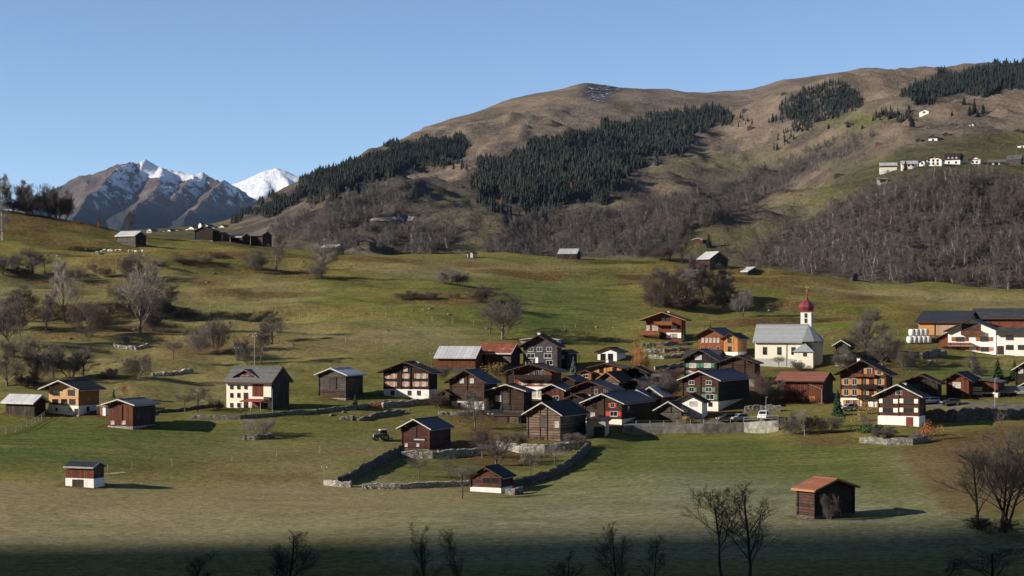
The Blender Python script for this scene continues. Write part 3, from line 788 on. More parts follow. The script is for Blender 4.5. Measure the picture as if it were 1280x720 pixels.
    if ridge == 'front' and kM > 3.5 and logs:
        for f in (0, -.62, .62, -.98, .98):
            xx = f*half; zz = zr-sl*abs(xx)-.26
            MB().box(xx-.11, xx+.11, -ovf+.06, .05, zz, zz+.25).build('purlin', M['frame_dark'], root)
    # corner log ends / dividing posts
    if logs and wall.startswith('log'):
        z0 = zp if zp else 0
        for px in [None]*2+list(posts):
            pass
        for xx in [-W/2, W/2]+[fx(p) for p in posts]:
            top = (zr-sl*abs(xx)-.1) if ridge == 'front' else zw-.05
            MB().box(xx-.13, xx+.13, -.16, .02, z0, top).build('corner_post', M[wall], root)
        MB().box(W/2-.02, W/2+.16, L-.13, L+.13, z0, (zw if ridge == 'front' else zw)-.1).build('corner_post', M[wall], root)
    # openings
    for wv in wins:
        px, py, ww, hh = wv[:4]; kw = wv[4] if len(wv) > 4 else {}
        off = kw.get('off', 0)
        window_part(root, fx(px), -.03-(.06 if zp and fz(px, py) < zp else 0), fz(px, py), ww, hh, kw.get('fr', 'w'), kw.get('sh'), 'front', kw.get('glass', 'glass'), kw.get('mull', True))
    for (yy, py, ww, hh, kw) in sidewins:
        window_part(root, yy, W/2+.05, fz(xM, py), ww, hh, kw.get('fr', 'w'), kw.get('sh'), 'side')
    for (px0, px1, py0, py1, mt) in doors:
        z1 = fz(px0, py0); z0 = fz(px0, py1)
        x0, x1 = fx(px0), fx(px1)
        o = MB().box(x0, x1, -.11, .0, z0, z1).build('door', M[mt], root)
        fr = MB().box(x0-.12, x0-.004, -.14, .0, z0, z1+.12).box(x1+.004, x1+.12, -.14, .0, z0, z1+.12).box(x0-.004, x1+.004, -.14, .0, z1+.004, z1+.12)
        fr.build('frame', M['frame_dark'], o)
    for (px0, px1, pyt, pyb, dp, mt) in balconies:
        x0, x1 = fx(px0, -dp), fx(px1, -dp); z1 = fz(px0, pyt, -dp); z0 = fz(px0, pyb, -dp)
        m = MB().box(x0, x1, -dp, -.07, z0-.14, z0).box(x0, x1, -dp, -dp+.06, z0+.08, z1-.06).box(x0, x0+.06, -dp+.07, -.07, z0+.08, z1-.06).box(x1-.06, x1, -dp+.07, -.07, z0+.08, z1-.06)
        o = m.build('balcony', M[mt], root)
        MB().box(x0-.05, x1+.05, -dp-.05, -dp+.11, z1-.05, z1+.05).build('handrail', M[mt], o)
        m = MB(); n = max(2, int((x1-x0)/2.2))
        for i in range(n+1):
            xx = x0+.08+(x1-x0-.16)*i/n
            m.box(xx-.06, xx+.06, -dp-.045, -dp-.004, z0-.2, z1-.06)
        m.build('baluster', M[mt], o)
    for (px, py, yy) in chimneys:
        xx = fx(px, yy); zt = fz(px, py, yy)
        zb = (zr-sl*abs(xx) if ridge == 'front' else zr-sl*abs(yy-L/2))-.1
        o = MB().box(xx-.32, xx+.32, yy-.32, yy+.32, min(zb, zt-.6), zt-.12).build('chimney', M['white' if kM > 1 else 'stone'], ro)
        MB().box(xx-.42, xx+.42, yy-.42, yy+.42, zt-.118, zt).build('chimney_cap', M['metal_grey'], o)
    if gutters and kM > 4 and ridge == 'front':
        m = MB(); xx = W/2+ov-.02
        m.tube((xx+.08, -ovf+.1, zE+.02), (xx+.08, L+.4, zE+.02), .07, n=5).build('gutter', M['metal_grey'], root)
    return dict(root=root, W=W, L=L, zr=zr, zE=zE, fx=fx, fz=fz, zp=zp, zw=zw, org=org, t=t, b=b, k=kM, sl=sl)

D = dict
def wrow(pxs, py, w, h, **kw): return [(p, py, w, h, kw) for p in pxs]
VG = 'timber houses of the mountain village'
BG_ = 'hay barns of the village'

def build_village():
    # ---- the row along the meadow, from the hill side to the village
    house('hay_barn', 'low dark barn with a silvery metal roof, beside the honey coloured chalet', 'barn', 43, 521, 7, 494, 503.5, 30, xR=57, ridge='along', wall='plank_dark', roof='silver_plain', trim='trim_white', group=BG_)
    h = house('chalet', 'honey coloured timber chalet on a white ground floor with a brown roof', 'house', 98, 520, 61, 475.5, 487, 24, xR=124, wall='wood_honey', plinth=(507.5, 'white'), roof='bark_dark', trim='trim_white', ov=1.4, ovf=1.6, side='wood_amber', group=VG,
              wins=wrow([70, 89], 490.7, 1.5, .95, fr='d')+wrow([69, 80, 90.3], 502, 1.3, .95, fr='d')+wrow([71, 88], 511.8, .5, .6, fr='d', mull=False), doors=[(94, 97, 511.5, 519, 'door')],
              sidewins=[(3, 512, .8, .9, D(fr='d'))])
    house('garage', 'small white garage with a flat roof between the chalet and the red barn', 'garage', 132, 520, 121, 506.3, 507.2, 24, L=6, wall='white', roof='silver_plain', trim='trim_orange', ov=.4, ovf=.4, upper=[(123.5, 128, 509.5, 519.5, 'wood_amber')], logs=False)
    house('hay_barn', 'reddish brown barn with two small white windows and a grey shingle roof', 'barn', 166, 537, 135, 499, 506.3, 22, xR=194, wall='plank_red', plinth=(533, 'stone_pale'), roof='slate_grey', trim='trim_white', ov=1.0, ovf=.9, group=BG_, side='plank_dark',
          wins=wrow([141, 155], 528.2, .75, .6, glass='curtain', mull=False), posts=[], doors=[(146.5, 152, 507, 526, 'plank_red')])
    h = house('farmhouse', 'white three storey farmhouse with grey roof, dormer and two chimneys', 'house', 339, 511, 283, 458.7, 478.3, 22, xR=361.5, ridge='along', wall='cream', roof='slate_grey', trim='trim_brown', ov=.7, ovf=.8, side='plank_dark', group=VG,
              wins=wrow([289.7, 298.5, 307.3], 484, .7, .65, fr='d')+wrow([289.7, 298.5], 494, .65, .85, fr='d')+wrow([289.7, 298.5], 506.3, .65, .8, fr='d')+wrow([332], 506.5, .9, .9, fr='d'),
              upper=[(315.5, 329, 479.5, 495.5, 'plank_red')], doors=[(305.5, 309, 491.5, 511, 'door'), (316, 323, 503, 511, 'plank_rust'), (325, 328, 502, 511, 'door')],
              chimneys=[(304.3, 457.5, 6.0), (322.6, 459.8, 3.5)], balconies=[(329.5, 337, 496.5, 500.8, 1.2, 'frame_dark')])
    # dormer and awning of the farmhouse
    r = h['root']; x = h['fx'](304.5); z = h['fz'](304.5, 475)
    q = MB().prism([(x-1.7, z-.2), (x+1.7, z-.2), (x+1.7, z+1.0), (x, z+2.0), (x-1.7, z+1.0)], 'y', .7, 3.8).build('dormer', M['plank_red'], r)
    m = MB()
    for sg in (-1, 1): m.prism([(x, z+2.02), (x+sg*3.0, z+.5), (x+sg*3.0, z+.72), (x, z+2.25)][::sg], 'y', .2, 4.5)
    m.build('dormer_roof', M['slate_grey'], q)
    for dx in (-.6, .6): window_part(r, x+dx, .66, z+.55, .75, .9)
    x0, x1, z1 = h['fx'](310), h['fx'](337), h['fz'](310, 500)
    a = MB().prism([(-3.4, z1-.2), (-.08, z1+.15), (-.08, z1+.3), (-3.4, z1-.05)], 'x', x0, x1).build('awning', M['awning'], r)
    for xx in (x0+.3, (x0+x1)/2, x1-.3): MB().tube((xx, -3.2, z1-.16), (xx, -3.2, -1.2), .07).build('post', M['metal_grey'], a)
    house('hay_barn', 'dark weathered log barn with a pale roof edge, beside the white farmhouse', 'barn', 432, 500.5, 398.5, 460, 468.8, 24, xR=452.5, wall='log_grey', plinth=(497.5, 'stone_pale'), roof='silver_plain', trim='trim_white', ov=.8, ovf=.7, group=BG_,
          upper=[(403, 430, 487.5, 497, 'log_brown')], doors=[(412, 420, 472, 486, 'log_grey')])
    h = house('timber_house', 'large dark timber house with salmon shutters on a white ground floor', 'house', 536, 501, 480.3, 452, 465.8, 22, xR=545.5, wall='log_dark', plinth=(487, 'white'), roof='bark_dark', trim='trim_brown', ov=1.3, ovf=1.2, group=VG, posts=[501.5, 513],
              wins=wrow([507], 461, .9, 1.0, glass='curtain')+wrow([486, 491.6, 508, 523, 530], 470, .85, .95, sh='sh_p', glass='curtain')+wrow([486, 491.6, 508, 521, 530], 480, .85, .95, sh='sh_p', glass='curtain')+wrow([491, 512, 523.7], 491, .8, .9, fr='d'),
              chimneys=[(522.5, 451.8, 4)])
    # ---- the long barn with two roofs behind
    house('cattle_barn', 'long low barn with a striped galvanised roof and red brown planks', 'barn', 594, 466, 544.5, 433, 447, 12, L=10, ridge='along', wall='plank_rust', plinth=(459.5, 'stone_shade_dark'), roof='silver', trim=None, ov=.7, ovf=.5, group=BG_)
    house('cattle_barn', 'barn with a rusted sheet roof adjoining the galvanised one', 'barn', 639, 464, 597.5, 429.3, 441.3, 24, xR=650, ridge='along', wall='plank_rust', plinth=(457.5, 'stone'), roof='rust_sheet', trim='trim_white', ov=.8, ovf=.6, side='plank_dark', group=BG_,
          upper=[(623.5, 638.5, 443.5, 457, 'log_grey')], doors=[(598.5, 606, 443, 464, 'plank_dark')])
    h = house('timber_house', 'tall grey shingled house with three rows of windows, behind the balcony chalet', 'house', 696.5, 466, 654, 418.7, 433.5, 22, xR=702, wall='slate_wall', roof='bark_dark', trim='trim_brown', ov=1.0, ovf=1.2, group=VG,
          wins=wrow([663.5, 674.5, 686.7], 436.7, 1.3, 1.0)+wrow([663.5, 685], 444.7, 1.9, 1.0)+wrow([661.5, 687], 453.3, 1.6, 1.0), chimneys=[(674, 415.5, 3)], logs=False)
    house('outbuilding', 'pale metal clad annexe with a flat roof, rising behind the grey shingled house', 'shed', 698, 440, 651, 421.2, 422.2, 8, L=6, wall='silver_plain', roof='silver_plain', trim='trim_white', ov=.3, ovf=.3, wins=wrow([661, 690], 424.6, 1.5, .7, fr='d'), depth=462, logs=False)
    house('shed', 'narrow dark wooden wing against the grey shingled house', 'shed', 709, 461, 698, 437.5, 441, 20, L=7, wall='log_dark', roof='bark_dark', trim='trim_brown', ov=.5, ovf=.4, wins=wrow([701, 704], 446, .5, .9, glass='curtain', mull=False))
    h = house('timber_house', 'dark timber house with blue grey roof and white base, behind the walnut tree', 'house', 605, 513, 563, 462.3, 478.5, 26, xR=620, wall='log_brown', plinth=(502, 'white'), roof='slate_blue', trim='trim_brown', ov=1.1, ovf=1.0, group=VG, posts=[583.5],
          wins=wrow([577.5, 590], 476, .9, .9, glass='curtain')+wrow([571.5, 590], 495, 1.2, .9, fr='d')+wrow([574], 505.7, .7, .8, fr='d', mull=False))
    house('shed', 'small lean shed with a reddish door beside the house with the blue grey roof', 'shed', 561, 508, 551.5, 487.5, 492.5, 26, L=5, wall='log_brown', roof='bark_dark', trim='trim_brown', ov=.7, ovf=.5, doors=[(553, 559, 496, 503, 'plank_rust')])
    house('hay_barn', 'wide log barn with pale roof edges uphill of the striped log barn', 'barn', 654.5, 516, 613, 480.3, 488.7, 20, xR=664, wall='log_brown', roof='bark_dark', trim='trim_white', ov=.9, ovf=.9, group=BG_, posts=[627.5, 636.5],
          wins=wrow([623.5], 498, 1.3, 1.1, glass='curtain')+wrow([634], 508.6, 1.6, .6, fr='d'), doors=[(628.5, 635.5, 491, 507, 'log_grey')], plinth=(513.5, 'stone_shade_dark'))
    h = house('chalet', 'rust coloured chalet with a full width dark balcony below the grey shingled house', 'house', 690, 500, 642.7, 454.7, 464.3, 22, xR=701.5, wall='wood_rust', plinth=(483.5, 'white'), roof='bark_dark', trim='trim_brown', ov=1.6, ovf=1.6, group=VG,
          wins=wrow([653.8, 670.4, 682.5], 478, .9, 1.1, sh='sh_p', glass='curtain')+wrow([664, 671, 679], 466, .9, 1.2, sh='wood_rust' if False else None)+wrow([666.5, 675.5], 491.5, 1.2, 1.5, glass='curtain'), balconies=[(643.5, 689.5, 468.6, 474, 1.3, 'log_dark')], chimneys=[(671.5, 446, 4)])
    house('hay_barn', 'small red brown barn with pale roof edges, squeezed behind the striped log barn', 'barn', 705, 504, 676.6, 480, 488.3, 24, xR=718, wall='plank_red', roof='slate_blue', trim='trim_white', ov=.8, ovf=.8, group=BG_, wins=wrow([695], 497.5, 1.3, .8))
    h = house('hay_barn', 'striped log barn with a black roof, standing on a bright stone wall', 'barn', 700, 551, 659.5, 503, 519.3, 27, xR=731, wall='log_pale', roof='bark_dark', trim='trim_white', ov=.9, ovf=.9, group=BG_, posts=[674.3, 683.3], doors=[(675.3, 682.4, 519.5, 534, 'log_grey'), (668, 679, 546, 551, 'plank_dark')],
          wins=wrow([696.5], 530.5, .9, 1.1, glass='curtain', mull=False))
    house('garage', 'low plastered annexe in the shade beside the striped log barn', 'garage', 757, 546, 733, 521.5, 525.5, 8, L=8, wall='grey_plaster', roof='slate', trim='trim_brown', ov=.5, ovf=.5, logs=False, doors=[(743, 755, 534, 546, 'plank_dark')])
    # ---- heart of the village
    house('bungalow', 'small white house with two dark windows high on the meadow above the village', 'house', 771, 451.5, 747, 434.3, 439.8, 24, xR=782, wall='white', roof='bark_dark', trim='trim_brown', ov=.7, ovf=.7, logs=False, wins=wrow([753.7, 763], 446.3, 1.2, 1.6, fr='d'), group=VG)
    house('chalet', 'bright orange timber house with a white chimney below the small white house', 'house', 776.7, 478, 741, 453.8, 459.7, 24, xR=783, wall='wood_orange', roof='slate', trim='trim_brown', ov=1.3, ovf=1.0, logs=False, chimneys=[(759.5, 449.3, 3)], wins=wrow([752, 768.5], 462.5, 1.0, 1.2, fr='d', sh='sh_o'), group=VG)
    house('shed', 'low amber wooden shed with a grey roof beside the bright orange house', 'shed', 739, 476, 726, 462.6, 465.6, 24, L=6, wall='wood_amber', roof='slate', trim='trim_brown', ov=.6, ovf=.6, wins=wrow([732], 470, 1.2, .7), logs=False)
    house('hay_barn', 'tan log barn with a pale brown roof edge, in front of the bright orange house', 'barn', 773, 489, 746, 465, 477.3, 25, xR=790, wall='log_pale', roof='bark_dark', trim='trim_orange', ov=.7, ovf=.8, group=BG_)
    house('hay_barn', 'black roofed dark log barn beside the golden larch', 'barn', 808, 477, 783.5, 458, 466, 22, xR=813, wall='log_dark', roof='bark_dark', trim='trim_brown', ov=.9, ovf=.8, group=BG_, doors=[(794, 797, 467, 474, 'log_grey')])
    house('timber_house', 'broad brown timber house with a pale beam over its small windows', 'house', 762, 508, 714, 475.6, 487.3, 22, xR=775, wall='log_brown', roof='slate_blue', trim='trim_brown', ov=1.0, ovf=1.1, group=VG, posts=[739], wins=wrow([725.5, 728.7, 732], 498.5, .5, .9)+wrow([745, 757], 489.5, .7, 1.0, sh='log_brown'), upper=[(722.5, 738, 493.2, 494.9, 'trim_white')])
    h = house('timber_house', 'brown timber house with red shutters and pale roof edges, beside the concrete retaining wall', 'house', 777, 531, 731, 492, 504.6, 24, xR=814, wall='log_brown', plinth=(524.2, 'cream'), roof='slate_blue', trim='trim_white', ov=.9, ovf=.9, group=VG, posts=[754.3],
          wins=wrow([765.7], 506.6, .75, .85, sh='sh_r')+wrow([767.3], 517.2, 1.5, .9, sh='sh_r')+wrow([743], 507.3, .9, .8, fr='d')+wrow([741], 518.5, .9, .8, glass='curtain'), sidewins=[(4, 512, .8, .9, D())])
    house('hay_barn', 'log barn with a bright zigzag roof edge, beside the house with red shutters', 'barn', 813, 511, 781, 487.2, 497.9, 22, xR=828, wall='log_brown', roof='slate_blue', trim='trim_white', ov=.8, ovf=.8, group=BG_)
    house('hay_barn', 'barn with a pale edged roof peeping out behind the zigzag edged one', 'barn', 826, 507, 800, 483.7, 495.3, 22, xR=836, wall='log_grey', roof='silver_plain', trim='trim_white', ov=.7, ovf=.7, group=BG_)
    house('hay_barn', 'low log barn with a ladder on its gable, in front of the white garage', 'barn', 851, 526, 822, 502, 514, 22, xR=862, wall='log_grey', roof='slate_blue', trim='trim_white', ov=.9, ovf=.8, group=BG_, upper=[(851.3, 852.5, 515, 522, 'log_brown')] if False else (), doors=[(834, 838, 506.5, 515, 'log_pale')])
    house('garage', 'white gabled garage with one wide window, in front of the house with green shutters', 'garage', 877.5, 523, 846, 492.8, 502.6, 22, xR=884, wall='white', roof='bark_dark', trim='trim_brown', ov=.6, ovf=.7, logs=False, wins=wrow([866.3], 504.2, 1.5, .8, fr='w', glass='curtain'))
    house('timber_house', 'dark timber house with green shutters, uphill twin below the orange house', 'house', 896, 480, 856, 436.5, 450.6, 24, xR=904, wall='log_dark', roof='slate', trim='trim_brown', ov=.8, ovf=.9, group=VG, wins=wrow([873], 446.7, 1.5, .9, glass='curtain')+wrow([866, 884.3], 456.7, 1.5, .9, sh='sh_g', glass='curtain')+wrow([864, 884.3], 466, 1.3, .9, sh='sh_g', glass='curtain'), balconies=[(862, 870.5, 460.2, 462.2, .5, 'plank_rust')])
    house('outbuilding', 'dark roofed wing behind the uphill house with green shutters', 'shed', 896, 462, 854, 437.5, 447.5, 24, L=8, ridge='along', wall='log_dark', roof='slate', trim=None, ov=.6, ovf=.5, depth=440)
    h = house('timber_house', 'big red brown timber house with green shutters, above the parked cars', 'house', 897.5, 514, 853, 463.5, 475.6, 26, xR=935.5, wall='log_red', plinth=(502, 'cream'), roof='slate_blue', trim='trim_white', ov=.9, ovf=.9, group=VG, posts=[875.2],
          wins=wrow([864.5, 886], 478.2, 1.2, .8)+wrow([864.5], 487, 1.0, .9, sh='sh_g')+wrow([886], 487, 1.3, .9, sh='sh_g')+wrow([887.5], 496, 1.7, 1.0, sh='sh_g')+wrow([888], 505.3, .8, .8, fr='d'), side='log_dark')
    house('hay_barn', 'wide dark log barn on a pale stone base, downhill of the church', 'barn', 943, 483, 900, 444.7, 453.8, 20, xR=949, wall='log_brown', plinth=(474, 'stone_pale'), roof='bark_dark', trim='trim_brown', ov=1.0, ovf=.8, group=BG_, posts=[915, 930], wins=wrow([909.5, 926], 472, .9, .7, fr='d'))
    h = house('chalet', 'three storey rust red chalet with two balconies, topmost above the rock garden', 'house', 851.7, 428, 807.5, 390, 400, 20, xR=857, wall='wood_rust', plinth=None, roof='bark_dark', trim='trim_orange', ov=1.6, ovf=1.6, group=VG, logs=False,
          balconies=[(817, 840, 402.3, 406, 1.4, 'wood_amber'), (799.5, 824, 414, 418.5, 1.8, 'wood_amber')], upper=[(833, 851.5, 415.8, 422.5, 'white'), (807.6, 824, 419.5, 424, 'white')],
          wins=wrow([829, 834.5], 399.7, .9, 1.1, fr='d')+wrow([810, 817.5, 820.5], 410, .9, 1.3, glass='curtain')+wrow([841, 844], 409.5, .7, .9)+wrow([842], 419.8, 1.8, .9, fr='d'), chimneys=[(835.5, 388.6, 3)], doors=[(824.5, 832, 417, 427.5, 'door')])
    h = house('timber_house', 'amber timber house with a strip of five windows and a white base, beside the church', 'house', 903.7, 446, 872.5, 410, 420.6, 26, L=11, wall='wood_rust', roof='slate', trim='trim_brown', ov=1.0, ovf=1.0, group=VG, logs=False, wins=wrow([878.5, 883.3, 888, 892.8, 897.6], 425.3, .6, 1.1, glass='curtain', mull=False)+wrow([878, 888, 897.5], 436, .8, 1.1))
    house('extension', 'honey coloured timber wing on a white base, joined to the amber house beside the church', 'house', 922, 448, 904.5, 416.5, 423.2, 24, L=8, wall='wood_orange', plinth=(440, 'white'), roof='bark_dark', trim='trim_brown', ov=.7, ovf=.6, logs=False, wins=wrow([912], 425.3, .9, 1.1, fr='d', sh='sh_o')+wrow([912.3], 436, .9, 1.2, fr='d', sh='sh_o'))
    # ---- below and right of the church
    h = house('hay_barn', 'long red planked barn with a red tile roof, directly below the church', 'barn', 1029, 505, 971.7, 465.3, 476, 24, xR=1041, ridge='along', wall='plank_red', plinth=(503.2, 'stone'), roof='tile_red', trim='trim_brown', ov=.8, ovf=.6, group=BG_, side='plank_dark', upper=[(972, 1011, 495.5, 501.5, 'plank_rust'), (1011.5, 1019, 495, 504, 'wood_amber')])
    m = MB(); r = h['root']; f = h['fx'](1010), h['fz'](1010, 479.5); g = h['fx'](1027.5), h['fz'](1027.5, 486.5)
    m.tube((f[0], -.12, f[1]), (g[0], -.12, g[1]), .07, n=5).tube((g[0], -.12, g[1]), (g[0], -.12, h['fz'](1027.5, 503.5)), .07, n=5).build('downpipe', M['metal_grey'], r)
    house('hay_barn', 'small barn with bright roof edges and a salmon coloured wall, behind the church', 'barn', 1060, 458, 1044.5, 425.2, 432.3, 22, L=8, wall='log_grey', plinth=(443, 'stone_pale'), roof='bark_dark', trim='trim_white', ov=.8, ovf=.7, group=BG_)
    h = house('timber_house', 'tall timber house with bright orange shutters and dark balconies on a cream ground floor', 'house', 1107.5, 510, 1051, 449.7, 468.7, 27, xR=1114.5, wall='log_brown', plinth=(498.3, 'cream'), roof='bark_dark', trim='trim_brown', ov=1.3, ovf=1.5, group=VG, posts=[1077.5, 1091.5],
          wins=wrow([1086.5], 464, 1.0, 1.2, sh='sh_o')+wrow([1099], 465.8, .8, .9, sh='sh_o')+wrow([1058, 1068.3, 1080, 1099], 477.2, 1.0, 1.25, sh='sh_o')+wrow([1058, 1068.3, 1080, 1099], 490.3, 1.0, 1.25, sh='sh_o')+wrow([1060, 1069], 503.5, .9, 1.2, sh='sh_o'),
          balconies=[(1071, 1096.5, 480.5, 485, 1.0, 'log_dark'), (1071, 1096.5, 494, 498, 1.0, 'log_dark'), (1065, 1093, 467.5, 470, .9, 'plank_rust')], doors=[(1078.5, 1083, 500, 509.5, 'door_red'), (1085, 1092, 501, 509.5, 'white')], chimneys=[(1073.5, 447.5, 3)])
    h = house('timber_house', 'red brown timber house with white shutters on a whitewashed base, nearest the garden wall', 'house', 1148.5, 533.5, 1097.7, 480.5, 496, 28, xR=1156, wall='log_red', plinth=(520.5, 'white'), roof='bark_dark', trim='trim_white', ov=1.0, ovf=1.0, group=VG, posts=[1123.3],
          wins=wrow([1121.3, 1125.8], 490.8, .55, .7)+wrow([1110, 1136], 501.3, 1.9, .8, sh='sh_w', fr='d')+wrow([1110, 1136], 512.5, 1.9, .8, sh='sh_w', fr='d'), doors=[(1133.5, 1140.5, 522, 532, 'door_red')], chimneys=[(1131, 478.5, 3)])
    house('hay_barn', 'dark plank barn with a hayloft gable, behind the house with white shutters', 'barn', 1172, 505, 1131, 468.3, 479.5, 26, xR=1177, wall='plank_dark', roof='bark_dark', trim='trim_brown', ov=.9, ovf=.9, group=BG_, doors=[(1133, 1151, 479, 487, 'log_grey')], depth=382)
    house('hay_barn', 'reddish barn with a black ground floor bay, beside the shop with the red gate', 'barn', 1211, 505, 1183, 465.5, 476, 28, L=9, wall='plank_red', roof='bark_dark', trim='trim_brown', ov=.9, ovf=.9, group=BG_, wins=wrow([1196], 481.3, 1.6, 1.1, glass='curtain'), upper=[(1183.5, 1202, 487.5, 504.5, 'plank_dark')], doors=[(1202.5, 1206.5, 492, 504.5, 'plank_rust')], depth=384)
    h = house('shop', 'flat roofed red planked shop with a pale ground floor and dark red gate', 'shop', 1247, 505, 1211.7, 474.2, 476.3, 26, L=8, wall='plank_red', plinth=(490.5, 'cream'), roof='slate_grey', trim='trim_brown', ov=.4, ovf=.7, logs=False, doors=[(1214, 1226, 494, 504.3, 'door_red')], wins=wrow([1232, 1238.5], 496, 1.2, 1.2, fr='d'), depth=385)
    x, z = h['fx'](1221), h['fz'](1221, 486.3)
    sg = MB().box(x-1.15, x+1.15, -.12, -.06, z-.48, z+.48).build('sign_board', M['sign_white'], h['root'])
    MB().box(x-.95, x+.95, -.13, -.122, z-.1, z-.02).box(x-.8, x+.5, -.13, -.122, z+.1, z+.17).box(x-1.15, x+1.15, -.14, -.121, z-.48, z-.42).build('sign_lettering', M['car_silver'], sg)
    house('workshop', 'low pale workshop with a row of dark windows, beside the shop', 'workshop', 1285, 506, 1248, 483.5, 488, 28, L=7, ridge='along', wall='cream', roof='slate_grey', trim='metal_grey', ov=.3, ovf=.3, logs=False, wins=wrow([1251, 1258, 1265, 1271.5, 1278], 494.5, 1.0, 1.0, fr='d', mull=False), depth=385)
    house('timber_house', 'dark house with pale window frames on the bank, cut by the picture edge', 'house', 1296, 482, 1270, 452, 463, 28, L=9, wall='log_dark', roof='slate', trim='trim_white', ov=.9, ovf=.8, group=VG, wins=wrow([1276], 463, 1.0, 1.2, glass='curtain'))
    house('shed', 'low hut with a pale roof edge just above the workshop', 'shed', 1300, 493, 1273, 476, 486, 28, L=6, wall='log_grey', roof='slate', trim='trim_white', ov=.9, ovf=.8, depth=398)
    # ---- the big farm
    house('cattle_barn', 'long modern barn with a dark blue roof and new pale planks, behind the white chalet', 'barn', 1207, 427, 1148, 388.7, 402, 24, L=20, ridge='along', wall='plank_pale', roof='slate_blue', trim='trim_brown', ov=.9, ovf=1.2, logs=False, group=BG_, upper=[(1149.5, 1168, 404, 420, 'wood_orange'), (1168.4, 1169.6, 403, 426, 'plank_dark')], doors=[(1163, 1169, 419, 427, 'wood_amber')])
    house('cattle_barn', 'older long barn with a slate roof and rust brown planks, continuing the modern one', 'barn', 1330, 427, 1211, 385.5, 397.5, 24, L=22, ridge='along', wall='plank_rust', roof='slate', trim='trim_brown', ov=.9, ovf=.8, logs=False, group=BG_, upper=[(1213, 1232, 399, 412, 'plank_dark')], depth=472)
    h = house('chalet', 'large white chalet with brown shutters and a loggia under its gable, above the grassy bank', 'house', 1244.7, 443.5, 1185, 398.8, 413.8, 22, L=13, wall='white', roof='slate', trim='trim_brown', ov=1.0, ovf=1.3, logs=False, group=VG,
          wins=wrow([1200, 1230.5], 423.8, 1.9, .95, sh='wood_amber', fr='d')+wrow([1201, 1231], 436.3, 1.9, .95, sh='sh_p', fr='d'), balconies=[(1201, 1228, 413.8, 418, 1.0, 'plank_rust'), (1175, 1214, 428.5, 432.3, 1.5, 'plank_rust')], upper=[(1202, 1226, 404.5, 414, 'door')])
    x0, x1 = h['fx'](1172.5), h['fx'](1184.6)
    MB().prism([(x0, -1), (x1-.02, -1), (x1-.02, h['fz'](1184, 418)), (x0, h['fz'](1173, 424))], 'y', 1.5, 9).build('side_wing', M['plank_rust'], h['root'])
    zz = h['fz'](1184, 416.5)
    MB().prism([(x0-.8, h['fz'](1171.5, 424)), (x1-.02, zz), (x1-.02, zz+.25), (x0-.8, h['fz'](1171.5, 424)+.25)], 'y', .8, 9.6).build('side_roof', M['slate'], h['root'])
    house('farm_wing', 'low white wing with a dark roof and small windows, joined to the large white chalet', 'house', 1300, 443, 1246, 409.5, 417.5, 22, L=8, ridge='along', wall='white', roof='slate', trim='trim_brown', ov=.8, ovf=.3, logs=False, wins=wrow([1262], 422, 1.7, .9, fr='d')+wrow([1262, 1277], 434, 1.7, 1.0, fr='d'), doors=[(1247, 1253.5, 433, 443, 'door')], depth=444)
    # ---- barns out on the meadow
    house('field_barn', 'wooden barn with an orange tiled roof standing alone on the frosty meadow', 'barn', 1018, 649, 997, 598, 612, 52, xR=1067, ridge='along', wall='log_brown', plinth=(645.5, 'stone_shade_dark'), roof='tile_orange', trim='trim_orange', ov=.6, ovf=.9, side='log_dark', group='field barns', upper=())
    house('field_barn', 'small shed with a flat grey roof and whitewashed lower wall, alone on the tan meadow', 'shed', 117, 610, 82.5, 577.3, 583.5, 20, xR=129.5, ridge='along', wall='plank_red', plinth=(598.5, 'white'), roof='slate_blue', trim='metal_grey', ov=.35, ovf=.3, side='plank_dark', group='field barns', doors=[(91.5, 96.5, 600, 609, 'plank_dark'), (98, 103.5, 600, 609, 'plank_dark')], logs=False)
    house('field_barn', 'small red brown shed with a pale base at the lower orchard wall', 'shed', 626, 616.5, 588.3, 583.5, 596.8, 24, xR=640, wall='log_red', plinth=(610, 'white'), roof='bark_dark', trim='trim_brown', ov=.6, ovf=.6, group='field barns', wins=wrow([608.5, 619.5], 600.5, 1.3, .8, fr='d'))
    house('field_barn', 'red brown log barn with a blue grey roof at the top of the walled orchard', 'barn', 536.7, 563, 502.5, 524, 536.6, 24, xR=562, wall='log_red', plinth=(562, 'stone_pale'), roof='slate_blue', trim='trim_white', ov=.8, ovf=.9, group='field barns', doors=[(514, 520, 535, 546, 'log_brown'), (517.5, 531, 548.5, 550, 'silver_plain')], wins=wrow([508, 522.5], 556.2, .5, .5, glass='curtain', mull=False))
    FB = 'barns along the crest of the upper meadow'
    house('field_barn', 'log barn with a silvery roof on pale stone legs, above the flock of sheep', 'barn', 169.5, 309, 145, 288.8, 294, 28, xR=182, ridge='along', wall='log_grey', plinth=(306.3, 'stone_shade_dark'), roof='silver_plain', trim='trim_white', ov=.5, ovf=.3, side='log_dark', group=FB)
    house('field_barn', 'black log barn with a plain gable at the gap to the far village', 'barn', 265.5, 302, 244, 283, 288, 22, xR=272, wall='log_dark', plinth=(300.5, 'stone_pale'), roof='bark_dark', trim='trim_brown', ov=.6, ovf=.5, group=FB)
    house('field_barn', 'low dark annexe with pale board beside the black log barn', 'shed', 278, 302, 267, 290, 293.5, 22, L=5, wall='plank_dark', roof='bark_dark', trim='trim_brown', ov=.4, ovf=.4, group=FB)
    house('field_barn', 'small barn with a blue grey roof between the black barn and the reddish one', 'barn', 303, 305, 289, 291.5, 295.5, 30, xR=312, ridge='along', wall='log_brown', roof='slate_blue', trim='trim_white', ov=.5, ovf=.3, group=FB, side='log_dark')
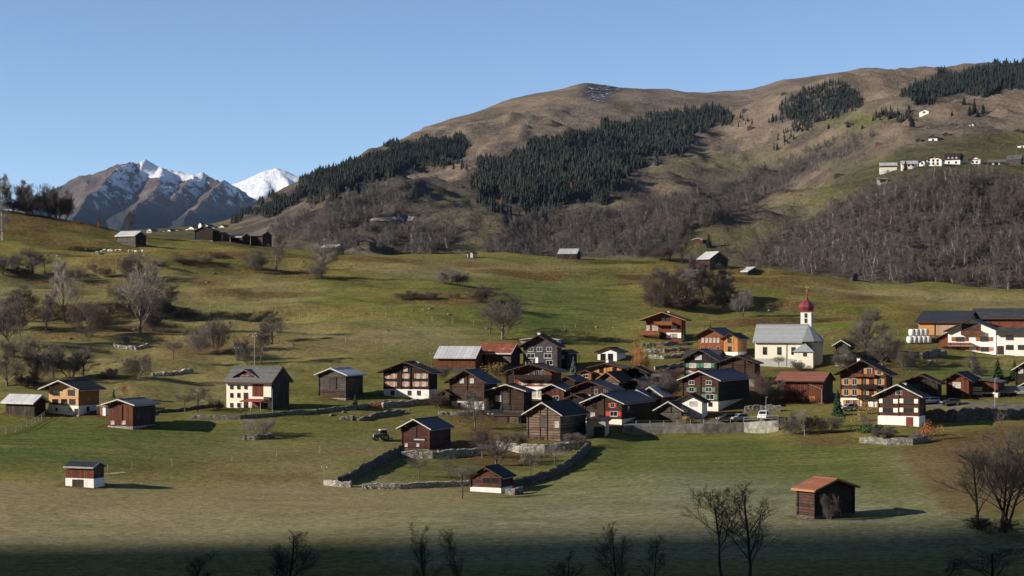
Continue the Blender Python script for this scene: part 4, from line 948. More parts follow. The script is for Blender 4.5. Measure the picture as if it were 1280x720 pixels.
    house('field_barn', 'reddish log barn with a dark gable at the upper clump of bare trees', 'barn', 328, 307, 314, 289.5, 294, 30, xR=339, ridge='along', wall='log_red', roof='slate_grey', trim='trim_brown', ov=.5, ovf=.4, group=FB, side='log_dark')
    house('field_barn', 'silvery roof just showing behind the upper clump of bare trees', 'barn', 420, 311, 401, 305.8, 308.5, 20, L=7, ridge='along', wall='log_grey', roof='silver_plain', trim=None, ov=.4, ovf=.3, group=FB, depth=655)
    house('field_hut', 'tiny whitish hut on the crest above the middle meadow', 'hut', 591, 322.3, 584, 314.3, 316, 25, xR=594, wall='grey_plaster', roof='slate', trim='trim_brown', ov=.3, ovf=.3, logs=False, group=FB, doors=[(585.5, 587, 317, 322, 'door')])
    house('field_barn', 'dark barn with a silvery roof on the skyline of the middle meadow', 'barn', 721, 324.5, 697.5, 311, 316.5, 12, L=8, ridge='along', wall='plank_dark', roof='silver_plain', trim=None, ov=.4, ovf=.3, group=FB)
    house('field_barn', 'tall dark barn with a pale roof slope beside the grove of trees', 'barn', 887, 337.5, 872, 314.5, 324, 48, xR=909, ridge='along', wall='log_brown', roof='silver_plain', trim='trim_brown', ov=.6, ovf=.6, side='plank_dark', group=FB)
    house('field_barn', 'low barn with a pale sloping roof just below the tall dark barn', 'barn', 935, 344, 920, 333.8, 338.8, 45, xR=950.5, ridge='along', wall='plank_dark', roof='silver_plain', trim='trim_white', ov=.5, ovf=.5, side='plank_dark', group=FB)
    house('field_hut', 'tiny black barn half hidden at the foot of the leafless wood', 'hut', 1066, 351.5, 1054, 341.5, 345, 35, xR=1072, ridge='along', wall='plank_dark', roof='bark_dark', trim=None, ov=.3, ovf=.3, group=FB)
    house('field_barn', 'small red barn with a grey roof beside the dark spruce on the far slope', 'barn', 878, 304.5, 866, 297.3, 299.3, 24, L=6, wall='log_red', roof='slate_grey', trim='trim_white', ov=.4, ovf=.3, group=FB, far=True)
    house('shed', 'small dark shed squeezed between the rusted roof barn and the rust coloured chalet', 'shed', 645, 483, 633, 462, 467, 22, L=5, wall='log_dark', roof='bark_dark', trim='trim_brown', ov=.6, ovf=.5)
    house('wood_store', 'low open wood store in the shade below the wide log barn', 'shed', 651, 529.5, 616, 516.5, 518.5, 20, L=3.5, ridge='along', wall='plank_dark', roof='bark_dark', trim='trim_brown', ov=.3, ovf=.2, logs=False, doors=[(622, 634, 521, 529, 'frame_dark'), (637, 648, 521, 529, 'log_pale')])
    house('shed', 'small dark shed behind the big house with red shutters and the tan log barn', 'shed', 802, 487, 786, 473.5, 478.5, 24, L=6, wall='log_dark', roof='slate', trim='trim_brown', ov=.6, ovf=.5)
    house('hay_barn', 'narrow dark barn between the uphill green shuttered house and the wide dark barn', 'barn', 905, 474, 893, 458, 463, 24, L=6, wall='log_dark', roof='bark_dark', trim='trim_brown', ov=.5, ovf=.5)
    house('shed', 'dark lean shed wall to wall with the striped log barn and the small red barn', 'shed', 728, 512, 709, 493, 498.5, 24, L=6, wall='log_dark', roof='bark_dark', trim='trim_brown', ov=.6, ovf=.5)
    house('hay_barn', 'dark low barn half hidden behind the broad brown house with the pale beam', 'barn', 718, 486, 700, 470, 476, 24, L=7, wall='log_dark', roof='slate', trim='trim_brown', ov=.7, ovf=.6)
build_village()

def worn_ground():
    """bare trodden earth and rank growth along the walls of every building"""
    me = bpy.data.objects['ground'].data; a = me.color_attributes['cover']
    buf = np.empty(len(me.vertices)*4, np.float32); a.data.foreach_get('color', buf); buf = buf.reshape(-1, 4)
    X = NEAR.X.ravel(); Y = NEAR.Y.ravel(); wob = 1.6*fbm(X/4, Y/4, 3, 70)
    for (o, t, b, W, L) in HOUSES:
        if o.y > 700: continue
        dx = X-o.x; dy = Y-o.y
        u = np.abs(dx*t.x+dy*t.y)-W/2; v = np.abs(dx*b.x+dy*b.y-L/2)-L/2
        d = np.maximum(u, v)+wob
        buf[:, 2] = np.maximum(buf[:, 2], .85*(1-sstep(.2, 2.8, d)))
    a.data.foreach_set('color', buf.ravel())
worn_ground()
# ------------------------------------------------------------------ the church
def church():
    P = G(1003, 459); th = R(20); t, b = frame_at(P, th); s, c = math.sin(th), math.cos(th)
    def fx(px, off=0.0):
        u = (px-CX)/F; Q = P+b*off
        return -(Q.x-u*Q.y)/(c+u*s)                # 0 at the near corner P, negative to the west
    k = F/P.y
    W = -fx(943.7); L = 8.0
    root = empty('church', P-t*(W/2), -th)
    tag(root, 'cream village church with grey roof, white tower and red onion dome', 'church')
    HOUSES.append((P-t*(W/2), t, b, W, L))
    o = W/2; X = lambda px, off=0: fx(px, off)+o
    Z = lambda py: (P.z*0+(HY-py)/F*P.y-P.z)
    ze = Z(426.0); zr = (HY-407)/F*(P.y+L/2)-P.z
    x0 = -W/2; x1 = W/2
    MB().prism([(0, -2.5), (L, -2.5), (L, ze), (L/2, zr-.3), (0, ze)], 'x', x0, x1).build('nave', M['cream'], root)
    MB().box(x0-.05, x1+.02, -.06, .0-.004, -2.5, Z(448.5)).build('plinth', M['grey_plaster'], root)
    # choir with a sloping end
    xc = X(1027.5, L*.5); xm = x1+(xc-x1)*.55
    m = MB(); y0, y1 = 1.0, L-1.0
    pts = [(x1, y0), (xm, y0), (xc, L*.33), (xc, L*.67), (xm, y1), (x1, y1)]
    n = len(pts)
    m.poly([(p[0], p[1], -2.5) for p in pts]+[(p[0], p[1], ze) for p in pts], [tuple(range(n-1, -1, -1)), tuple(range(n, 2*n))]+[(i, (i+1) % n, n+(i+1) % n, n+i) for i in range(n)])
    m.build('choir', M['cream'], root)
    sl = (zr-ze)/(L/2); ov = .6; T = .3
    m = MB()
    for sg in (-1, 1):
        prof = [(L/2, zr), (L/2+sg*(L/2+ov), ze-sl*ov), (L/2+sg*(L/2+ov), ze-sl*ov+T), (L/2, zr+T)]
        m.prism(prof if sg > 0 else prof[::-1], 'x', x0-.5, x1)
    # hipped end over the choir
    zz = ze-sl*.3; e = .55
    hp = [(x1+.004, -ov, ze-sl*ov+T), (xm+e, y0-e*.6, zz+T*.5), (xc+e, L*.3, zz+T*.3), (xc+e, L*.7, zz+T*.3), (xm+e, y1+e*.6, zz+T*.5), (x1+.004, L+ov, ze-sl*ov+T)]
    ap = [(x1+.004, L/2, zr+T), (x1+(xm-x1)*.35, L/2, zr+T)]
    V = hp+ap
    m.poly(V, [(0, 1, 7, 6), (1, 2, 7), (2, 3, 7), (3, 4, 7), (4, 5, 6, 7), (0, 6, 5)])
    m.poly([(p[0], p[1], p[2]-.25) for p in hp], [(5, 4, 3, 2, 1, 0)])
    ro = m.build('roof', M['church_roof'], root)
    MB().box(x0-.5, x1+1, L/2-.15, L/2+.15, zr+T-.02, zr+T+.09).build('ridge_cap', M['church_roof'], ro)
    MB().tube((x0-.4, -ov-.08, ze-sl*ov+.05), (x1, -ov-.08, ze-sl*ov+.05), .08, n=5).build('gutter', M['metal_grey'], root)
    for px in (956, 974, 991.7):
        window_part(root, X(px), -.03, Z(438.6), .95, 1.75, 'd', mull=True)
        q = MB(); xx = X(px); z = Z(427.2)
        q.poly([(xx+.34*math.cos(a*math.pi/6), -.05, z+.34*math.sin(a*math.pi/6)) for a in range(12)]+[(xx+.34*math.cos(a*math.pi/6), .02, z+.34*math.sin(a*math.pi/6)) for a in range(12)],
               [tuple(range(11, -1, -1)), tuple(range(12, 24))]+[(i, (i+1) % 12, 12+(i+1) % 12, 12+i) for i in range(12)])
        q.build('round_window', M['glass'], root)
    MB().tube((X(983), -.12, Z(427)), (X(983), -.12, Z(458)), .07, n=5).build('downpipe', M['metal_grey'], root)
    window_part(root, X(1011), y0-.03, Z(433.5), .8, 1.5, 'd')
    # sacristy
    sx0, sx1 = X(994), X(1016.7, -1.2); sd = 4.5
    zs = Z(439.5); za = Z(428.5)
    MB().box(sx0, sx1, -1.6, y0+.02, -2.5, zs).build('sacristy', M['cream'], root)
    cxm = (sx0+sx1)/2
    m = MB().poly([(sx0-.4, -2.0, zs-.05), (sx1+.4, -2.0, zs-.05), (sx1+.4, y0-.02, zs-.05), (sx0-.4, y0-.02, zs-.05), (cxm, -.1, za), (cxm, y0-.02, za)],
                  [(0, 1, 4), (1, 2, 5, 4), (0, 4, 5, 3), (0, 3, 2, 1), (2, 3, 5)])
    m.build('sacristy_roof', M['church_roof'], root)
    window_part(root, X(1006, -1.6), -1.63, Z(442), .8, 1.1, 'd')
    # tower, on the hill side of the choir
    off = L*.72
    tx0, tx1 = X(1000.7, off), X(1014, off); w = tx1-tx0
    yt = lambda py: (HY-py)/F*(P.y+off*c)-P.z
    zt = yt(389.7)
    tw = MB().box(tx0, tx1, off, off+w, -1, zt).build('tower', M['white'], root)
    for py in (394, 400.6):
        xx = (tx0+tx1)/2; z = yt(py)
        q = MB().box(xx-.34, xx+.34, off-.05, off+.02, z-.62, z+.5)
        q.box(tx1-.02, tx1+.05, off+w/2-.34, off+w/2+.34, z-.62, z+.5)
        for j in range(4): q.box(xx-.3, xx+.3, off-.1, off-.052, z-.55+j*.27, z-.47+j*.27)
        q.build('louvre', M['frame_dark'], tw)
    MB().box(tx0-.25, tx1+.25, off-.25, off+w+.25, zt+.002, zt+.25).build('cornice', M['church_dome'], tw)
    h = yt(366.5)-zt; r = w/2
    prof = [(r*1.27, .25), (r*1.16, .4), (r*1.24, .1*h), (r*1.38, .18*h), (r*1.47, .27*h), (r*1.44, .36*h), (r*1.24, .45*h), (r*.9, .53*h), (r*.5, .61*h), (r*.3, .69*h), (r*.2, .8*h), (r*.12, h)]
    MB().lathe([(a, zt+z) for a, z in prof], 8, (tx0+tx1)/2, off+w/2).build('onion_dome', M['church_dome'], tw)
    zx = zt+h; cxm = (tx0+tx1)/2; cym = off+w/2
    m = MB().lathe([(.05, zx-.1), (.05, zx+.35), (.24, zx+.42), (.3, zx+.6), (.22, zx+.78), (.05, zx+.85), (.05, zx+2.1)], 8, cxm, cym)
    m.box(cxm-.5, cxm+.5, cym-.06, cym+.06, zx+1.45, zx+1.58)
    m.build('cross', M['gold'], tw)
church()

# ------------------------------------------------------------------ stone walls, fences
def ground_z(x, y): return NEAR.z_at(x, y)

def resample(pts, step):
    out = []
    for a, b in zip(pts[:-1], pts[1:]):
        n = max(1, int((b-a).length/step))
        out += [a+(b-a)*(i/n) for i in range(n)]
    out.append(pts[-1]); return out

def stone_wall(name, label, pix, h, thick=.6, mat='stone', pts=None, rough=.12, top=None, group=None, jag=1.0):
    """a dry stone wall following the ground along points seen at its foot"""
    P = pts or [G(*p) for p in pix]
    Q = resample([Vector((p.x, p.y, 0)) for p in P], .45)
    n = len(Q); cols = 7
    V = []; rr = random.Random(len(label))
    c0 = Q[n//2]
    zc = ground_z(c0.x, c0.y)
    L = 0
    for i, q in enumerate(Q):
        a = Q[max(0, i-1)]; bq = Q[min(n-1, i+1)]
        d = (bq-a).normalized(); nr = Vector((d.y, -d.x, 0))
        g = ground_z(q.x, q.y)
        hh = .8*(h if not callable(h) else h(i/(n-1)))*(1+jag*.28*(vnoise(i*.35, 0.0, 7)-.5)+jag*.12*(rr.random()-.5))
        gb = min(ground_z(q.x-nr.x*s*thick, q.y-nr.y*s*thick) for s in (-1, 1))
        prof = [(-.5, gb-g-.6), (-.5, hh*.35), (-.44, hh*.92), (0, hh*1.04), (.44, hh*.95), (.5, hh*.35), (.5, gb-g-.6)]
        for (u, z) in prof:
            j = rough*(rr.random()-.5)
            V.append((q.x-c0.x+nr.x*(u*thick+j), q.y-c0.y+nr.y*(u*thick+j), g+z+rough*.6*(rr.random()-.5)-zc))
    Fc = [(i*cols+j, (i+1)*cols+j, (i+1)*cols+j+1, i*cols+j+1) for i in range(n-1) for j in range(cols-1)]
    m = MB(); m.poly(V, Fc+[tuple(range(cols)), tuple((n-1)*cols+j for j in range(cols-1, -1, -1))])
    o = m.build(name, M[mat]); o.location = (c0.x, c0.y, zc)
    tag(o, label, 'wall', group); return o

stone_wall('stone_wall', 'long low stone wall running below the white farmhouse to the dark log barn', [(236, 524), (300, 524), (342, 520), (400, 516), (443, 512), (470, 507), (484, 504)], 1.0, .7, 'stone')
stone_wall('stone_wall', 'stone terrace wall at the foot of the large house with salmon shutters', [(478, 509.5), (500, 508), (540, 505)], 1.5, .7, 'stone_pale')
stone_wall('stone_wall', 'short pale stone wall with a bare bush growing over it, on the slope below the farmhouse', [(303, 549), (322, 549.5), (343, 548)], 1.25, .8, 'stone')
stone_wall('stone_wall', 'broken dry wall of grey boulders on the slope uphill of the tractor', [(424, 524), (438, 525), (452, 526), (462, 523), (476, 520), (505, 516)], .9, .8, 'stone', rough=.35, jag=2)
stone_wall('stone_wall', 'dark sloping orchard wall running down from the red brown log barn', [(504, 566), (480, 578), (458, 590), (436, 603), (420, 607)], 1.9, .7, 'stone_shade_dark')
stone_wall('stone_wall', 'pale lower orchard wall, the short piece before the gap', [(406, 606), (420, 608), (439, 609)], 1.15, .8, 'stone_pale')
stone_wall('stone_wall', 'pale lower orchard wall, the long piece up to the small red brown shed', [(453, 611), (500, 611), (545, 609), (588, 607)], 1.1, .8, 'stone_pale')
stone_wall('stone_wall', 'curved dark orchard wall sweeping down from the striped log barn', [(737, 560), (728, 571), (716, 581), (700, 591), (680, 600), (660, 606), (640, 610)], 1.75, .7, 'stone_shade_dark')
stone_wall('stone_wall', 'low stub of stone wall at the corner of the small red brown shed', [(633, 618), (643, 618.5), (652, 617)], 1.35, .9, 'stone')
stone_wall('stone_wall', 'bright stone wall under the striped log barn', [(622, 560), (650, 566), (680, 566), (705, 563), (735, 560)], 1.9, .8, 'stone_pale')
stone_wall('stone_wall', 'stone wall under the red brown log barn and along the top of the orchard', [(502, 572), (540, 573), (570, 571), (600, 569)], 1.6, .8, 'stone_pale')
stone_wall('stone_wall', 'pale garden wall in front of the house with the white ground floor and walnut tree', [(548, 518), (575, 519), (606, 517)], .9, .8, 'stone_pale')
stone_wall('stone_wall', 'mossy garden wall below the house with white shutters', [(1076, 553), (1110, 556), (1140, 556), (1158, 552)], 1.4, .8, 'stone')
stone_wall('retaining_wall', 'high retaining wall of the road, dark in shadow and then pale stone', [(1156, 527), (1195, 527.5), (1236, 525), (1285, 522), (1330, 521)], lambda t: 3.0 if t < .5 else 2.4, .8, 'stone_shade_dark')
stone_wall('stone_wall', 'pale wall beside the parked cars below the wide dark barn', [(931, 515), (955, 514), (976, 514)], 1.7, .7, 'stone')
stone_wall('stone_wall', 'lowest terrace wall of the rock garden under the rust red chalet', [(806, 447.5), (830, 448.5), (858, 446.5)], 1.1, .8, 'stone_pale', rough=.3)
stone_wall('stone_wall', 'middle terrace wall of the rock garden under the rust red chalet', [(804, 440), (830, 440.5), (860, 438)], 1.1, .8, 'stone_pale', rough=.3)
stone_wall('stone_wall', 'top terrace wall of the rock garden under the rust red chalet', [(802, 432.5), (830, 432.5), (860, 430.5)], 1.0, .8, 'stone', rough=.3)
stone_wall('stone_wall', 'pale parking terrace wall above the dark village shrubs', [(818, 462), (835, 461), (853, 458)], 1.2, .8, 'stone')
stone_wall('stone_wall', 'ruined pale wall on the pasture above the red brown barn', [(190, 469), (215, 468.5), (241, 466)], .9, 1.0, 'stone_pale', rough=.4, jag=2)
stone_wall('stone_wall', 'curved line of pale boulders on the pasture under the bare shrubs', [(143, 431), (150, 435), (170, 436), (186, 433)], .8, 1.0, 'stone_pale', rough=.4, jag=2)
stone_wall('stone_wall', 'low wall beside the two bare fruit trees, left end at the red brown barn', [(196, 516), (215, 515), (240, 512), (280, 509)], .8, .6, 'stone_shade_dark')
stone_wall('stone_wall', 'grey boulder bank below the white chalet terrace', [(1150, 448), (1165, 446.5), (1180, 443.5)], 1.8, 1.2, 'stone', rough=.5)

def fence(name, label, pix, gap, h=1.1, rails=0, mat='post_wood', r=.06, pts=None, wire=True):
    P = pts or [G(*p) for p in pix]
    Q = resample([Vector((p.x, p.y, 0)) for p in P], gap)
    c0 = Vector((Q[0].x, Q[0].y, ground_z(Q[0].x, Q[0].y)))
    root = empty(name, c0); tag(root, label, 'fence')
    tops = []
    rr = random.Random(len(label))
    for q in Q:
        z = ground_z(q.x, q.y)
        p = Vector((q.x, q.y, z))-c0
        hh = h*(.9+.2*rr.random())
        lean = Vector((rr.uniform(-.05, .05), rr.uniform(-.05, .05), 0))
        MB().tube(p+Vector((0, 0, -.3)), p+Vector((0, 0, hh))+lean, r, r*.85, 5).build('post', M[mat], root)
        tops.append(p+Vector((0, 0, h)))
    m = MB()
    for a, b in zip(tops[:-1], tops[1:]):
        for f in ((.95, .5) if rails or wire else ()):
            o = Vector((0, 0, -h*(1-f)))
            m.tube(a+o, b+o, (.045 if rails else .004), n=4, caps=False)
    if m.v: m.build('rail' if rails else 'wire', M['frame_dark' if not rails else mat], root)
    return root
fence('pasture_fence', 'long line of pale pasture posts crossing the middle meadow below the hedges', [(356, 392), (430, 397), (500, 399.5), (540, 401), (592, 406)], 4.6, 1.3)
fence('pasture_fence', 'short row of pasture posts above the long barn with two roofs', [(432, 428), (470, 430), (490, 444), (520, 440)], 5.5, 1.2)
fence('pasture_fence', 'row of pasture posts on the green slope above the small white house', [(706, 412), (745, 412), (790, 413), (800, 412)], 5.0, 1.2)
fence('pasture_fence', 'row of pasture posts behind the church on the meadow', [(1028, 424), (1040, 425), (1062, 426), (1110, 420), (1135, 417)], 3.2, 1.1)
fence('garden_fence', 'weathered wooden fence climbing from the meadow edge to the silver roofed low barn', [(-6, 546), (20, 540), (40, 531), (56, 521)], 2.2, 1.1, rails=1)
fence('pasture_fence', 'thin fence along the grassy step below the red brown barn', [(135, 588), (165, 587), (215, 583), (290, 577), (400, 566)], 7.0, 1.2)
fence('pasture_fence', 'pasture posts below the big bare tree on the hillside', [(240, 384), (262, 384), (300, 386), (345, 390)], 4.0, 1.1)

# the concrete wall below the cars, with its railing
def concrete_wall():
    P = [G(x, y) for x, y in ((778, 541), (830, 542), (880, 541.5), (930, 540), (973, 538.5))]
    n = len(P); tops = []
    c0 = P[0]; V = []; Fc = []
    for p, top in zip(P, (532.5, 532, 530, 528, 525.5)):
        zt = (HY-top)/F*p.y; tops.append(Vector((p.x, p.y, zt)))
        for (dy, z) in ((0, p.z-1.5), (0, zt), (.45, zt), (.45, p.z-1.5)): V.append((p.x-c0.x, p.y+dy-c0.y, z-c0.z))
    for i in range(n-1):
        for j in range(3): Fc.append((i*4+j, i*4+4+j, i*4+5+j, i*4+1+j))
    Fc += [(0, 1, 2, 3), (n*4-1, n*4-2, n*4-3, n*4-4)]
    o = MB().poly(V, Fc).build('retaining_wall', M['concrete']); o.location = c0
    tag(o, 'long streaked concrete retaining wall at the head of the green meadow', 'wall')
    Q = resample([t+Vector((0, .22, 0)) for t in tops], 2.6)
    root = empty('railing', Q[0]); tag(root, 'grey pipe railing along the top of the concrete retaining wall', 'railing')
    m = MB()
    for i, q in enumerate(Q):
        p = q-Q[0]
        MB().tube(p+Vector((0, 0, -.05)), p+Vector((0, 0, 1.05)), .05, n=5).build('post', M['metal_grey'], root)
        if i:
            a = Q[i-1]-Q[0]
            for z in (1.0, .5): m.tube(a+Vector((0, 0, z)), p+Vector((0, 0, z)), .035, n=4, caps=False)
    m.build('rail', M['metal_grey'], root)
concrete_wall()

# ------------------------------------------------------------------ poles and lamps
def pole(label, px, py, pytop, lamp=False, r=.09, mat='pole_wood', cat='utility pole'):
    p = G(px, py); h = (py-pytop)/F*p.y
    root = empty('street_lamp' if lamp else 'utility_pole', p); tag(root, label, 'street lamp' if lamp else cat)
    MB().tube((0, 0, -.4), (0, 0, h), r*1.2, r*.8, 7).build('mast', M[mat], root)
    if lamp:
        MB().tube((0, 0, h-.05), (0, -.9, h+.15), .045, n=5).build('arm', M[mat], root)
        q = MB().box(-.16, .16, -1.45, -.85, h+.08, h+.24).build('lamp_head', M['metal_grey'], root)
        MB().box(-.12, .12, -1.4, -.9, h+.03, h+.078).build('lens', M['lens'], q)
    else:
        MB().tube((-.55, 0, h-.5), (.55, 0, h-.5), .05, n=5).build('crossarm', M[mat], root)
        for x in (-.45, .45): MB().lathe([(.03, h-.45), (.06, h-.38), (.06, h-.25), (.02, h-.2)], 6, x, 0).build('insulator', M['white'], root)
pole('tall pale pole behind the chimneys of the white farmhouse', 318.3, 470, 418, mat='post_wood')
pole('slim dark pole uphill of the white farmhouse dormer', 295.3, 468, 433)
pole('street lamp at the corner of the white farmhouse terrace', 340.5, 521, 487, True, .06, 'metal_grey')
pole('wooden pole standing by the end of the striped galvanised barn', 539.5, 467, 440)
pole('thin pole on the meadow edge behind the dark spruce', 723.7, 464, 443)
pole('street lamp in front of the flat roofed shop', 1243.7, 509, 473, True, .06, 'metal_grey')
pole('street lamp beside the white van', 957.5, 521, 497, True, .05, 'metal_grey')
pole('wooden pole above the small white house, bare and thin', 768, 427, 408)
pole('grey metal post at the gap in the lower orchard wall', 405.3, 606, 581, mat='post_wood', r=.05)

# ------------------------------------------------------------------ vehicles
def wheel(parent, x, y, r, w=.22):
    m = MB(); n = 14
    pr = [(r*.55, -w/2), (r*.92, -w/2), (r, -w*.3), (r, w*.3), (r*.92, w/2), (r*.55, w/2)]
    V = []; Fc = []
    for (a, s) in pr:
        for i in range(n): V.append((a*math.cos(2*math.pi*i/n), s, a*math.sin(2*math.pi*i/n)))
    for j in range(len(pr)-1):
        for i in range(n): Fc.append((j*n+i, j*n+(i+1) % n, (j+1)*n+(i+1) % n, (j+1)*n+i))
    m.poly(V, Fc+[tuple(range(n)), tuple((len(pr)-1)*n+i for i in range(n-1, -1, -1))])
    o = m.build('wheel', M['tyre'], parent); o.location = (x, y, r)
    q = MB()
    sy = -1 if y < 0 else 1
    q.poly([(r*.56*math.cos(2*math.pi*i/n), sy*(w/2+.01), r*.56*math.sin(2*math.pi*i/n)) for i in range(n)]+[(r*.56*math.cos(2*math.pi*i/n), sy*(w/2-.05), r*.56*math.sin(2*math.pi*i/n)) for i in range(n)],
           [tuple(range(n)), tuple(range(2*n-1, n-1, -1))]+[(i, n+i, n+(i+1) % n, (i+1) % n) for i in range(n)])
    q.build('rim', M['rim'], o)
    return o

def car(label, px, py, heading, paint, kind='hatch', cat='car'):
    """heading in degrees: 0 = nose towards +x"""
    p = G(px, py)
    root = empty('parked_car' if kind != 'van' else 'parked_van', p+Vector((0, 0, .05)), R(heading)); tag(root, label, cat)
    Ln, Wd = (4.1, 1.72) if kind == 'hatch' else (4.9, 1.85)
    if kind == 'hatch':
        low = [(-2.05,.35),(-2.0,.75),(-1.9,.9),(.85,.95),(1.85,.78),(2.05,.6),(2.05,.35)]
        gh = [(-1.85,.92),(-1.55,1.42),(-.2,1.5),(.35,1.42),(1.05,.95)]
    else:
        low = [(-2.45,.4),(-2.45,1.05),(1.5,1.1),(2.3,.95),(2.45,.7),(2.45,.4)]
        gh = [(-2.42,1.07),(-2.35,1.9),(.9,1.95),(1.25,1.85),(1.9,1.1)]
    hw = Wd/2
    low = low[::-1]
    MB().prism(low, 'y', -hw, hw).build('body', M[paint], root)
    cx = sum(q[0] for q in gh)/len(gh)
    n = len(gh); V = []
    for s in (-1, 1):
        for (x, z) in gh: V.append((x, s*(hw-.02 if z < 1.2 else hw-.18), z))
    fs = [tuple(range(n)), tuple(range(2*n-1, n-1, -1))]+[(i, n+i, n+(i+1) % n, (i+1) % n) for i in range(n)]
    cab = MB().poly(V, fs).build('cabin', M[paint], root)
    # glass: side strips and screens just proud of the cabin
    zl, zh = (.98, 1.4) if kind == 'hatch' else (1.2, 1.78)
    xa, xb = (-1.55, .72) if kind == 'hatch' else (-.2 if kind == 'van' else -2.2, 1.35)
    for s in (-1, 1):
        y0, y1 = s*(hw-.0), s*(hw-.155)
        MB().poly([(xa-.05, y0, zl), (xb, y0, zl), (xb-.45, y1, zh), (xa+.12, y1, zh), (xa-.05, y0-s*.04, zl), (xb, y0-s*.04, zl), (xb-.45, y1-s*.04, zh), (xa+.12, y1-s*.04, zh)],
                  [(0, 1, 2, 3), (7, 6, 5, 4), (0, 4, 5, 1), (1, 5, 6, 2), (2, 6, 7, 3), (3, 7, 4, 0)]).build('side_window', M['glass'], root)
    a, b = gh[-1], gh[-2]
    dx = .03
    MB().poly([(a[0]+dx-.1, -hw+.16, a[1]+.07), (a[0]+dx-.1, hw-.16, a[1]+.07), (b[0]+dx+.05, hw-.28, b[1]-.03), (b[0]+dx+.05, -hw+.28, b[1]-.03)], [(0, 1, 2, 3)]).build('windscreen', M['glass'], root)
    a, b = gh[0], gh[1]
    MB().poly([(a[0]-.03+.1, -hw+.16, a[1]+.14), (a[0]-.03+.1, hw-.16, a[1]+.14), (b[0]-.03-.03, hw-.28, b[1]-.05), (b[0]-.03-.03, -hw+.28, b[1]-.05)], [(3, 2, 1, 0)]).build('rear_window', M['glass'], root)
    fxx, rx = low[0][0], low[-1][0]
    for s in (-1, 1):
        MB().box(fxx-.12, fxx+.015, s*(hw-.28)-.17, s*(hw-.28)+.17, .58, .74).build('headlight', M['lens'], root)
        MB().box(rx-.015, rx+.12, s*(hw-.2)-.12, s*(hw-.2)+.12, .7, .9).build('tail_light', M['lens_red'], root)
    MB().box(fxx-.05, fxx+.05, -hw+.1, hw-.1, .3, .5).box(rx-.05, rx+.05, -hw+.1, hw-.1, .3, .5).build('bumper', M['tyre'], root)
    for x in (-Ln*.31, Ln*.31):
        for s in (-1, 1): wheel(root, x, s*(hw-.1), .33 if kind == 'hatch' else .37)
    return root
car('white van parked at the end of the concrete retaining wall', 955, 525, 250, 'car_white', 'van', 'van')
car('silver car parked between the dark car and the white van', 924, 526.3, 205, 'car_silver')
car('dark olive car parked behind the railing, nearest the big house with green shutters', 908, 526.8, 200, 'car_dark')
car('white car half hidden behind the house with white shutters', 1163, 505, 200, 'car_white')
car('dark estate car parked on the road in front of the reddish barn', 1188, 506.5, 185, 'car_dark')
car('small silver car in front of the cream ground floor with orange shutters', 1061, 513.5, 200, 'car_silver')
car('dark car parked on the terrace under the rock garden', 838, 466.5, 195, 'car_dark')
car('dark blue car at the end of the wall below the walnut tree', 619, 521, 240, 'car_green')

def tractor():
    p = G(477, 551)
    root = empty('tractor', p+Vector((0, 0, .03)), R(200)); root.scale = (.82,)*3; tag(root, 'bluish green tractor with a white cab roof working alone on the slope', 'tractor')
    MB().prism([(.2,.75),(2.0,.75),(2.05,1.35),(1.8,1.55),(.2,1.65)], 'y', -.42, .42).build('bonnet', M['tractor_green'], root)
    MB().box(-1.2, .3, -.5, .5, .6, 1.15).build('chassis', M['tractor_green'], root)
    m = MB()
    for x in (-1.15, .3):
        for y in (-.72, .72): m.tube((x, y, 1.1), (x*.9, y*.92, 2.45), .06, n=5)
    m.build('cab_frame', M['frame_dark'], root)
    MB().poly([(x, y, z) for z, k in ((1.16, 1), (2.42, .9)) for x, y in ((-1.12*k, -.69*k), (.27*k, -.69*k), (.27*k, .69*k), (-1.12*k, .69*k))],
              [(0, 1, 5, 4), (1, 2, 6, 5), (2, 3, 7, 6), (3, 0, 4, 7)]).build('cab_glass', M['glass'], root)
    MB().prism([(-1.35, 2.44), (.55, 2.44), (.45, 2.66), (-1.2, 2.7)], 'y', -.85, .85).build('cab_roof', M['car_white'], root)
    MB().tube((1.1, -.3, 1.5), (1.1, -.3, 2.3), .05, n=5).build('exhaust', M['tyre'], root)
    for s in (-1, 1):
        wheel(root, -.75, s*.95, .82, .5); wheel(root, 1.5, s*.85, .55, .35)
        MB().box(-1.5, .1, s*.95-.3, s*.95+.3, 1.66, 1.76).build('mudguard', M['tractor_green'], root)
        MB().box(2.03, 2.09, s*.25-.1, s*.25+.1, 1.2, 1.36).build('headlight', M['lens'], root)
    MB().box(-2.6, -1.3, -1.0, 1.0, .35, .75).build('hitched_implement', M['car_silver'], root)
tractor()

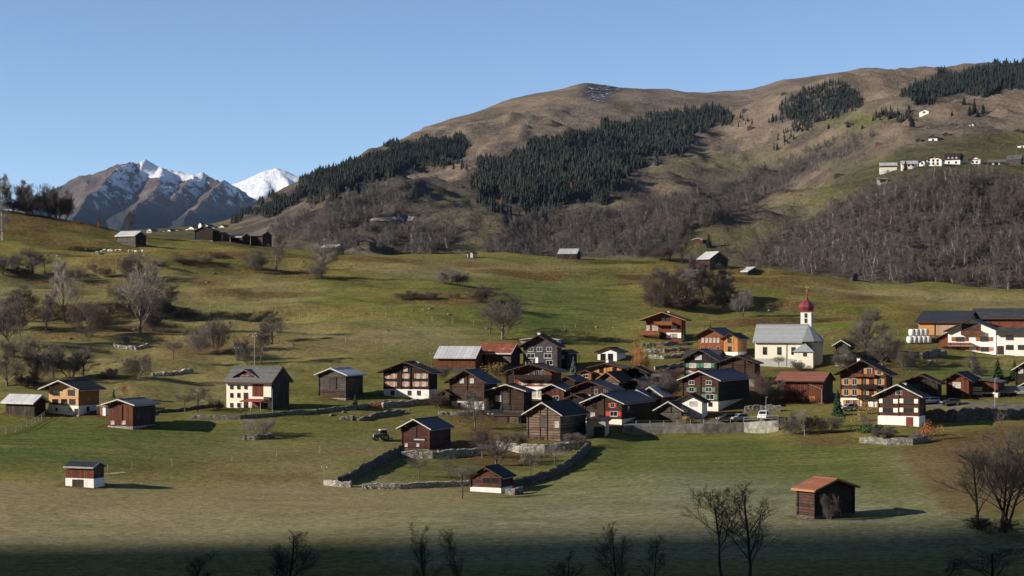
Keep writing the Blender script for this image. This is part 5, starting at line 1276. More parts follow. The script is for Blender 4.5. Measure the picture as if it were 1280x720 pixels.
# ------------------------------------------------------------------ bales and sheep
def bales():
    pr = MB().lathe([(.02, 0), (.52, 0), (.6, .08), (.62, .6), (.6, 1.13), (.52, 1.2), (.02, 1.2)], 14)
    me = pr.mesh('bale', True); first = True
    where = ['outermost on the ground, by the long wall', 'second on the ground from the outer end', 'middle one of the ground row', 'second on the ground from the house', 'on the ground nearest the white chalet']
    up = ['on top at the outer end of the stack', 'on top, second from the outer end', 'on top, third from the outer end', 'on top nearest the white chalet']
    p0, p1 = G(1137.5, 429), G(1160, 428.5)
    d = (p1-p0)/4
    for i in range(5):
        p = p0+d*i; p.z = ground_z(p.x, p.y)
        o = link('silage_bale', me, M['bale']); o.location = p; o.rotation_euler = (0, 0, i*1.3); o.scale = (1.45,)*3
        tag(o, 'white wrapped silage bale '+where[i], 'silage bale', 'white silage bales by the farm')
    for i in range(4):
        p = p0+d*(i+.5)+Vector((.0, .35, 0)); p.z = ground_z(p.x, p.y)+1.74+.1
        o = link('silage_bale', me, M['bale']); o.location = p; o.rotation_euler = (0, 0, i*2.1); o.scale = (1.4,)*3
        tag(o, 'white wrapped silage bale '+up[i], 'silage bale', 'white silage bales by the farm')
bales()

def sheep():
    m = MB()
    def blob(c, r, n=8, k=6):
        V = []; Fc = []
        for j in range(k+1):
            a = math.pi*j/k
            for i in range(n):
                t = 2*math.pi*i/n
                V.append((c[0]+r[0]*math.cos(a), c[1]+r[1]*math.sin(a)*math.cos(t), c[2]+r[2]*math.sin(a)*math.sin(t)))
        for j in range(k):
            for i in range(n): Fc.append((j*n+i, j*n+(i+1) % n, (j+1)*n+(i+1) % n, (j+1)*n+i))
        m.poly(V, Fc)
    blob((0, 0, .62), (.58, .27, .3)); blob((.62, 0, .62), (.2, .12, .13)); blob((.42, 0, .66), (.25, .17, .19)); blob((.55, .15, .68), (.05, .1, .03)); blob((.55, -.15, .68), (.05, .1, .03))
    for x in (-.36, .34):
        for y in (-.14, .14): m.tube((x, y, .55), (x+.02, y, .27), .075, .045, 6).tube((x+.02, y, .28), (x, y, 0), .045, .035, 6)
    m.tube((-.55, 0, .65), (-.66, 0, .42), .05, .03, 6)
    me = m.mesh('sheep', True)
    spots = [(107, 313.5), (121.5, 317.5), (123.5, 318), (128, 316.5), (131.5, 315), (136, 315.5), (139, 315), (140.5, 316.3), (146, 315.5), (150, 315.2), (162, 316), (167, 315.8), (170, 316.5), (178, 316), (72.5, 322.5)]
    for i, (x, y) in enumerate(spots):
        p = G(x, y); o = link('sheep', me, M['wool']); o.location = p; o.rotation_euler = (0, 0, random.uniform(0, 6.28)); o.scale = (1.15,)*3
        if i in (0, 14): tag(o, ['lone white sheep at the outer end of the flock', 'single white sheep downhill of the flock, near the paired bare trees'][i == 14], 'sheep', 'flock of sheep')
        else: tag(o, 'small white sheep grazing in the flock below the silvery roofed barn', 'sheep', 'flock of sheep')
sheep()

def steps():
    a, b = G(1224, 474), G(1216.5, 452)
    n = 14; root = None; m = MB()
    for i in range(n):
        p = a+(b-a)*(i/(n-1)); z = ground_z(p.x, p.y)-a.z
        m.box(p.x-a.x-.55, p.x-a.x+.55, p.y-a.y-.5, p.y-a.y+.55, z-.5, z+.14)
    o = m.build('garden_steps', M['stone_pale']); o.location = a
    tag(o, 'narrow pale flight of steps up the grassy bank to the white chalet', 'steps')
steps()

def strip(name, pix, width, mat, far=False, lift=.06):
    S = FAR if far else NEAR
    Q = resample([Vector((p.x, p.y, 0)) for p in (G(x, y, far) for x, y in pix)], 1.2)
    V = []; n = len(Q); k = 6
    for i, q in enumerate(Q):
        d = (Q[min(n-1, i+1)]-Q[max(0, i-1)]).normalized(); nr = Vector((-d.y, d.x, 0))
        for j in range(k):
            w = q+nr*((j/(k-1)-.5)*width*(1+.12*math.sin(i*.7+j)))
            V.append((w.x, w.y, S.z_at(w.x, w.y)+lift))
    Fc = [(i*k+j, i*k+j+1, (i+1)*k+j+1, (i+1)*k+j) for i in range(n-1) for j in range(k-1)]
    tag(MB().poly(V, Fc).build(name, mat), kind='structure')
ASPH = m_plain('worn grey asphalt', (.13, .125, .12), .95, .2, .8)
TRACK = m_plain('pale gravel track', (.33, .29, .23), .95, .2, .6)
strip('road', [(1157, 505.5), (1190, 506), (1230, 506.5), (1330, 506.5)], 4.5, ASPH)
strip('road', [(818, 470), (835, 468), (854, 464)], 4, ASPH)
strip('path', [(128, 593), (142, 592), (156, 590.5)], 1.0, TRACK)
strip('path', [(780, 532), (840, 531), (900, 529.5), (960, 527)], 2.5, ASPH)
strip('mountain_road', [(462, 277), (478, 275), (494, 274), (514, 271)], 3.5, TRACK, True, .4)
# ------------------------------------------------------------------ trees and shrubs
def tubes(P0, P1, R0, R1, n=3):
    """many tapered open tubes as arrays"""
    P0 = np.asarray(P0, float); P1 = np.asarray(P1, float); R0 = np.asarray(R0, float); R1 = np.asarray(R1, float)
    D = P1-P0; D /= np.maximum(np.linalg.norm(D, axis=1, keepdims=True), 1e-9)
    up = np.where(np.abs(D[:, 2:3]) > .9, np.array([[1., 0, 0]]), np.array([[0, 0, 1.]]))
    A = np.cross(D, up); A /= np.linalg.norm(A, axis=1, keepdims=True); B = np.cross(D, A)
    t = 2*np.pi*np.arange(n)/n
    ring = A[:, None, :]*np.cos(t)[None, :, None]+B[:, None, :]*np.sin(t)[None, :, None]
    V = np.concatenate([P0[:, None, :]+ring*R0[:, None, None], P1[:, None, :]+ring*R1[:, None, None]], 1)
    m = len(P0); base = (np.arange(m)*2*n)[:, None]; i = np.arange(n)[None, :]; j = (i+1) % n
    Fq = np.stack([base+i, base+j, base+n+j, base+n+i], -1).reshape(-1, 4)
    return V.reshape(-1, 3), Fq

def branch_tree(seed, kids=(8, 6, 5), spread=(.75, .75, .8), lean=.15, up=.35, l0=.95, ratios=(.5, .48, .5), r0=.022, rt=.0016, stems=1, start=.25, segs=(7, 5, 4, 3), fan=.35, cut=None):
    """grown skeleton of a leafless tree, height about 1: list of (p0, p1, r0, r1, level)"""
    rr = random.Random(seed); out = []
    def vec(): return Vector((rr.gauss(0, 1), rr.gauss(0, 1), rr.gauss(0, 1)))
    def grow(p, d, ln, r, lv):
        n = segs[lv]; q = p.copy(); dd = d.copy(); st = ln/n
        last = lv == len(kids)
        rend = rt if last else max(rt, r*.35)
        k = 0 if last else kids[lv]
        spots = sorted(rr.uniform(start if lv == 0 else .2, 1.0) for _ in range(k))
        si = 0
        for i in range(n):
            dd = (dd+vec()*(.11 if lv else .05)+Vector((0, 0, up*.12 if lv else .04))).normalized()
            a = q.copy(); q = q+dd*st
            ra = r+(rend-r)*i/n; rb = r+(rend-r)*(i+1)/n
            out.append((a, q.copy(), ra, rb, lv))
            while si < k and spots[si] <= (i+1)/n+1e-6:
                f = spots[si]; si += 1
                side = vec(); side -= dd*side.dot(dd); side.normalize()
                cd = (dd*(1-spread[lv]*.5)+side*spread[lv]+Vector((0, 0, up*.5))).normalized()
                cl = ln*ratios[lv]*(1.15-.55*f)*rr.uniform(.75, 1.2) if lv else ln*ratios[0]*(1.2-.75*f)*rr.uniform(.8, 1.2)
                grow(a+(q-a)*rr.random(), cd, cl, max(rt, rb*.5), lv+1)
    for s in range(stems):
        a = rr.uniform(0, 6.28) if stems > 1 else 0
        d = Vector((math.cos(a)*fan, math.sin(a)*fan, 1))*1.0 if stems > 1 else Vector((rr.uniform(-lean, lean), rr.uniform(-lean, lean), 1))
        if stems > 1: d = Vector((math.cos(a)*fan*rr.uniform(.2, 1.4), math.sin(a)*fan*rr.uniform(.2, 1.4), 1))
        o = Vector((math.cos(a), math.sin(a), 0))*.05*(stems > 1)
        grow(o, d.normalized(), l0*(rr.uniform(.7, 1.0) if stems > 1 else 1), r0*(1 if stems == 1 else .6), 0)
    return out

VAR = {}
def variant(name, **kw):
    S = branch_tree(**kw)
    zmax = max(max(s[0].z, s[1].z) for s in S); wid = np.percentile([abs(s[1].x) for s in S]+[abs(s[1].y) for s in S], 97)
    f = 1/zmax
    def mk(sel, n, nm):
        V, Fq = tubes([s[0]*f for s in sel], [s[1]*f for s in sel], [s[2] for s in sel], [s[3] for s in sel], n)
        return mesh_np(nm, V, Fq, True)
    th = [s for s in S if s[4] <= 1]; cr = [s for s in S if s[4] > 1]
    VAR[name] = (mk(th, 5, name+'_trunk'), mk(cr, 3, name+'_crown'), float(wid*f*2), len(cr))
for i in range(4): variant('tree%d' % i, seed=11+i, kids=(17, 11, 11), spread=(.68, .72, .68), up=.45, ratios=(.55, .5, .68), start=.1, rt=.0015, r0=.02)
for i in range(3): variant('slim%d' % i, seed=31+i, kids=(20, 9, 9), spread=(.55, .65, .65), up=.45, ratios=(.4, .5, .7), start=.07, r0=.013, rt=.0015)
for i in range(4): variant('bush%d' % i, seed=51+i, kids=(9, 8, 5), spread=(.62, .72, .65), up=.35, ratios=(.5, .5, .7), stems=11, start=.08, fan=.7, l0=.8, r0=.011, rt=.0019)
for i in range(3): variant('fruit%d' % i, seed=71+i, kids=(11, 9, 9), spread=(.95, .8, .65), up=.25, l0=.62, ratios=(.8, .5, .7), start=.35, r0=.022, rt=.0018)
for i in range(3): variant('big%d' % i, seed=95+i, kids=(13, 10, 8), spread=(.72, .6, .6), up=.4, stems=3, start=.26, fan=.2, l0=.9, ratios=(.55, .48, .5), r0=.016, rt=.0008, segs=(8, 6, 4, 3))

for i in range(4): variant('near%d' % i, seed=131+i, kids=(14, 11, 9), spread=(.55, .7, .8), ratios=(.45, .45, .5), up=.5, start=.2, rt=.0007, r0=.013, segs=(8, 6, 4, 3))
for i in range(2): variant('round%d' % i, seed=171+i, kids=(15, 10, 9), spread=(.8, .65, .65), l0=.75, ratios=(.72, .45, .5), up=.4, start=.3, rt=.0008, r0=.017, segs=(8, 6, 4, 3))
COPIES = {}
TREES = []
def tree(kind, label, px, py, hpx, wpx, tw='twig', bark='bark', cat='tree', group=None, name=None, p=None, sink=.15):
    """a leafless tree or shrub: height and width in picture points where it stands"""
    p = p or G(px, py); k = F/p.y
    tm, cm, w, _ = VAR[kind]
    key = (kind, tw, bark)
    if key not in COPIES:
        a, b = tm.copy(), cm.copy(); a.materials.append(M[bark]); b.materials.append(M[tw]); COPIES[key] = (a, b)
    a, b = COPIES[key]
    bush = kind.startswith('bush')
    root = empty(name or ('shrub' if bush else 'bare_tree'), p-Vector((0, 0, sink)), random.uniform(0, 6.28))
    h = hpx/k; s = wpx/k/w
    root.scale = (s, s, h)
    tag(root, label, cat if not bush or cat != 'tree' else 'shrub', group)
    link('stem' if bush else 'trunk', a, None, root); link('crown', b, None, root)
    TREES.append((p, label)); return root

def spruce_mesh(seed, tiers=22, rad=.2, kper=9):
    rr = random.Random(seed); V = []; Fc = []
    for i in range(tiers):
        f = i/(tiers-1); z = .06+.9*f; r = rad*(1-f)**.85+.008
        n = max(4, int(kper*(1-f*.5)))
        for j in range(n):
            a = 2*math.pi*(j+rr.random()*.7)/n+i; l = r*rr.uniform(.65, 1.15); dz = -.32*l-.006
            c, s = math.cos(a), math.sin(a); w = l*.26+.006
            b = len(V); zz = z+rr.uniform(-.012, .012)
            V += [(0, 0, zz+.018), (c*l*.55-s*w, s*l*.55+c*w, zz+dz*.5-.012), (c*l, s*l, zz+dz+rr.uniform(-.01, .02)), (c*l*.55+s*w, s*l*.55-c*w, zz+dz*.5-.012), (c*l*.5, s*l*.5, zz+dz*.3+.022)]
            Fc += [(b, b+1, b+4), (b+1, b+2, b+4), (b+2, b+3, b+4), (b+3, b, b+4)]
    return mesh_np('spruce_crown', V, Fc)
SPR = [spruce_mesh(i, 26, .19, 11) for i in range(3)]
TRK = MB().tube((0, 0, -.02), (0, 0, .95), .016, .003, 6).mesh('spruce_trunk')
TRK.materials.append(M['bark'])
SPRC = {}
def spruce(label, px, py, hpx, wpx, mat='needle', far=False, name='spruce_tree', group=None, v=None):
    p = G(px, py, far); k = F/p.y; v = random.randrange(3) if v is None else v
    if (v, mat) not in SPRC:
        me = SPR[v].copy(); me.materials.append(M[mat]); SPRC[(v, mat)] = me
    root = empty(name, p-Vector((0, 0, .1)), random.uniform(0, 6.28)); h = hpx/k; s = wpx/k/.38
    root.scale = (s, s, h); tag(root, label, 'tree', group)
    link('trunk', TRK, None, root); link('crown', SPRC[(v, mat)], None, root)
    return root

def leafy(label, px, py, hpx, wpx, mat, name='leafy_shrub', cat='shrub', n=700, seed=1, group=None):
    """a shrub that still has leaves: stems and many small leaf faces in an uneven crown"""
    p = G(px, py); k = F/p.y; h = hpx/k; w = wpx/k
    r = np.random.default_rng(seed)
    c = r.normal(size=(12, 3))*np.array([.28*w, .28*w, .2*h])+np.array([0, 0, .55*h])
    q = c[r.integers(0, 12, n)]+r.normal(size=(n, 3))*np.array([.13*w, .13*w, .13*h])
    q[:, 2] = np.clip(q[:, 2], .03, h*1.05)
    s = .16*(.6+r.random(n))*max(.7, min(1.6, w/5))
    a = r.normal(size=(n, 3)); a /= np.linalg.norm(a, axis=1, keepdims=True); b = np.cross(a, r.normal(size=(n, 3))); b /= np.linalg.norm(b, axis=1, keepdims=True)
    V = np.stack([q-a*s[:, None], q+b*s[:, None]*.5, q+a*s[:, None], q-b*s[:, None]*.5], 1).reshape(-1, 3)
    Fq = np.arange(n*4).reshape(-1, 4)
    root = empty(name, p); tag(root, label, cat, group)
    link('crown', mesh_np('leaf_crown', V, Fq), M[mat], root)
    m = MB()
    for i in range(7): m.tube((0, 0, -.2), tuple(c[i]), .07, .02, 4)
    m.build('stem', M['bark'], root)
    return root

def plant_all():
    HG = 'bare trees and shrubs scattered over the hillside pasture'
    T = lambda kd, lb, x, y, h, w, **k: tree(kd, lb, x, y, h*1.08, w*1.08, group=HG, **k)
    # hillside pasture
    T('tree0', 'bare tree of a pair on the upper pasture edge, the one with the wider crown', 41, 343.5, 33, 34)
    T('fruit0', 'rounder bare tree of the pair on the upper pasture edge', 56, 342, 28, 26)
    T('tree1', 'tall grey bare tree on its own, uphill of the reddish shrub', 80, 402, 76, 36, tw='twig_pale')
    T('slim0', 'slender dark bare tree beside the tall grey one', 56, 416, 50, 26)
    T('tree2', 'largest bare tree of the hillside, broad and grey, with a leaning trunk', 175, 416, 96, 58, tw='twig_pale')
    T('slim1', 'second stem of a bare tree rising behind the largest hillside tree', 184, 398, 70, 34)
    T('bush0', 'reddish bare shrub with arching stems between the slender tree and the largest tree', 111, 420, 44, 46, tw='twig_red')
    T('slim2', 'small upright bare tree in the thicket beside the largest tree', 212, 394, 36, 22)
    T('bush1', 'low dark thicket beside the largest hillside tree', 205, 396, 22, 36, tw='twig_black')
    T('tree3', 'bare tree at the rim of the picture, lower hillside', 12, 438, 48, 36)
    T('slim0', 'thin bare tree growing out of the lower hillside thicket', 27, 430, 60, 24)
    T('bush2', 'thin many stemmed shrub below the slender dark tree', 36, 451, 32, 26)
    T('bush3', 'big round bare shrub above the honey coloured chalet', 66, 474, 44, 46)
    T('bush1', 'second round bare shrub merging with the big one above the chalet', 88, 472, 36, 38)
    T('bush0', 'round bare shrub uphill of the red brown barn', 172, 473, 32, 38)
    T('bush2', 'wide clump of bare stems above the white farmhouse, lower half', 245, 443, 38, 36)
    T('bush3', 'wide clump of bare stems above the white farmhouse, upper half', 270, 441, 42, 38)
    T('fruit1', 'small bare shrub tree beside the wide clump of stems', 216, 450, 26, 24)
    T('bush0', 'tiny bare shrub by the curved line of pale boulders', 154, 431, 14, 16)
    T('tree1', 'bare tree at the rim of the picture, above the silver roofed low barn', 9, 482, 42, 36)
    T('bush1', 'dark shrub at the foot of the pasture behind the silver roofed low barn', 36, 484, 20, 34, tw='twig_black')
    T('bush2', 'low shrub on the hedge line below the big round bare shrub', 132, 474, 14, 26)
    T('bush3', 'grey shrub on the bank halfway between the clump and the round shrub', 140, 470, 10, 18)
    T('tree0', 'pale bare tree at the very rim of the upper pasture', 3, 300, 46, 18, tw='twig_pale', bark='bark_birch')
    T('bush0', 'dark hedge shrub at the rim of the upper pasture', 6, 344, 26, 40)
    T('bush1', 'low dark hedge shrub below the pair of bare trees', 26, 344, 12, 30, tw='twig_black')
    T('bush2', 'small reddish shrub between the pair of trees and the sheep barn', 132, 346, 14, 22, tw='twig_red')
    T('bush3', 'small dark shrub next to the reddish one below the sheep', 117, 340, 10, 14)
    T('bush0', 'bare shrub behind the crown of the largest hillside tree', 160, 350, 34, 30)
    for i, (x, y, w) in enumerate(((200, 334, 24), (232, 329, 30), (255, 328, 22), (274, 324, 26))):
        T('bush%d' % (i % 4), ['low hedge shrub nearest the largest tree on the upper meadow', 'broad low hedge shrub in the middle of the upper meadow hedge', 'small hedge shrub in the upper meadow hedge beside the gap', 'low reddish hedge shrub at the end of the upper meadow hedge'][i], x, y, 9, w, tw='twig_red')
    for i, (kd, x, y, h, w, tw, lb) in enumerate((('bush0', 192, 414, 26, 34, 'twig_black', 'dark bramble thicket at the foot of the largest hillside tree'), ('tree3', 200, 402, 38, 28, 'twig', 'round bare tree hidden in the thicket past the largest hillside tree'), ('bush2', 18, 448, 26, 36, 'twig', 'dense shrub under the bare tree at the rim of the picture'),
            ('bush3', 50, 476, 36, 40, 'twig_black', 'dark outer part of the big round shrub above the chalet'), ('tree1', 104, 470, 36, 30, 'twig', 'bare tree closing the round shrubs above the chalet'), ('bush1', 112, 404, 26, 34, 'twig', 'grey shrub just uphill of the reddish arching shrub'), ('fruit2', 66, 392, 22, 24, 'twig', 'small bare tree between the two tall ones of the hillside'),
            ('bush2', 296, 450, 30, 30, 'twig', 'shrub filling the gap between the wide clump and the dark round tree'), ('tree0', 30, 402, 44, 34, 'twig', 'broad bare tree at the rim above the slender dark tree'), ('bush0', 95, 350, 16, 26, 'twig', 'shrub below the small reddish shrubs of the upper pasture'), ('bush3', 152, 384, 30, 30, 'twig', 'shrub tucked under the outer branches of the largest hillside tree'),
            ('tree2', 4, 412, 46, 34, 'twig', 'bare tree half out of the picture above the lower thicket'), ('bush1', 228, 402, 18, 30, 'twig_black', 'low dark bramble trailing from the thicket toward the fence posts'))):
        T(kd, lb, x, y, h, w, tw=tw)
    T('bush1', 'pair of large bare shrubs under the crest, the lower rounder one', 322, 340, 30, 30)
    T('slim1', 'pair of large bare trees under the crest, the upper one by the reddish barn', 345, 337, 42, 34)
    T('tree3', 'dense rounded bare tree standing alone below the silvery roof on the crest', 401, 347, 46, 40, tw='twig_pale')
    T('bush2', 'reddish undergrowth at the foot of the dense rounded bare tree', 392, 348, 24, 34)
    T('tree0', 'dark round bare tree uphill of the white farmhouse', 340, 430, 37, 30)
    T('slim2', 'reddish bare tree below the dark round one, behind the farmhouse', 326, 455, 44, 28, tw='twig_red')
    T('bush3', 'dark shrub beside the reddish bare tree behind the farmhouse', 309, 456, 24, 22)
    T('bush0', 'round grey bush alone on the middle meadow', 560, 355, 20, 26, tw='twig_pale')
    T('bush1', 'reddish half of the bush alone on the middle meadow', 574, 356, 17, 24, tw='twig_red')
    for i, (x, y, w) in enumerate(((500, 374, 16), (514, 374, 18), (530, 374, 24), (545, 373, 14), (568, 373, 14))):
        T('bush%d' % (i % 4), ['thin shrub at the start of the middle meadow hedge', 'bare shrub second along the middle meadow hedge', 'dark bramble patch in the middle meadow hedge', 'small shrub closing the middle meadow hedge', 'isolated tuft of shrub past the middle meadow hedge'][i], x, y, [9, 12, 11, 8, 8][i], w, tw='twig_red' if i % 2 else 'twig')
    T('bush2', 'reddish rounded bush above the spreading tree', 602, 377, 21, 36, tw='twig_red')
    T('tree2', 'spreading bare tree above the long barn with two roofs', 628, 424, 58, 54)
    T('fruit2', 'smaller bare tree leaning beside the spreading one above the long barn', 612, 417, 44, 36)
    T('bush3', 'dark shrub behind the spreading tree above the long barn', 646, 391, 15, 24)
    T('tree1', 'lone bare tree on the meadow between the grove and the church', 929, 396.5, 36, 26, tw='twig_pale')
    GG = 'bare trees of the grove on the upper meadow'
    gl = ['outermost round bush of the grove on the open meadow side', 'thick grey tree second from the open side of the grove', 'reddish tree of the grove in front', 'white stemmed tree of the grove in front', 'tall tree in the heart of the grove', 'broad reddish tree in the heart of the grove', 'tree of the grove under the tall dark barn', 'thin pale tree of the grove toward the lone tree', 'last small tree of the grove toward the lone tree', 'upper tree of the grove just below the crest', 'leaning upper tree of the grove near the far green slope', 'small upper bush of the grove on the crest']
    for i, (x, y, h, w, kd, tw) in enumerate(((814, 383, 42, 32, 'bush0', 'twig_red'), (830, 384, 54, 36, 'tree0', 'twig'), (846, 385, 52, 36, 'tree1', 'twig_red'), (858, 386, 52, 36, 'tree0', 'twig_pale'), (866, 378, 68, 40, 'tree2', 'twig'),
                                          (880, 380, 56, 42, 'tree3', 'twig_red'), (894, 381, 54, 40, 'tree2', 'twig'), (906, 382, 44, 28, 'slim2', 'twig_pale'), (915, 384, 30, 22, 'tree0', 'twig'), (838, 326, 36, 28, 'tree1', 'twig'), (852, 328, 36, 24, 'slim0', 'twig_red'), (824, 325, 18, 26, 'bush1', 'twig_red'))):
        tree(kd, gl[i], x, y, h, w, tw=tw, group=GG)
    for i, (x, y, h, w) in enumerate(((820, 384, 22, 34), (842, 386, 20, 36), (864, 386, 18, 34), (888, 384, 20, 36))):
        tree('bush%d' % i, ['bramble at the foot of the grove, open meadow side', 'bramble at the foot of the grove under its reddish tree', 'bramble at the foot of the grove under its tall tree', 'bramble at the foot of the grove, barn side'][i], x, y, h, w, tw='twig_red', group=GG)
    # trees on the near hilltop
    HT = 'bare trees on the hilltop against the sky'
    ht = ['white birch leaning at the rim of the hilltop', 'tall thin white birch second along the hilltop', 'dark bare tree after the tall white birch on the hilltop', 'white birch with a straight stem in the middle of the hilltop row', 'bare tree of the hilltop row between the birch and the thicket', 'short bare tree in front of the hilltop thicket', 'bushy tree at the end of the hilltop row', 'last tall bushy tree of the hilltop row', 'low brown tree where the hilltop slopes down']
    for i, (x, y, h, w, kd, tw, bk) in enumerate(((2, 262, 36, 16, 'slim0', 'twig_pale', 'bark_birch'), (11, 262, 40, 14, 'slim1', 'twig_pale', 'bark_birch'), (20, 264, 32, 20, 'bush0', 'twig', 'bark'), (32, 266, 36, 16, 'slim2', 'twig_pale', 'bark_birch'), (43, 267, 32, 22, 'bush2', 'twig_red', 'bark'),
                                                (52, 268, 24, 20, 'bush3', 'twig', 'bark'), (62, 268, 38, 20, 'bush0', 'twig', 'bark'), (73, 269, 34, 24, 'bush1', 'twig_red', 'bark'), (82, 272, 30, 16, 'bush2', 'twig_red', 'bark'))):
        tree(kd, ht[i], x, y, h*1.2, w*1.35, tw=tw, bark=bk, group=HT)
    for i, (x, y, w) in enumerate(((14, 263, 44), (38, 267, 46), (66, 270, 46))):
        tree('bush%d' % (i+1), ['dark undergrowth below the white birches of the hilltop', 'dark undergrowth in the middle of the hilltop', 'dark undergrowth at the end of the hilltop row'][i], x, y, 18, w, tw='twig_black', group=HT)
    tree('slim1', 'dark bare tree alone on the crest in front of the snowy peak', 158, 293, 30, 20, tw='twig', group=HT)
    spruce('little golden larch on the crest in front of the mountain', 124, 284, 14, 7, 'larch', name='larch_tree')
    # village trees
    VT = 'bare trees in the village gardens'
    V = lambda *a, **k: tree(*a, group=VT, **k)
    V('fruit0', 'spreading fruit tree beside the white farmhouse, the larger one', 247, 514, 34, 38)
    V('fruit1', 'smaller fruit tree between the red brown barn and the white farmhouse', 232, 515, 26, 26)
    V('bush0', 'dark hedge bush at the corner of the white farmhouse', 270, 512, 14, 16, tw='twig_black')
    V('bush3', 'brushy bare bush on top of the short pale wall', 325, 545, 24, 50, tw='twig_pale')
    V('bush1', 'pinkish bare bush between the two big dark houses', 546, 509, 22, 30, tw='twig_red')
    V('bush2', 'tangle of bare stems by the end of the striped galvanised barn', 551, 474, 20, 26)
    V('tree1', 'bare walnut tree in front of the house with the blue grey roof', 594, 536, 52, 36)
    V('fruit2', 'small orchard tree just below the red brown log barn', 524, 598, 28, 28)
    V('fruit0', 'orchard tree with a leaning trunk in the middle of the grass', 562, 598, 32, 28)
    V('fruit1', 'orchard tree outside the lower wall, beside the small shed', 577, 623, 48, 38)
    V('tree2', 'dark spreading orchard tree behind the small shed', 620, 582, 46, 46)
    V('tree3', 'bare tree at the upper end of the orchard wall', 603, 572, 40, 36)
    V('fruit2', 'pale forked orchard tree near the curved wall', 662, 594, 38, 30, tw='twig_pale')
    V('fruit0', 'rounded orchard tree close to the curved wall', 693, 582, 32, 36, tw='twig_pale')
    V('bush3', 'bare shrub at the corner of the striped log barn', 716, 561, 22, 34)
    V('bush0', 'dark bare shrub in front of the striped log barn gable', 648, 558, 20, 22)
    V('bush1', 'large dark shrub in the village middle, beside the golden larch', 822, 500, 34, 38)
    V('bush2', 'second dark shrub in the village middle, uphill of the white garage', 842, 498, 34, 36)
    V('bush3', 'dark shrub under the parking terrace', 838, 480, 22, 34, tw='twig_red')
    V('bush0', 'brown bare bush between the wide dark barn and the red tiled barn', 952, 506, 44, 34, tw='twig_red')
    V('bush1', 'second brown bush at the wall of the red tiled barn', 967, 505, 34, 26)
    V('fruit1', 'small bare tree against the church wall', 973, 462, 20, 18)
    V('bush2', 'straggly shrub in front of the church sacristy', 1001, 464, 16, 26)
    V('tree0', 'tall bare tree behind the houses, right beside the church meadow', 1082, 448, 66, 44)
    V('slim2', 'bare tree between the salmon walled barn and the orange shuttered house', 1068, 454, 42, 30)
    V('tree2', 'dense bare tree on the bank behind the orange shuttered house', 1103, 460, 50, 46)
    V('bush3', 'bare thicket on the bank below the silage bales', 1128, 462, 26, 40)
    V('bush0', 'dark thicket at the top of the bank below the silage bales', 1112, 445, 22, 40)
    V('bush1', 'brown shrub behind the salmon walled barn', 1055, 460, 26, 30)
    V('bush2', 'large bare bush at the end of the concrete retaining wall', 984, 545, 34, 42)
    V('bush3', 'dark shrub beside the large bush at the end of the concrete wall', 1008, 543, 26, 34, tw='twig_black')
    V('fruit2', 'pale stemmed young tree among the shrubs below the red tiled barn', 1006, 545, 38, 20, tw='twig_pale', bark='bark_birch')
    V('bush0', 'bare bush below the spruce of the red tiled barn', 1034, 541, 24, 34)
    V('bush1', 'garden shrub in front of the whitewashed base, downhill side', 1104, 548, 18, 30)
    V('bush2', 'garden shrub by the mossy garden wall', 1140, 553, 16, 26)
    V('fruit0', 'bare fruit bush in front of the orange shuttered house', 1081, 538, 22, 22)
    V('bush3', 'bush growing against the gable of the lone barn with the orange tiles', 1036, 650, 36, 26)
    V('slim0', 'thin tree on the grassy bank in front of the white chalet', 1216, 470, 34, 18)
    V('bush1', 'low shrub beside the flight of steps on the grassy bank', 1222, 470, 14, 24)
    spruce('bluish spruce beside the rust coloured chalet', 717, 480, 36, 20, 'needle_blue')
    spruce('dark green spruce between the red tiled barn and the orange shuttered house', 1047, 519, 34, 20, 'needle_green')
    spruce('dark spruce on the grassy bank below the white chalet', 1247, 476, 30, 20, 'needle_green')
    spruce('second dark spruce at the edge of the bank near the end house', 1268, 474, 26, 16, 'needle_green')
    spruce('slim dark spruce rising behind the amber timber house', 888, 420, 16, 9, 'needle_green')
    spruce('small dark spruce on the wall end below the dark log barn', 444, 511.5, 20, 12, 'needle_green')
    spruce('small dark spruce at the corner of the rust red chalet', 855, 430, 20, 9, 'needle_green')
    V('slim0', 'golden larch glowing in the middle of the village', 800, 467, 40, 26, tw='larch', name='larch_tree')
    V('slim1', 'smaller larch of duller gold beside the glowing one', 808, 468, 26, 16, tw='larch', name='larch_tree')
    V('slim2', 'small golden larch behind the red brown barn', 155.5, 499, 22, 9, tw='larch', name='larch_tree')
    spruce('tiny dark spruce next to the small golden larch', 142, 497, 11, 6, 'needle_green')
    spruce('dark spruce on the far green slope beside the small red barn', 886, 309, 18, 11, 'needle', far=True)
    leafy('rusty autumn shrub beside the whitewashed base of the white shuttered house', 1160, 550, 24, 20, 'leaf_orange', seed=3)
    leafy('yellowing shrub at the corner of the orange shuttered house', 1078, 527, 26, 26, 'leaf_yellow', seed=4)
    leafy('round tan bush behind the railing of the concrete wall', 859, 529, 11, 13, 'leaf_yellow', seed=5)
    leafy('yellowish shrub under the red planked barn of the rusted roof', 618, 470, 16, 26, 'leaf_yellow', seed=6)
    leafy('reddish bush at the wall corner beside the large dark house', 473, 510, 8, 16, 'leaf_orange', seed=7)
    leafy('green garden bush beside the small silver car', 1045, 535, 16, 24, 'leaf_green', seed=8)
    leafy('dark green hedge below the orange shuttered house', 1090, 541, 10, 40, 'leaf_green', seed=9, n=900)
    leafy('small orange bush by the whitewashed house beside the road wall', 1157, 545, 14, 14, 'leaf_orange', seed=10)
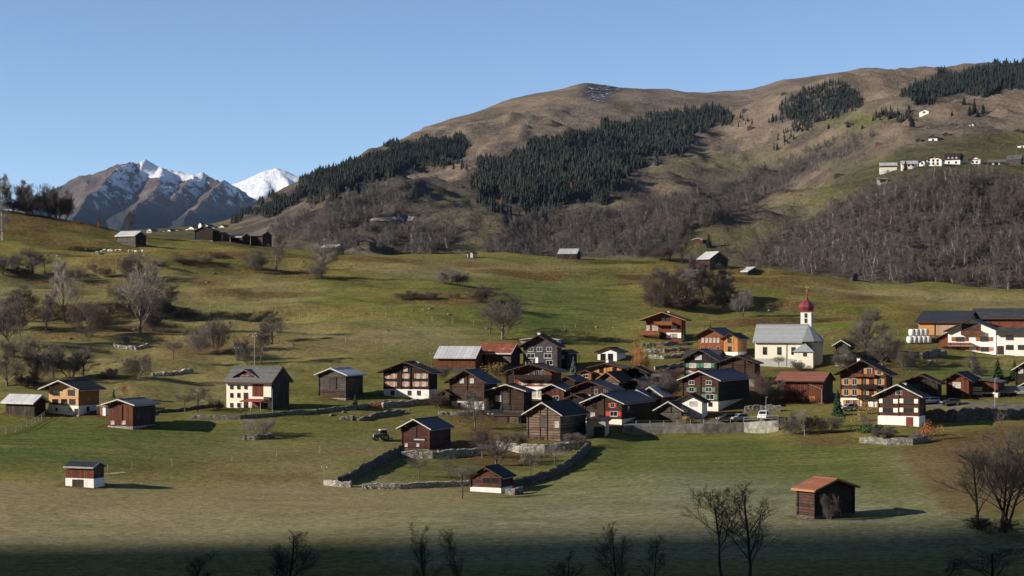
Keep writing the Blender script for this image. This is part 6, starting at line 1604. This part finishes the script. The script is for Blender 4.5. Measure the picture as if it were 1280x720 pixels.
    for i, (x, y) in enumerate(((812, 437), (826, 438), (842, 437), (854, 436), (820, 445), (846, 444))):
        leafy(['rockery shrub at the upper outer corner of the rock garden', 'second rockery shrub on the upper terrace of the rock garden', 'third rockery shrub on the upper terrace of the rock garden', 'rockery shrub at the upper end near the chalet spruce', 'rockery shrub on the lower terrace toward the golden larch', 'rockery shrub on the lower terrace toward the amber house'][i], x, y, 7, 12, ['leaf_green', 'leaf_yellow'][i % 2], seed=20+i, n=260)
    # near trees on the edge of the shade
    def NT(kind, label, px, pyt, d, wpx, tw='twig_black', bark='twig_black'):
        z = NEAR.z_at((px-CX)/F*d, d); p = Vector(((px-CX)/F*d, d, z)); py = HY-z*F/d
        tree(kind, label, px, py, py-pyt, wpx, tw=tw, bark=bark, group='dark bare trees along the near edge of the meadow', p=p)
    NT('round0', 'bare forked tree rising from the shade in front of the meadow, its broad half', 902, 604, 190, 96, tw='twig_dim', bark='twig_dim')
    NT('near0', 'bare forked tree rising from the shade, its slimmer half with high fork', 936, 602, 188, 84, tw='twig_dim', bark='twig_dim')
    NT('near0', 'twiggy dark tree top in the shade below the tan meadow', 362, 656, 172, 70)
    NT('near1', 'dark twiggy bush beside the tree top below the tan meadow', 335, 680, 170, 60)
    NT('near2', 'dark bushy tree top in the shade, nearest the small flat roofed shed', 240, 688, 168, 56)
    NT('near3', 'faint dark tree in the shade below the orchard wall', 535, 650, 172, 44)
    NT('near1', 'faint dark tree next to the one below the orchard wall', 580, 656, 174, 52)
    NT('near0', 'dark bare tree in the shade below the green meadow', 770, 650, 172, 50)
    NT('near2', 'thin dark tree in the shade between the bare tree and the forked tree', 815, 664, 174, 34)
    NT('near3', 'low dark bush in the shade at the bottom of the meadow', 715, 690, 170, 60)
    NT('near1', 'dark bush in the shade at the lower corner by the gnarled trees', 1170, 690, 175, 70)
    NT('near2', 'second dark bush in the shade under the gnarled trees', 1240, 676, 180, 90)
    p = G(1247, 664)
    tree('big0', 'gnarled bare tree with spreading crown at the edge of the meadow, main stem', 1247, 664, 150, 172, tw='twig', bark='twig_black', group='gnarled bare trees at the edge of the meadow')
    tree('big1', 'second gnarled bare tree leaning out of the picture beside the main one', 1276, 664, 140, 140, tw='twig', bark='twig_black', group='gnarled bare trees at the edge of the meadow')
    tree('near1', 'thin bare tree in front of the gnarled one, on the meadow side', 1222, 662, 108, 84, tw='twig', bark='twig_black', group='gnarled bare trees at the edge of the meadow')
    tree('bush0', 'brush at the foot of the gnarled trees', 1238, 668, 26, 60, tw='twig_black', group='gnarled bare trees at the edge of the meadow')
plant_all()

# ------------------------------------------------------------------ far woods, each one mass
def merge(Vs, Fs):
    off = 0; VV = []; FF = []
    for v, f in zip(Vs, Fs): VV.append(v); FF.append(f+off); off += len(v)
    return np.concatenate(VV), np.concatenate(FF)

def lowspruce(seed):
    rr = random.Random(seed); V = []; Fc = []
    for i in range(7):
        z0 = .1+.8*i/6.5; r = .2*(1-i/7.6); n = 7; b = len(V)
        V.append((0, 0, min(1.0, z0+.27)))
        for j in range(n):
            a = 2*math.pi*(j+rr.random()*.5)/n; l = r*rr.uniform(.6, 1.2)
            V.append((l*math.cos(a), l*math.sin(a), z0-.05*rr.random()-.25*l))
        for j in range(n): Fc.append((b, b+1+j, b+1+(j+1) % n))
    return np.array(V), np.array(Fc)
LS = [lowspruce(i) for i in range(6)]
def scatter(poly, n, rng, jitter=9, hole=None):
    xs = [p[0] for p in poly]; ys = [p[1] for p in poly]; out = []
    while len(out) < n:
        x = rng.uniform(min(xs)-6, max(xs)+6, 400); y = rng.uniform(min(ys)-4, max(ys)+4, 400)
        xx = x+jitter*(vnoise(x/14, y/9, 5)-.5)*2; yy = y+jitter*.6*(vnoise(x/14+50, y/9, 6)-.5)*2
        ok = inpoly(xx, yy, poly)
        if hole is not None: ok &= vnoise(x/22, y/10, hole) > (.3 if hole < 50 else .17)
        out += list(zip(x[ok], y[ok]))
    return out[:n]
def conifers():
    rng = np.random.default_rng(3)
    names = ['dense dark spruce forest on the left shoulder of the mountain', 'dark spruce forest across the middle of the mountain side', 'spruce forest on the high ridge against the sky']
    names[0] = 'dense dark spruce forest on the shoulder above the snow peak gap'
    for i, poly in enumerate(CONIF):
        n = (4600, 7600, 3200)[i]
        Vs = []; Fs = []
        for (x, y) in scatter(poly, n, rng, 15):
            p = FAR.hit(x, y, 700)
            if p is None: continue
            h = 3.5+(5.5, 7, 5.5)[i]*rng.random()**1.1; v, f = LS[rng.integers(6)]
            a = rng.uniform(0, 6.28); c, s = math.cos(a), math.sin(a); w = h*rng.uniform(1.0, 1.55)
            q = np.stack([(v[:, 0]*c-v[:, 1]*s)*w, (v[:, 0]*s+v[:, 1]*c)*w, v[:, 2]*h-1.0], 1)+np.array(p)
            Vs.append(q); Fs.append(f)
        V, Fq = merge(Vs, Fs)
        tag(link('conifer_forest', mesh_np('conifer_forest', V, Fq), M['needle']), names[i], 'forest', kind='stuff')
    # hump with scattered spruces
    Vs = []; Fs = []
    extra = [([(985,150),(1050,120),(1086,124),(1070,140),(1000,165)], 380), (HUMP, 520), ([(905,135),(935,150),(925,165),(900,160)], 25), ([(595,250),(640,268),(700,262),(690,272),(610,270)], 60), ([(1085,145),(1145,140),(1140,150),(1090,152)], 40),
             ([(560,176),(600,205),(580,212),(520,216)], 45), ([(975,165),(1000,160),(985,185),(965,190)], 25)]
    for poly, n in extra:
        for (x, y) in scatter(poly, n, rng, 8):
            p = FAR.hit(x, y, 700); h = rng.uniform(3, 8); v, f = LS[rng.integers(6)]; w = h*.95
            Vs.append(v*np.array([w, w, h])+np.array(p)); Fs.append(f)
    V, Fq = merge(Vs, Fs)
    tag(link('conifer_forest', mesh_np('conifer_forest', V, Fq), M['needle']), 'loose groups of small dark spruces round the rocky knoll', 'forest', kind='stuff')
conifers()

def low_bare(seed):
    S = branch_tree(seed, kids=(11, 6), spread=(.65, .8), l0=.9, ratios=(.42, .55), r0=.010, rt=.0055, start=.08, segs=(3, 2, 1), up=.5)
    z = max(s[1].z for s in S)
    V, Fq = tubes([s[0]/z for s in S], [s[1]/z for s in S], [s[2]*(1.25 if s[4] == 0 else 1) for s in S], [s[3]*(1.25 if s[4] == 0 else 1) for s in S], 3)
    return V, Fq, np.repeat([s[4] == 0 for s in S], 3)
def bare_woods():
    rng = np.random.default_rng(5)
    LB = [low_bare(200+i) for i in range(7)]
    names = ['grey leafless wood under the spruce shoulder', 'strip of leafless scrub above the middle meadow', 'broad grey leafless wood at the foot of the mountain', 'leafless scrub running up beside the high hamlet', 'brown leafless birch wood on the steep bluff below the hamlet']
    for i, (poly, n) in enumerate(WOODS):
        Vs = []; Fs = []; Ms = []
        for (x, y) in scatter(poly, n, rng, 10, 31+i):
            p = FAR.hit(x, y, 690)
            if p is None: continue
            h = rng.uniform(3.5, 7.5)
            v, f, tr = LB[rng.integers(7)]; Ms.append(tr & (rng.random() < (.2 if i == 4 else .1))); a = rng.uniform(0, 6.28); c, s = math.cos(a), math.sin(a); w = h*rng.uniform(.9, 1.3)
            Vs.append(np.stack([(v[:, 0]*c-v[:, 1]*s)*w, (v[:, 0]*s+v[:, 1]*c)*w, v[:, 2]*h-.3], 1)+np.array(p)); Fs.append(f)
        V, Fq = merge(Vs, Fs)
        o = link('leafless_wood', mesh_np('leafless_wood', V, Fq), M['wood_far_warm' if i == 4 else 'wood_far']); tag(o, names[i], 'wood', kind='stuff')
        o.data.materials.append(M['bark_birch']); o.data.polygons.foreach_set('material_index', np.concatenate(Ms).astype(np.int32))
    Vs = []; Fs = []; k = 0
    while k < 2600:
        x, y = rng.uniform(420, 1300), rng.uniform(135, 320)
        p = FAR.hit(x, y, 700)
        if p is None: continue
        bi = BRUSH[int(np.clip(round((x-FAR.px[0])/5), 0, len(FAR.px)-1)), int(np.argmin(np.abs(FAR.d-p.y)))]
        if rng.random() > bi**1.5: continue
        k += 1
        v, f, tr = LB[rng.integers(7)]; h = rng.uniform(1.8, 5); w = h*rng.uniform(1.1, 1.9)
        Vs.append(v*np.array([w, w, h])+np.array(p)); Fs.append(f)
    V, Fq = merge(Vs, Fs)
    tag(link('leafless_scrub', mesh_np('leafless_scrub', V, Fq), M['wood_far']), 'low leafless scrub scattered in patches over the mountain side', 'scrub', kind='stuff')
bare_woods()

def stones():
    rng = np.random.default_rng(8); Vs = []; Fs = []
    ico = [(0,0,1),(.9,0,.35),(.28,.85,.4),(-.72,.53,.35),(-.7,-.5,.45),(.3,-.85,.35),(.7,.5,-.4),(-.28,.85,-.4),(-.9,0,-.4),(-.28,-.85,-.4),(.7,-.5,-.4),(0,0,-.6)]
    fc = [(0,1,2),(0,2,3),(0,3,4),(0,4,5),(0,5,1),(1,6,2),(2,7,3),(3,8,4),(4,9,5),(5,10,1),(6,7,2),(7,8,3),(8,9,4),(9,10,5),(10,6,1),(11,7,6),(11,8,7),(11,9,8),(11,10,9),(11,6,10)]
    ico = np.array(ico); fc = np.array(fc)
    spots = [([(60,330),(300,330),(300,460),(60,470)], 70), ([(300,390),(640,380),(600,430),(300,440)], 60), ([(460,380),(560,382),(560,390),(460,388)], 40), ([(400,515),(640,505),(640,580),(480,600)], 60), ([(660,395),(930,370),(1140,400),(1140,425),(1040,430),(700,430)], 50), ([(1090,440),(1180,440),(1160,470),(1090,470)], 40), ([(230,318),(420,330),(400,350),(230,350)], 30), ([(780,380),(910,376),(910,388),(780,388)], 25)]
    for poly, n in spots:
        for (x, y) in scatter(poly, n, rng, 6):
            p = G(x, y); s = rng.gamma(1.6, .1)+.07
            v = ico*(1+.25*rng.normal(size=ico.shape))*s*np.array([1.2, 1.0, .65])+np.array(p)+np.array([0, 0, .1*s])
            Vs.append(v); Fs.append(fc)
    V, Fq = merge(Vs, Fs)
    tag(link('stones', mesh_np('stones', V, Fq), M['stone']), 'pale stones strewn over the pastures', 'stones', kind='stuff')
stones()

# ------------------------------------------------------------------ far hamlets
def far_places():
    HG = 'houses of the high hamlet'; BG2 = 'barns scattered on the mountain side'
    FB = lambda label, x, b, l, a, e, **k: house(k.pop('name', 'far_house'), label, k.pop('cat', 'house'), x, b, l, a, e, k.pop('th', 24), far=True, logs=False, gutters=False, ov=.5, ovf=.5, **k)
    FB('long low pale roofed barn at the outer end of the high hamlet', 1121, 212, 1100, 203.2, 206.5, L=7, ridge='along', wall='plank_rust', roof='silver_plain', trim=None, plinth=(209, 'cream'), group=HG, th=10, name='far_barn', cat='barn')
    FB('grey roofed house second along the high hamlet', 1147, 210, 1127, 201, 204.5, L=8, ridge='along', wall='cream', roof='silver_plain', trim=None, group=HG, wins=wrow([1131, 1136, 1141], 206.5, .9, 1.0, fr='d'), th=10)
    FB('big white house with a brown gable in the high hamlet', 1177, 207.5, 1156, 194.5, 199.5, L=9, wall='white', roof='bark_dark', trim='trim_brown', group=HG, wins=wrow([1161, 1166.5, 1172], 200.5, 1.0, 1.1, fr='d')+wrow([1161, 1166.5, 1172], 204.5, 1.0, 1.1, fr='d'), upper=[(1158, 1172, 196.8, 198.5, 'plank_rust')])
    FB('small white house leaning on the big one in the high hamlet', 1156, 207.5, 1149, 199.5, 202.5, L=7, wall='white', roof='bark_dark', trim=None, group=HG, wins=wrow([1152.5], 204, .9, 1.0, fr='d'))
    FB('house with a dark timber top and white base in the high hamlet', 1200, 205.5, 1181, 191.5, 194.5, L=9, ridge='along', wall='log_brown', plinth=(200, 'white'), roof='bark_dark', trim=None, group=HG, wins=wrow([1185.5, 1190.5, 1195.5], 197, .9, 1.0, glass='curtain')+wrow([1186, 1195], 203, .9, 1.0, fr='d'))
    FB('white gabled chalet with brown balcony in the high hamlet', 1225.5, 205, 1211.5, 195.3, 199.3, L=8, wall='white', roof='bark_dark', trim='trim_brown', group=HG, upper=[(1214, 1224, 199, 200.3, 'plank_rust')], wins=wrow([1216, 1221], 202.5, .9, 1.0, fr='d'))
    FB('low dark barn with pale posts in the high hamlet', 1257, 206.5, 1236, 199.3, 202.3, L=7, ridge='along', wall='plank_dark', roof='slate_grey', trim=None, group=HG, th=12, name='far_barn', cat='barn', upper=[(1240, 1243, 203, 206, 'white'), (1248, 1250, 203, 206, 'white')])
    FB('dark barn with a grey roof at the end of the high hamlet', 1276, 206, 1259, 193.8, 198.5, L=8, ridge='along', wall='log_grey', roof='slate_grey', trim=None, group=HG, name='far_barn', cat='barn')
    FB('small pale hut with a dark opening below the high hamlet', 1109, 228, 1096.5, 222.3, 223.3, L=5, ridge='along', wall='grey_plaster', roof='stone', trim=None, th=10, name='far_hut', cat='hut', doors=[(1100, 1107, 224.5, 228, 'plank_dark')])
    rows = [(1171.5, 176, 1161, 167.5, 170.5, 'log_brown', 'white', 'brown hut with a white base on the meadow above the hamlet'), (1152, 177, 1144.5, 172, 174.3, 'plank_dark', None, 'small dark hut beside the brown one with the white base'), (1188, 169.5, 1178, 165, 167, 'plank_dark', None, 'wide dark hut above the brown one on the high meadow'),
            (1195, 157.5, 1187, 153, 155, 'log_grey', None, 'grey hut higher up the slope above the hamlet'), (1217, 157.5, 1211, 153.8, 155.5, 'cream', None, 'little pale hut next to the spruce clump'), (1278, 166, 1268, 160, 163, 'plank_dark', None, 'dark hut at the edge of the picture, high meadow'),
            (1283, 185, 1272, 177.5, 181, 'log_grey', 'white', 'grey and white hut at the edge of the picture over the hamlet'), (1161, 141.5, 1149, 136.5, 138.8, 'cream', None, 'pale yellow house at the edge of the high spruces'), (942, 161, 934, 157, 158.5, 'plank_dark', None, 'dark hut alone on the brown slope'), (934, 138.5, 927, 134.8, 136.5, 'log_grey', None, 'grey hut at the end of the middle spruce forest'),
            (1053, 219.5, 1043, 216, 217.3, 'plank_dark', None, 'flat dark hut on the green spur'), (983, 118, 976.5, 115, 116.3, 'plank_dark', None, 'dark hut on the bare shoulder near the rocky knoll'), (1110, 108.3, 1105, 105.8, 107, 'plank_dark', None, 'tiny dark hut near the skyline hump'), (577, 236, 571.5, 231.5, 233.5, 'plank_red', None, 'small red barn in the clearing left of the middle forest'),
            (1062, 155, 1056, 151.8, 153.2, 'log_grey', None, 'grey hut among loose spruces under the rocky knoll'), (1100, 181, 1094, 177.6, 179, 'plank_rust', None, 'rusty hut below the dark spruce group on the slope'), (945, 265.5, 936, 261.8, 263.5, 'plank_dark', None, 'tiny dark hut in the leafless scrub')]
    rows[13] = rows[13][:7]+('small red barn in the clearing beside the middle forest',)
    for (xm, b, xl, a, e, wl, pl, lb) in rows:
        FB(lb, xm, b, xl, a, e, L=6, wall=wl, plinth=(b-3, pl) if pl else None, roof='slate_grey', trim=None, group=BG2, name='mountain_hut', cat='hut', doors=[(xl+(xm-xl)*.4, xl+(xm-xl)*.6, b-2, b, 'plank_dark')])
    TG = 'houses of the distant village in the gap'
    for (xm, b, xl, a, e, wl, rf, lb) in ((242, 289.5, 234, 282.5, 285, 'white', 'slate', 'white house at the edge of the distant village'), (236, 290, 229.5, 285.5, 287, 'white', 'slate', 'lower white house at the edge of the distant village'), (259.5, 286.5, 254.5, 280, 282, 'white', 'slate_grey', 'white house behind the distant church'), (280, 287, 273, 281, 283.3, 'white', 'slate', 'white house on the slope side of the distant village'),
                                           (196, 296, 187.5, 291.5, 293.5, 'white', 'tile_red', 'white house with a red roof in front of the distant village'), (213, 292, 208.5, 286, 288, 'cream', 'slate', 'cream house in the middle of the distant village'), (189, 291.5, 183.5, 285.5, 287.5, 'cream', 'slate_grey', 'cream house nearest the snowy peak in the distant village'), (268, 288, 263, 283.5, 285, 'cream', 'slate', 'small cream house in the distant village'), (206, 291.5, 201, 287.5, 289, 'grey_plaster', 'slate', 'grey house in the distant village'), (223, 290.5, 218, 286.5, 288, 'grey_plaster', 'tile_red', 'grey house with a reddish roof in the distant village')):
        FB(lb, xm, b, xl, a, e, depth=1450, L=9, wall=wl, roof=rf, trim=None, group=TG, wins=wrow([xl+(xm-xl)*.3, xl+(xm-xl)*.7], (b+e)/2, 1.1, 1.2, fr='d'), name='distant_house')
    FB('slim white church tower of the distant village', 251.5, 288, 248, 277.5, 280, depth=1450, L=3, wall='white', roof='slate', trim=None, group=TG, name='distant_church_tower', cat='church tower')
    # lone conifers one can tell apart
    FG = 'single spruces on the mountain side'
    for (x, y, h, w, lb) in ((1132, 213, 14, 8, 'dark spruce standing between the houses of the high hamlet'), (1205, 131, 12, 7, 'spruce at the upper edge of the bright high meadow'), (1218, 141, 20, 9, 'tallest spruce of the clump above the hamlet'), (1212, 144, 14, 8, 'spruce at the outer side of the clump above the hamlet'), (1229, 143, 15, 9, 'spruce at the inner side of the clump above the hamlet'), (1222, 146, 10, 8, 'lowest spruce of the clump above the hamlet'),
                              (1140, 158, 14, 10, 'spruce at the corner under the pale yellow house'), (1190, 145, 8, 5, 'small spruce under the high forest edge'), (966, 153, 12, 7, 'spruce on the slope below the dark hut'), (1036, 161, 8, 5, 'small spruce on the brown slope under the knoll'), (1060, 159, 9, 6, 'small spruce next to the grey hut under the knoll'), (613, 197, 8, 5, 'tiny spruce on the bare shoulder above the middle forest'), (1078, 161, 6, 5, 'tiny spruce on the brown slope toward the hamlet'), (1154, 130, 12, 8, 'spruce standing clear of the high forest'), (1136, 140, 10, 7, 'spruce below the outer end of the high forest')):
        spruce(lb, x, y, h, w, 'needle', far=True, group=FG)
    for (x, y, h, w, lb) in ((627, 262, 18, 7, 'golden larch at the lower edge of the middle spruce forest'), (714, 244, 18, 7, 'golden larch inside the middle spruce forest'), (668, 238, 10, 5, 'small golden larch near the outer edge of the middle forest'), (855, 166, 10, 5, 'small golden larch at the upper end of the middle forest'), (1101, 280, 16, 9, 'golden larch glowing in the brown birch wood')):
        spruce(lb, x, y, h, w, 'leaf_orange', far=True, name='larch_tree', group='golden larches on the mountain side')
far_places()
# ------------------------------------------------------------------ air
m = bpy.data.materials.new('clear winter air'); m.use_nodes = True; nt = m.node_tree; nt.nodes.clear()
v = nt.nodes.new('ShaderNodeVolumePrincipled'); v.inputs['Color'].default_value = (.42, .62, 1, 1); v.inputs['Density'].default_value = HAZE
nt.links.new(v.outputs[0], nt.nodes.new('ShaderNodeOutputMaterial').inputs['Volume'])
if HAZE:
    hz = MB().box(-5600, 4200, -2500, 12400, -75, 1450).build('haze', m); tag(hz, 'thin bluish air over the valley', 'haze', kind='stuff')

# ------------------------------------------------------------------ camera, sky, sun
cam = bpy.data.cameras.new('camera'); co = bpy.data.objects.new('camera', cam); COL.objects.link(co)
co.location = (0, 0, 0); co.rotation_euler = (R(90), 0, 0)
cam.sensor_width = 36; cam.lens = F/1280*36; cam.shift_y = (HY-360)/1280; cam.clip_start = .5; cam.clip_end = 60000
SC.camera = co
w = bpy.data.worlds.new('World'); SC.world = w; w.use_nodes = True
nt = w.node_tree; nt.nodes.clear()
sky = nt.nodes.new('ShaderNodeTexSky'); sky.sky_type = 'NISHITA'; sky.sun_disc = False
sky.sun_elevation = R(SUN_EL); sky.sun_rotation = R(180+SUN_AZ)
sky.altitude = SKY_ALT; sky.air_density = SKY_AIR; sky.dust_density = SKY_DUST; sky.ozone_density = SKY_OZ
bg = nt.nodes.new('ShaderNodeBackground'); bg.inputs[1].default_value = SKY_STR
ow = nt.nodes.new('ShaderNodeOutputWorld')
nt.links.new(sky.outputs[0], bg.inputs[0]); nt.links.new(bg.outputs[0], ow.inputs[0])
sl = bpy.data.lights.new('sun', 'SUN'); sl.energy = SUN_STR; sl.angle = R(.47); sl.color = (1.0, .9, .77)
so = bpy.data.objects.new('sun', sl); COL.objects.link(so)
to_sun = Vector((-math.sin(R(SUN_AZ))*math.cos(R(SUN_EL)), -math.cos(R(SUN_AZ))*math.cos(R(SUN_EL)), math.sin(R(SUN_EL))))
so.rotation_euler = to_sun.to_track_quat('Z', 'Y').to_euler()
so.location = (-50, 0, 120)
vs = SC.view_settings; vs.view_transform = 'Standard'; vs.look = 'None'; vs.gamma = 1; vs.use_curve_mapping = False
vs.exposure = EXPO
cy = SC.cycles; cy.max_bounces = 4; cy.diffuse_bounces = 2; cy.glossy_bounces = 2; cy.transparent_max_bounces = 4
cy.use_denoising = True
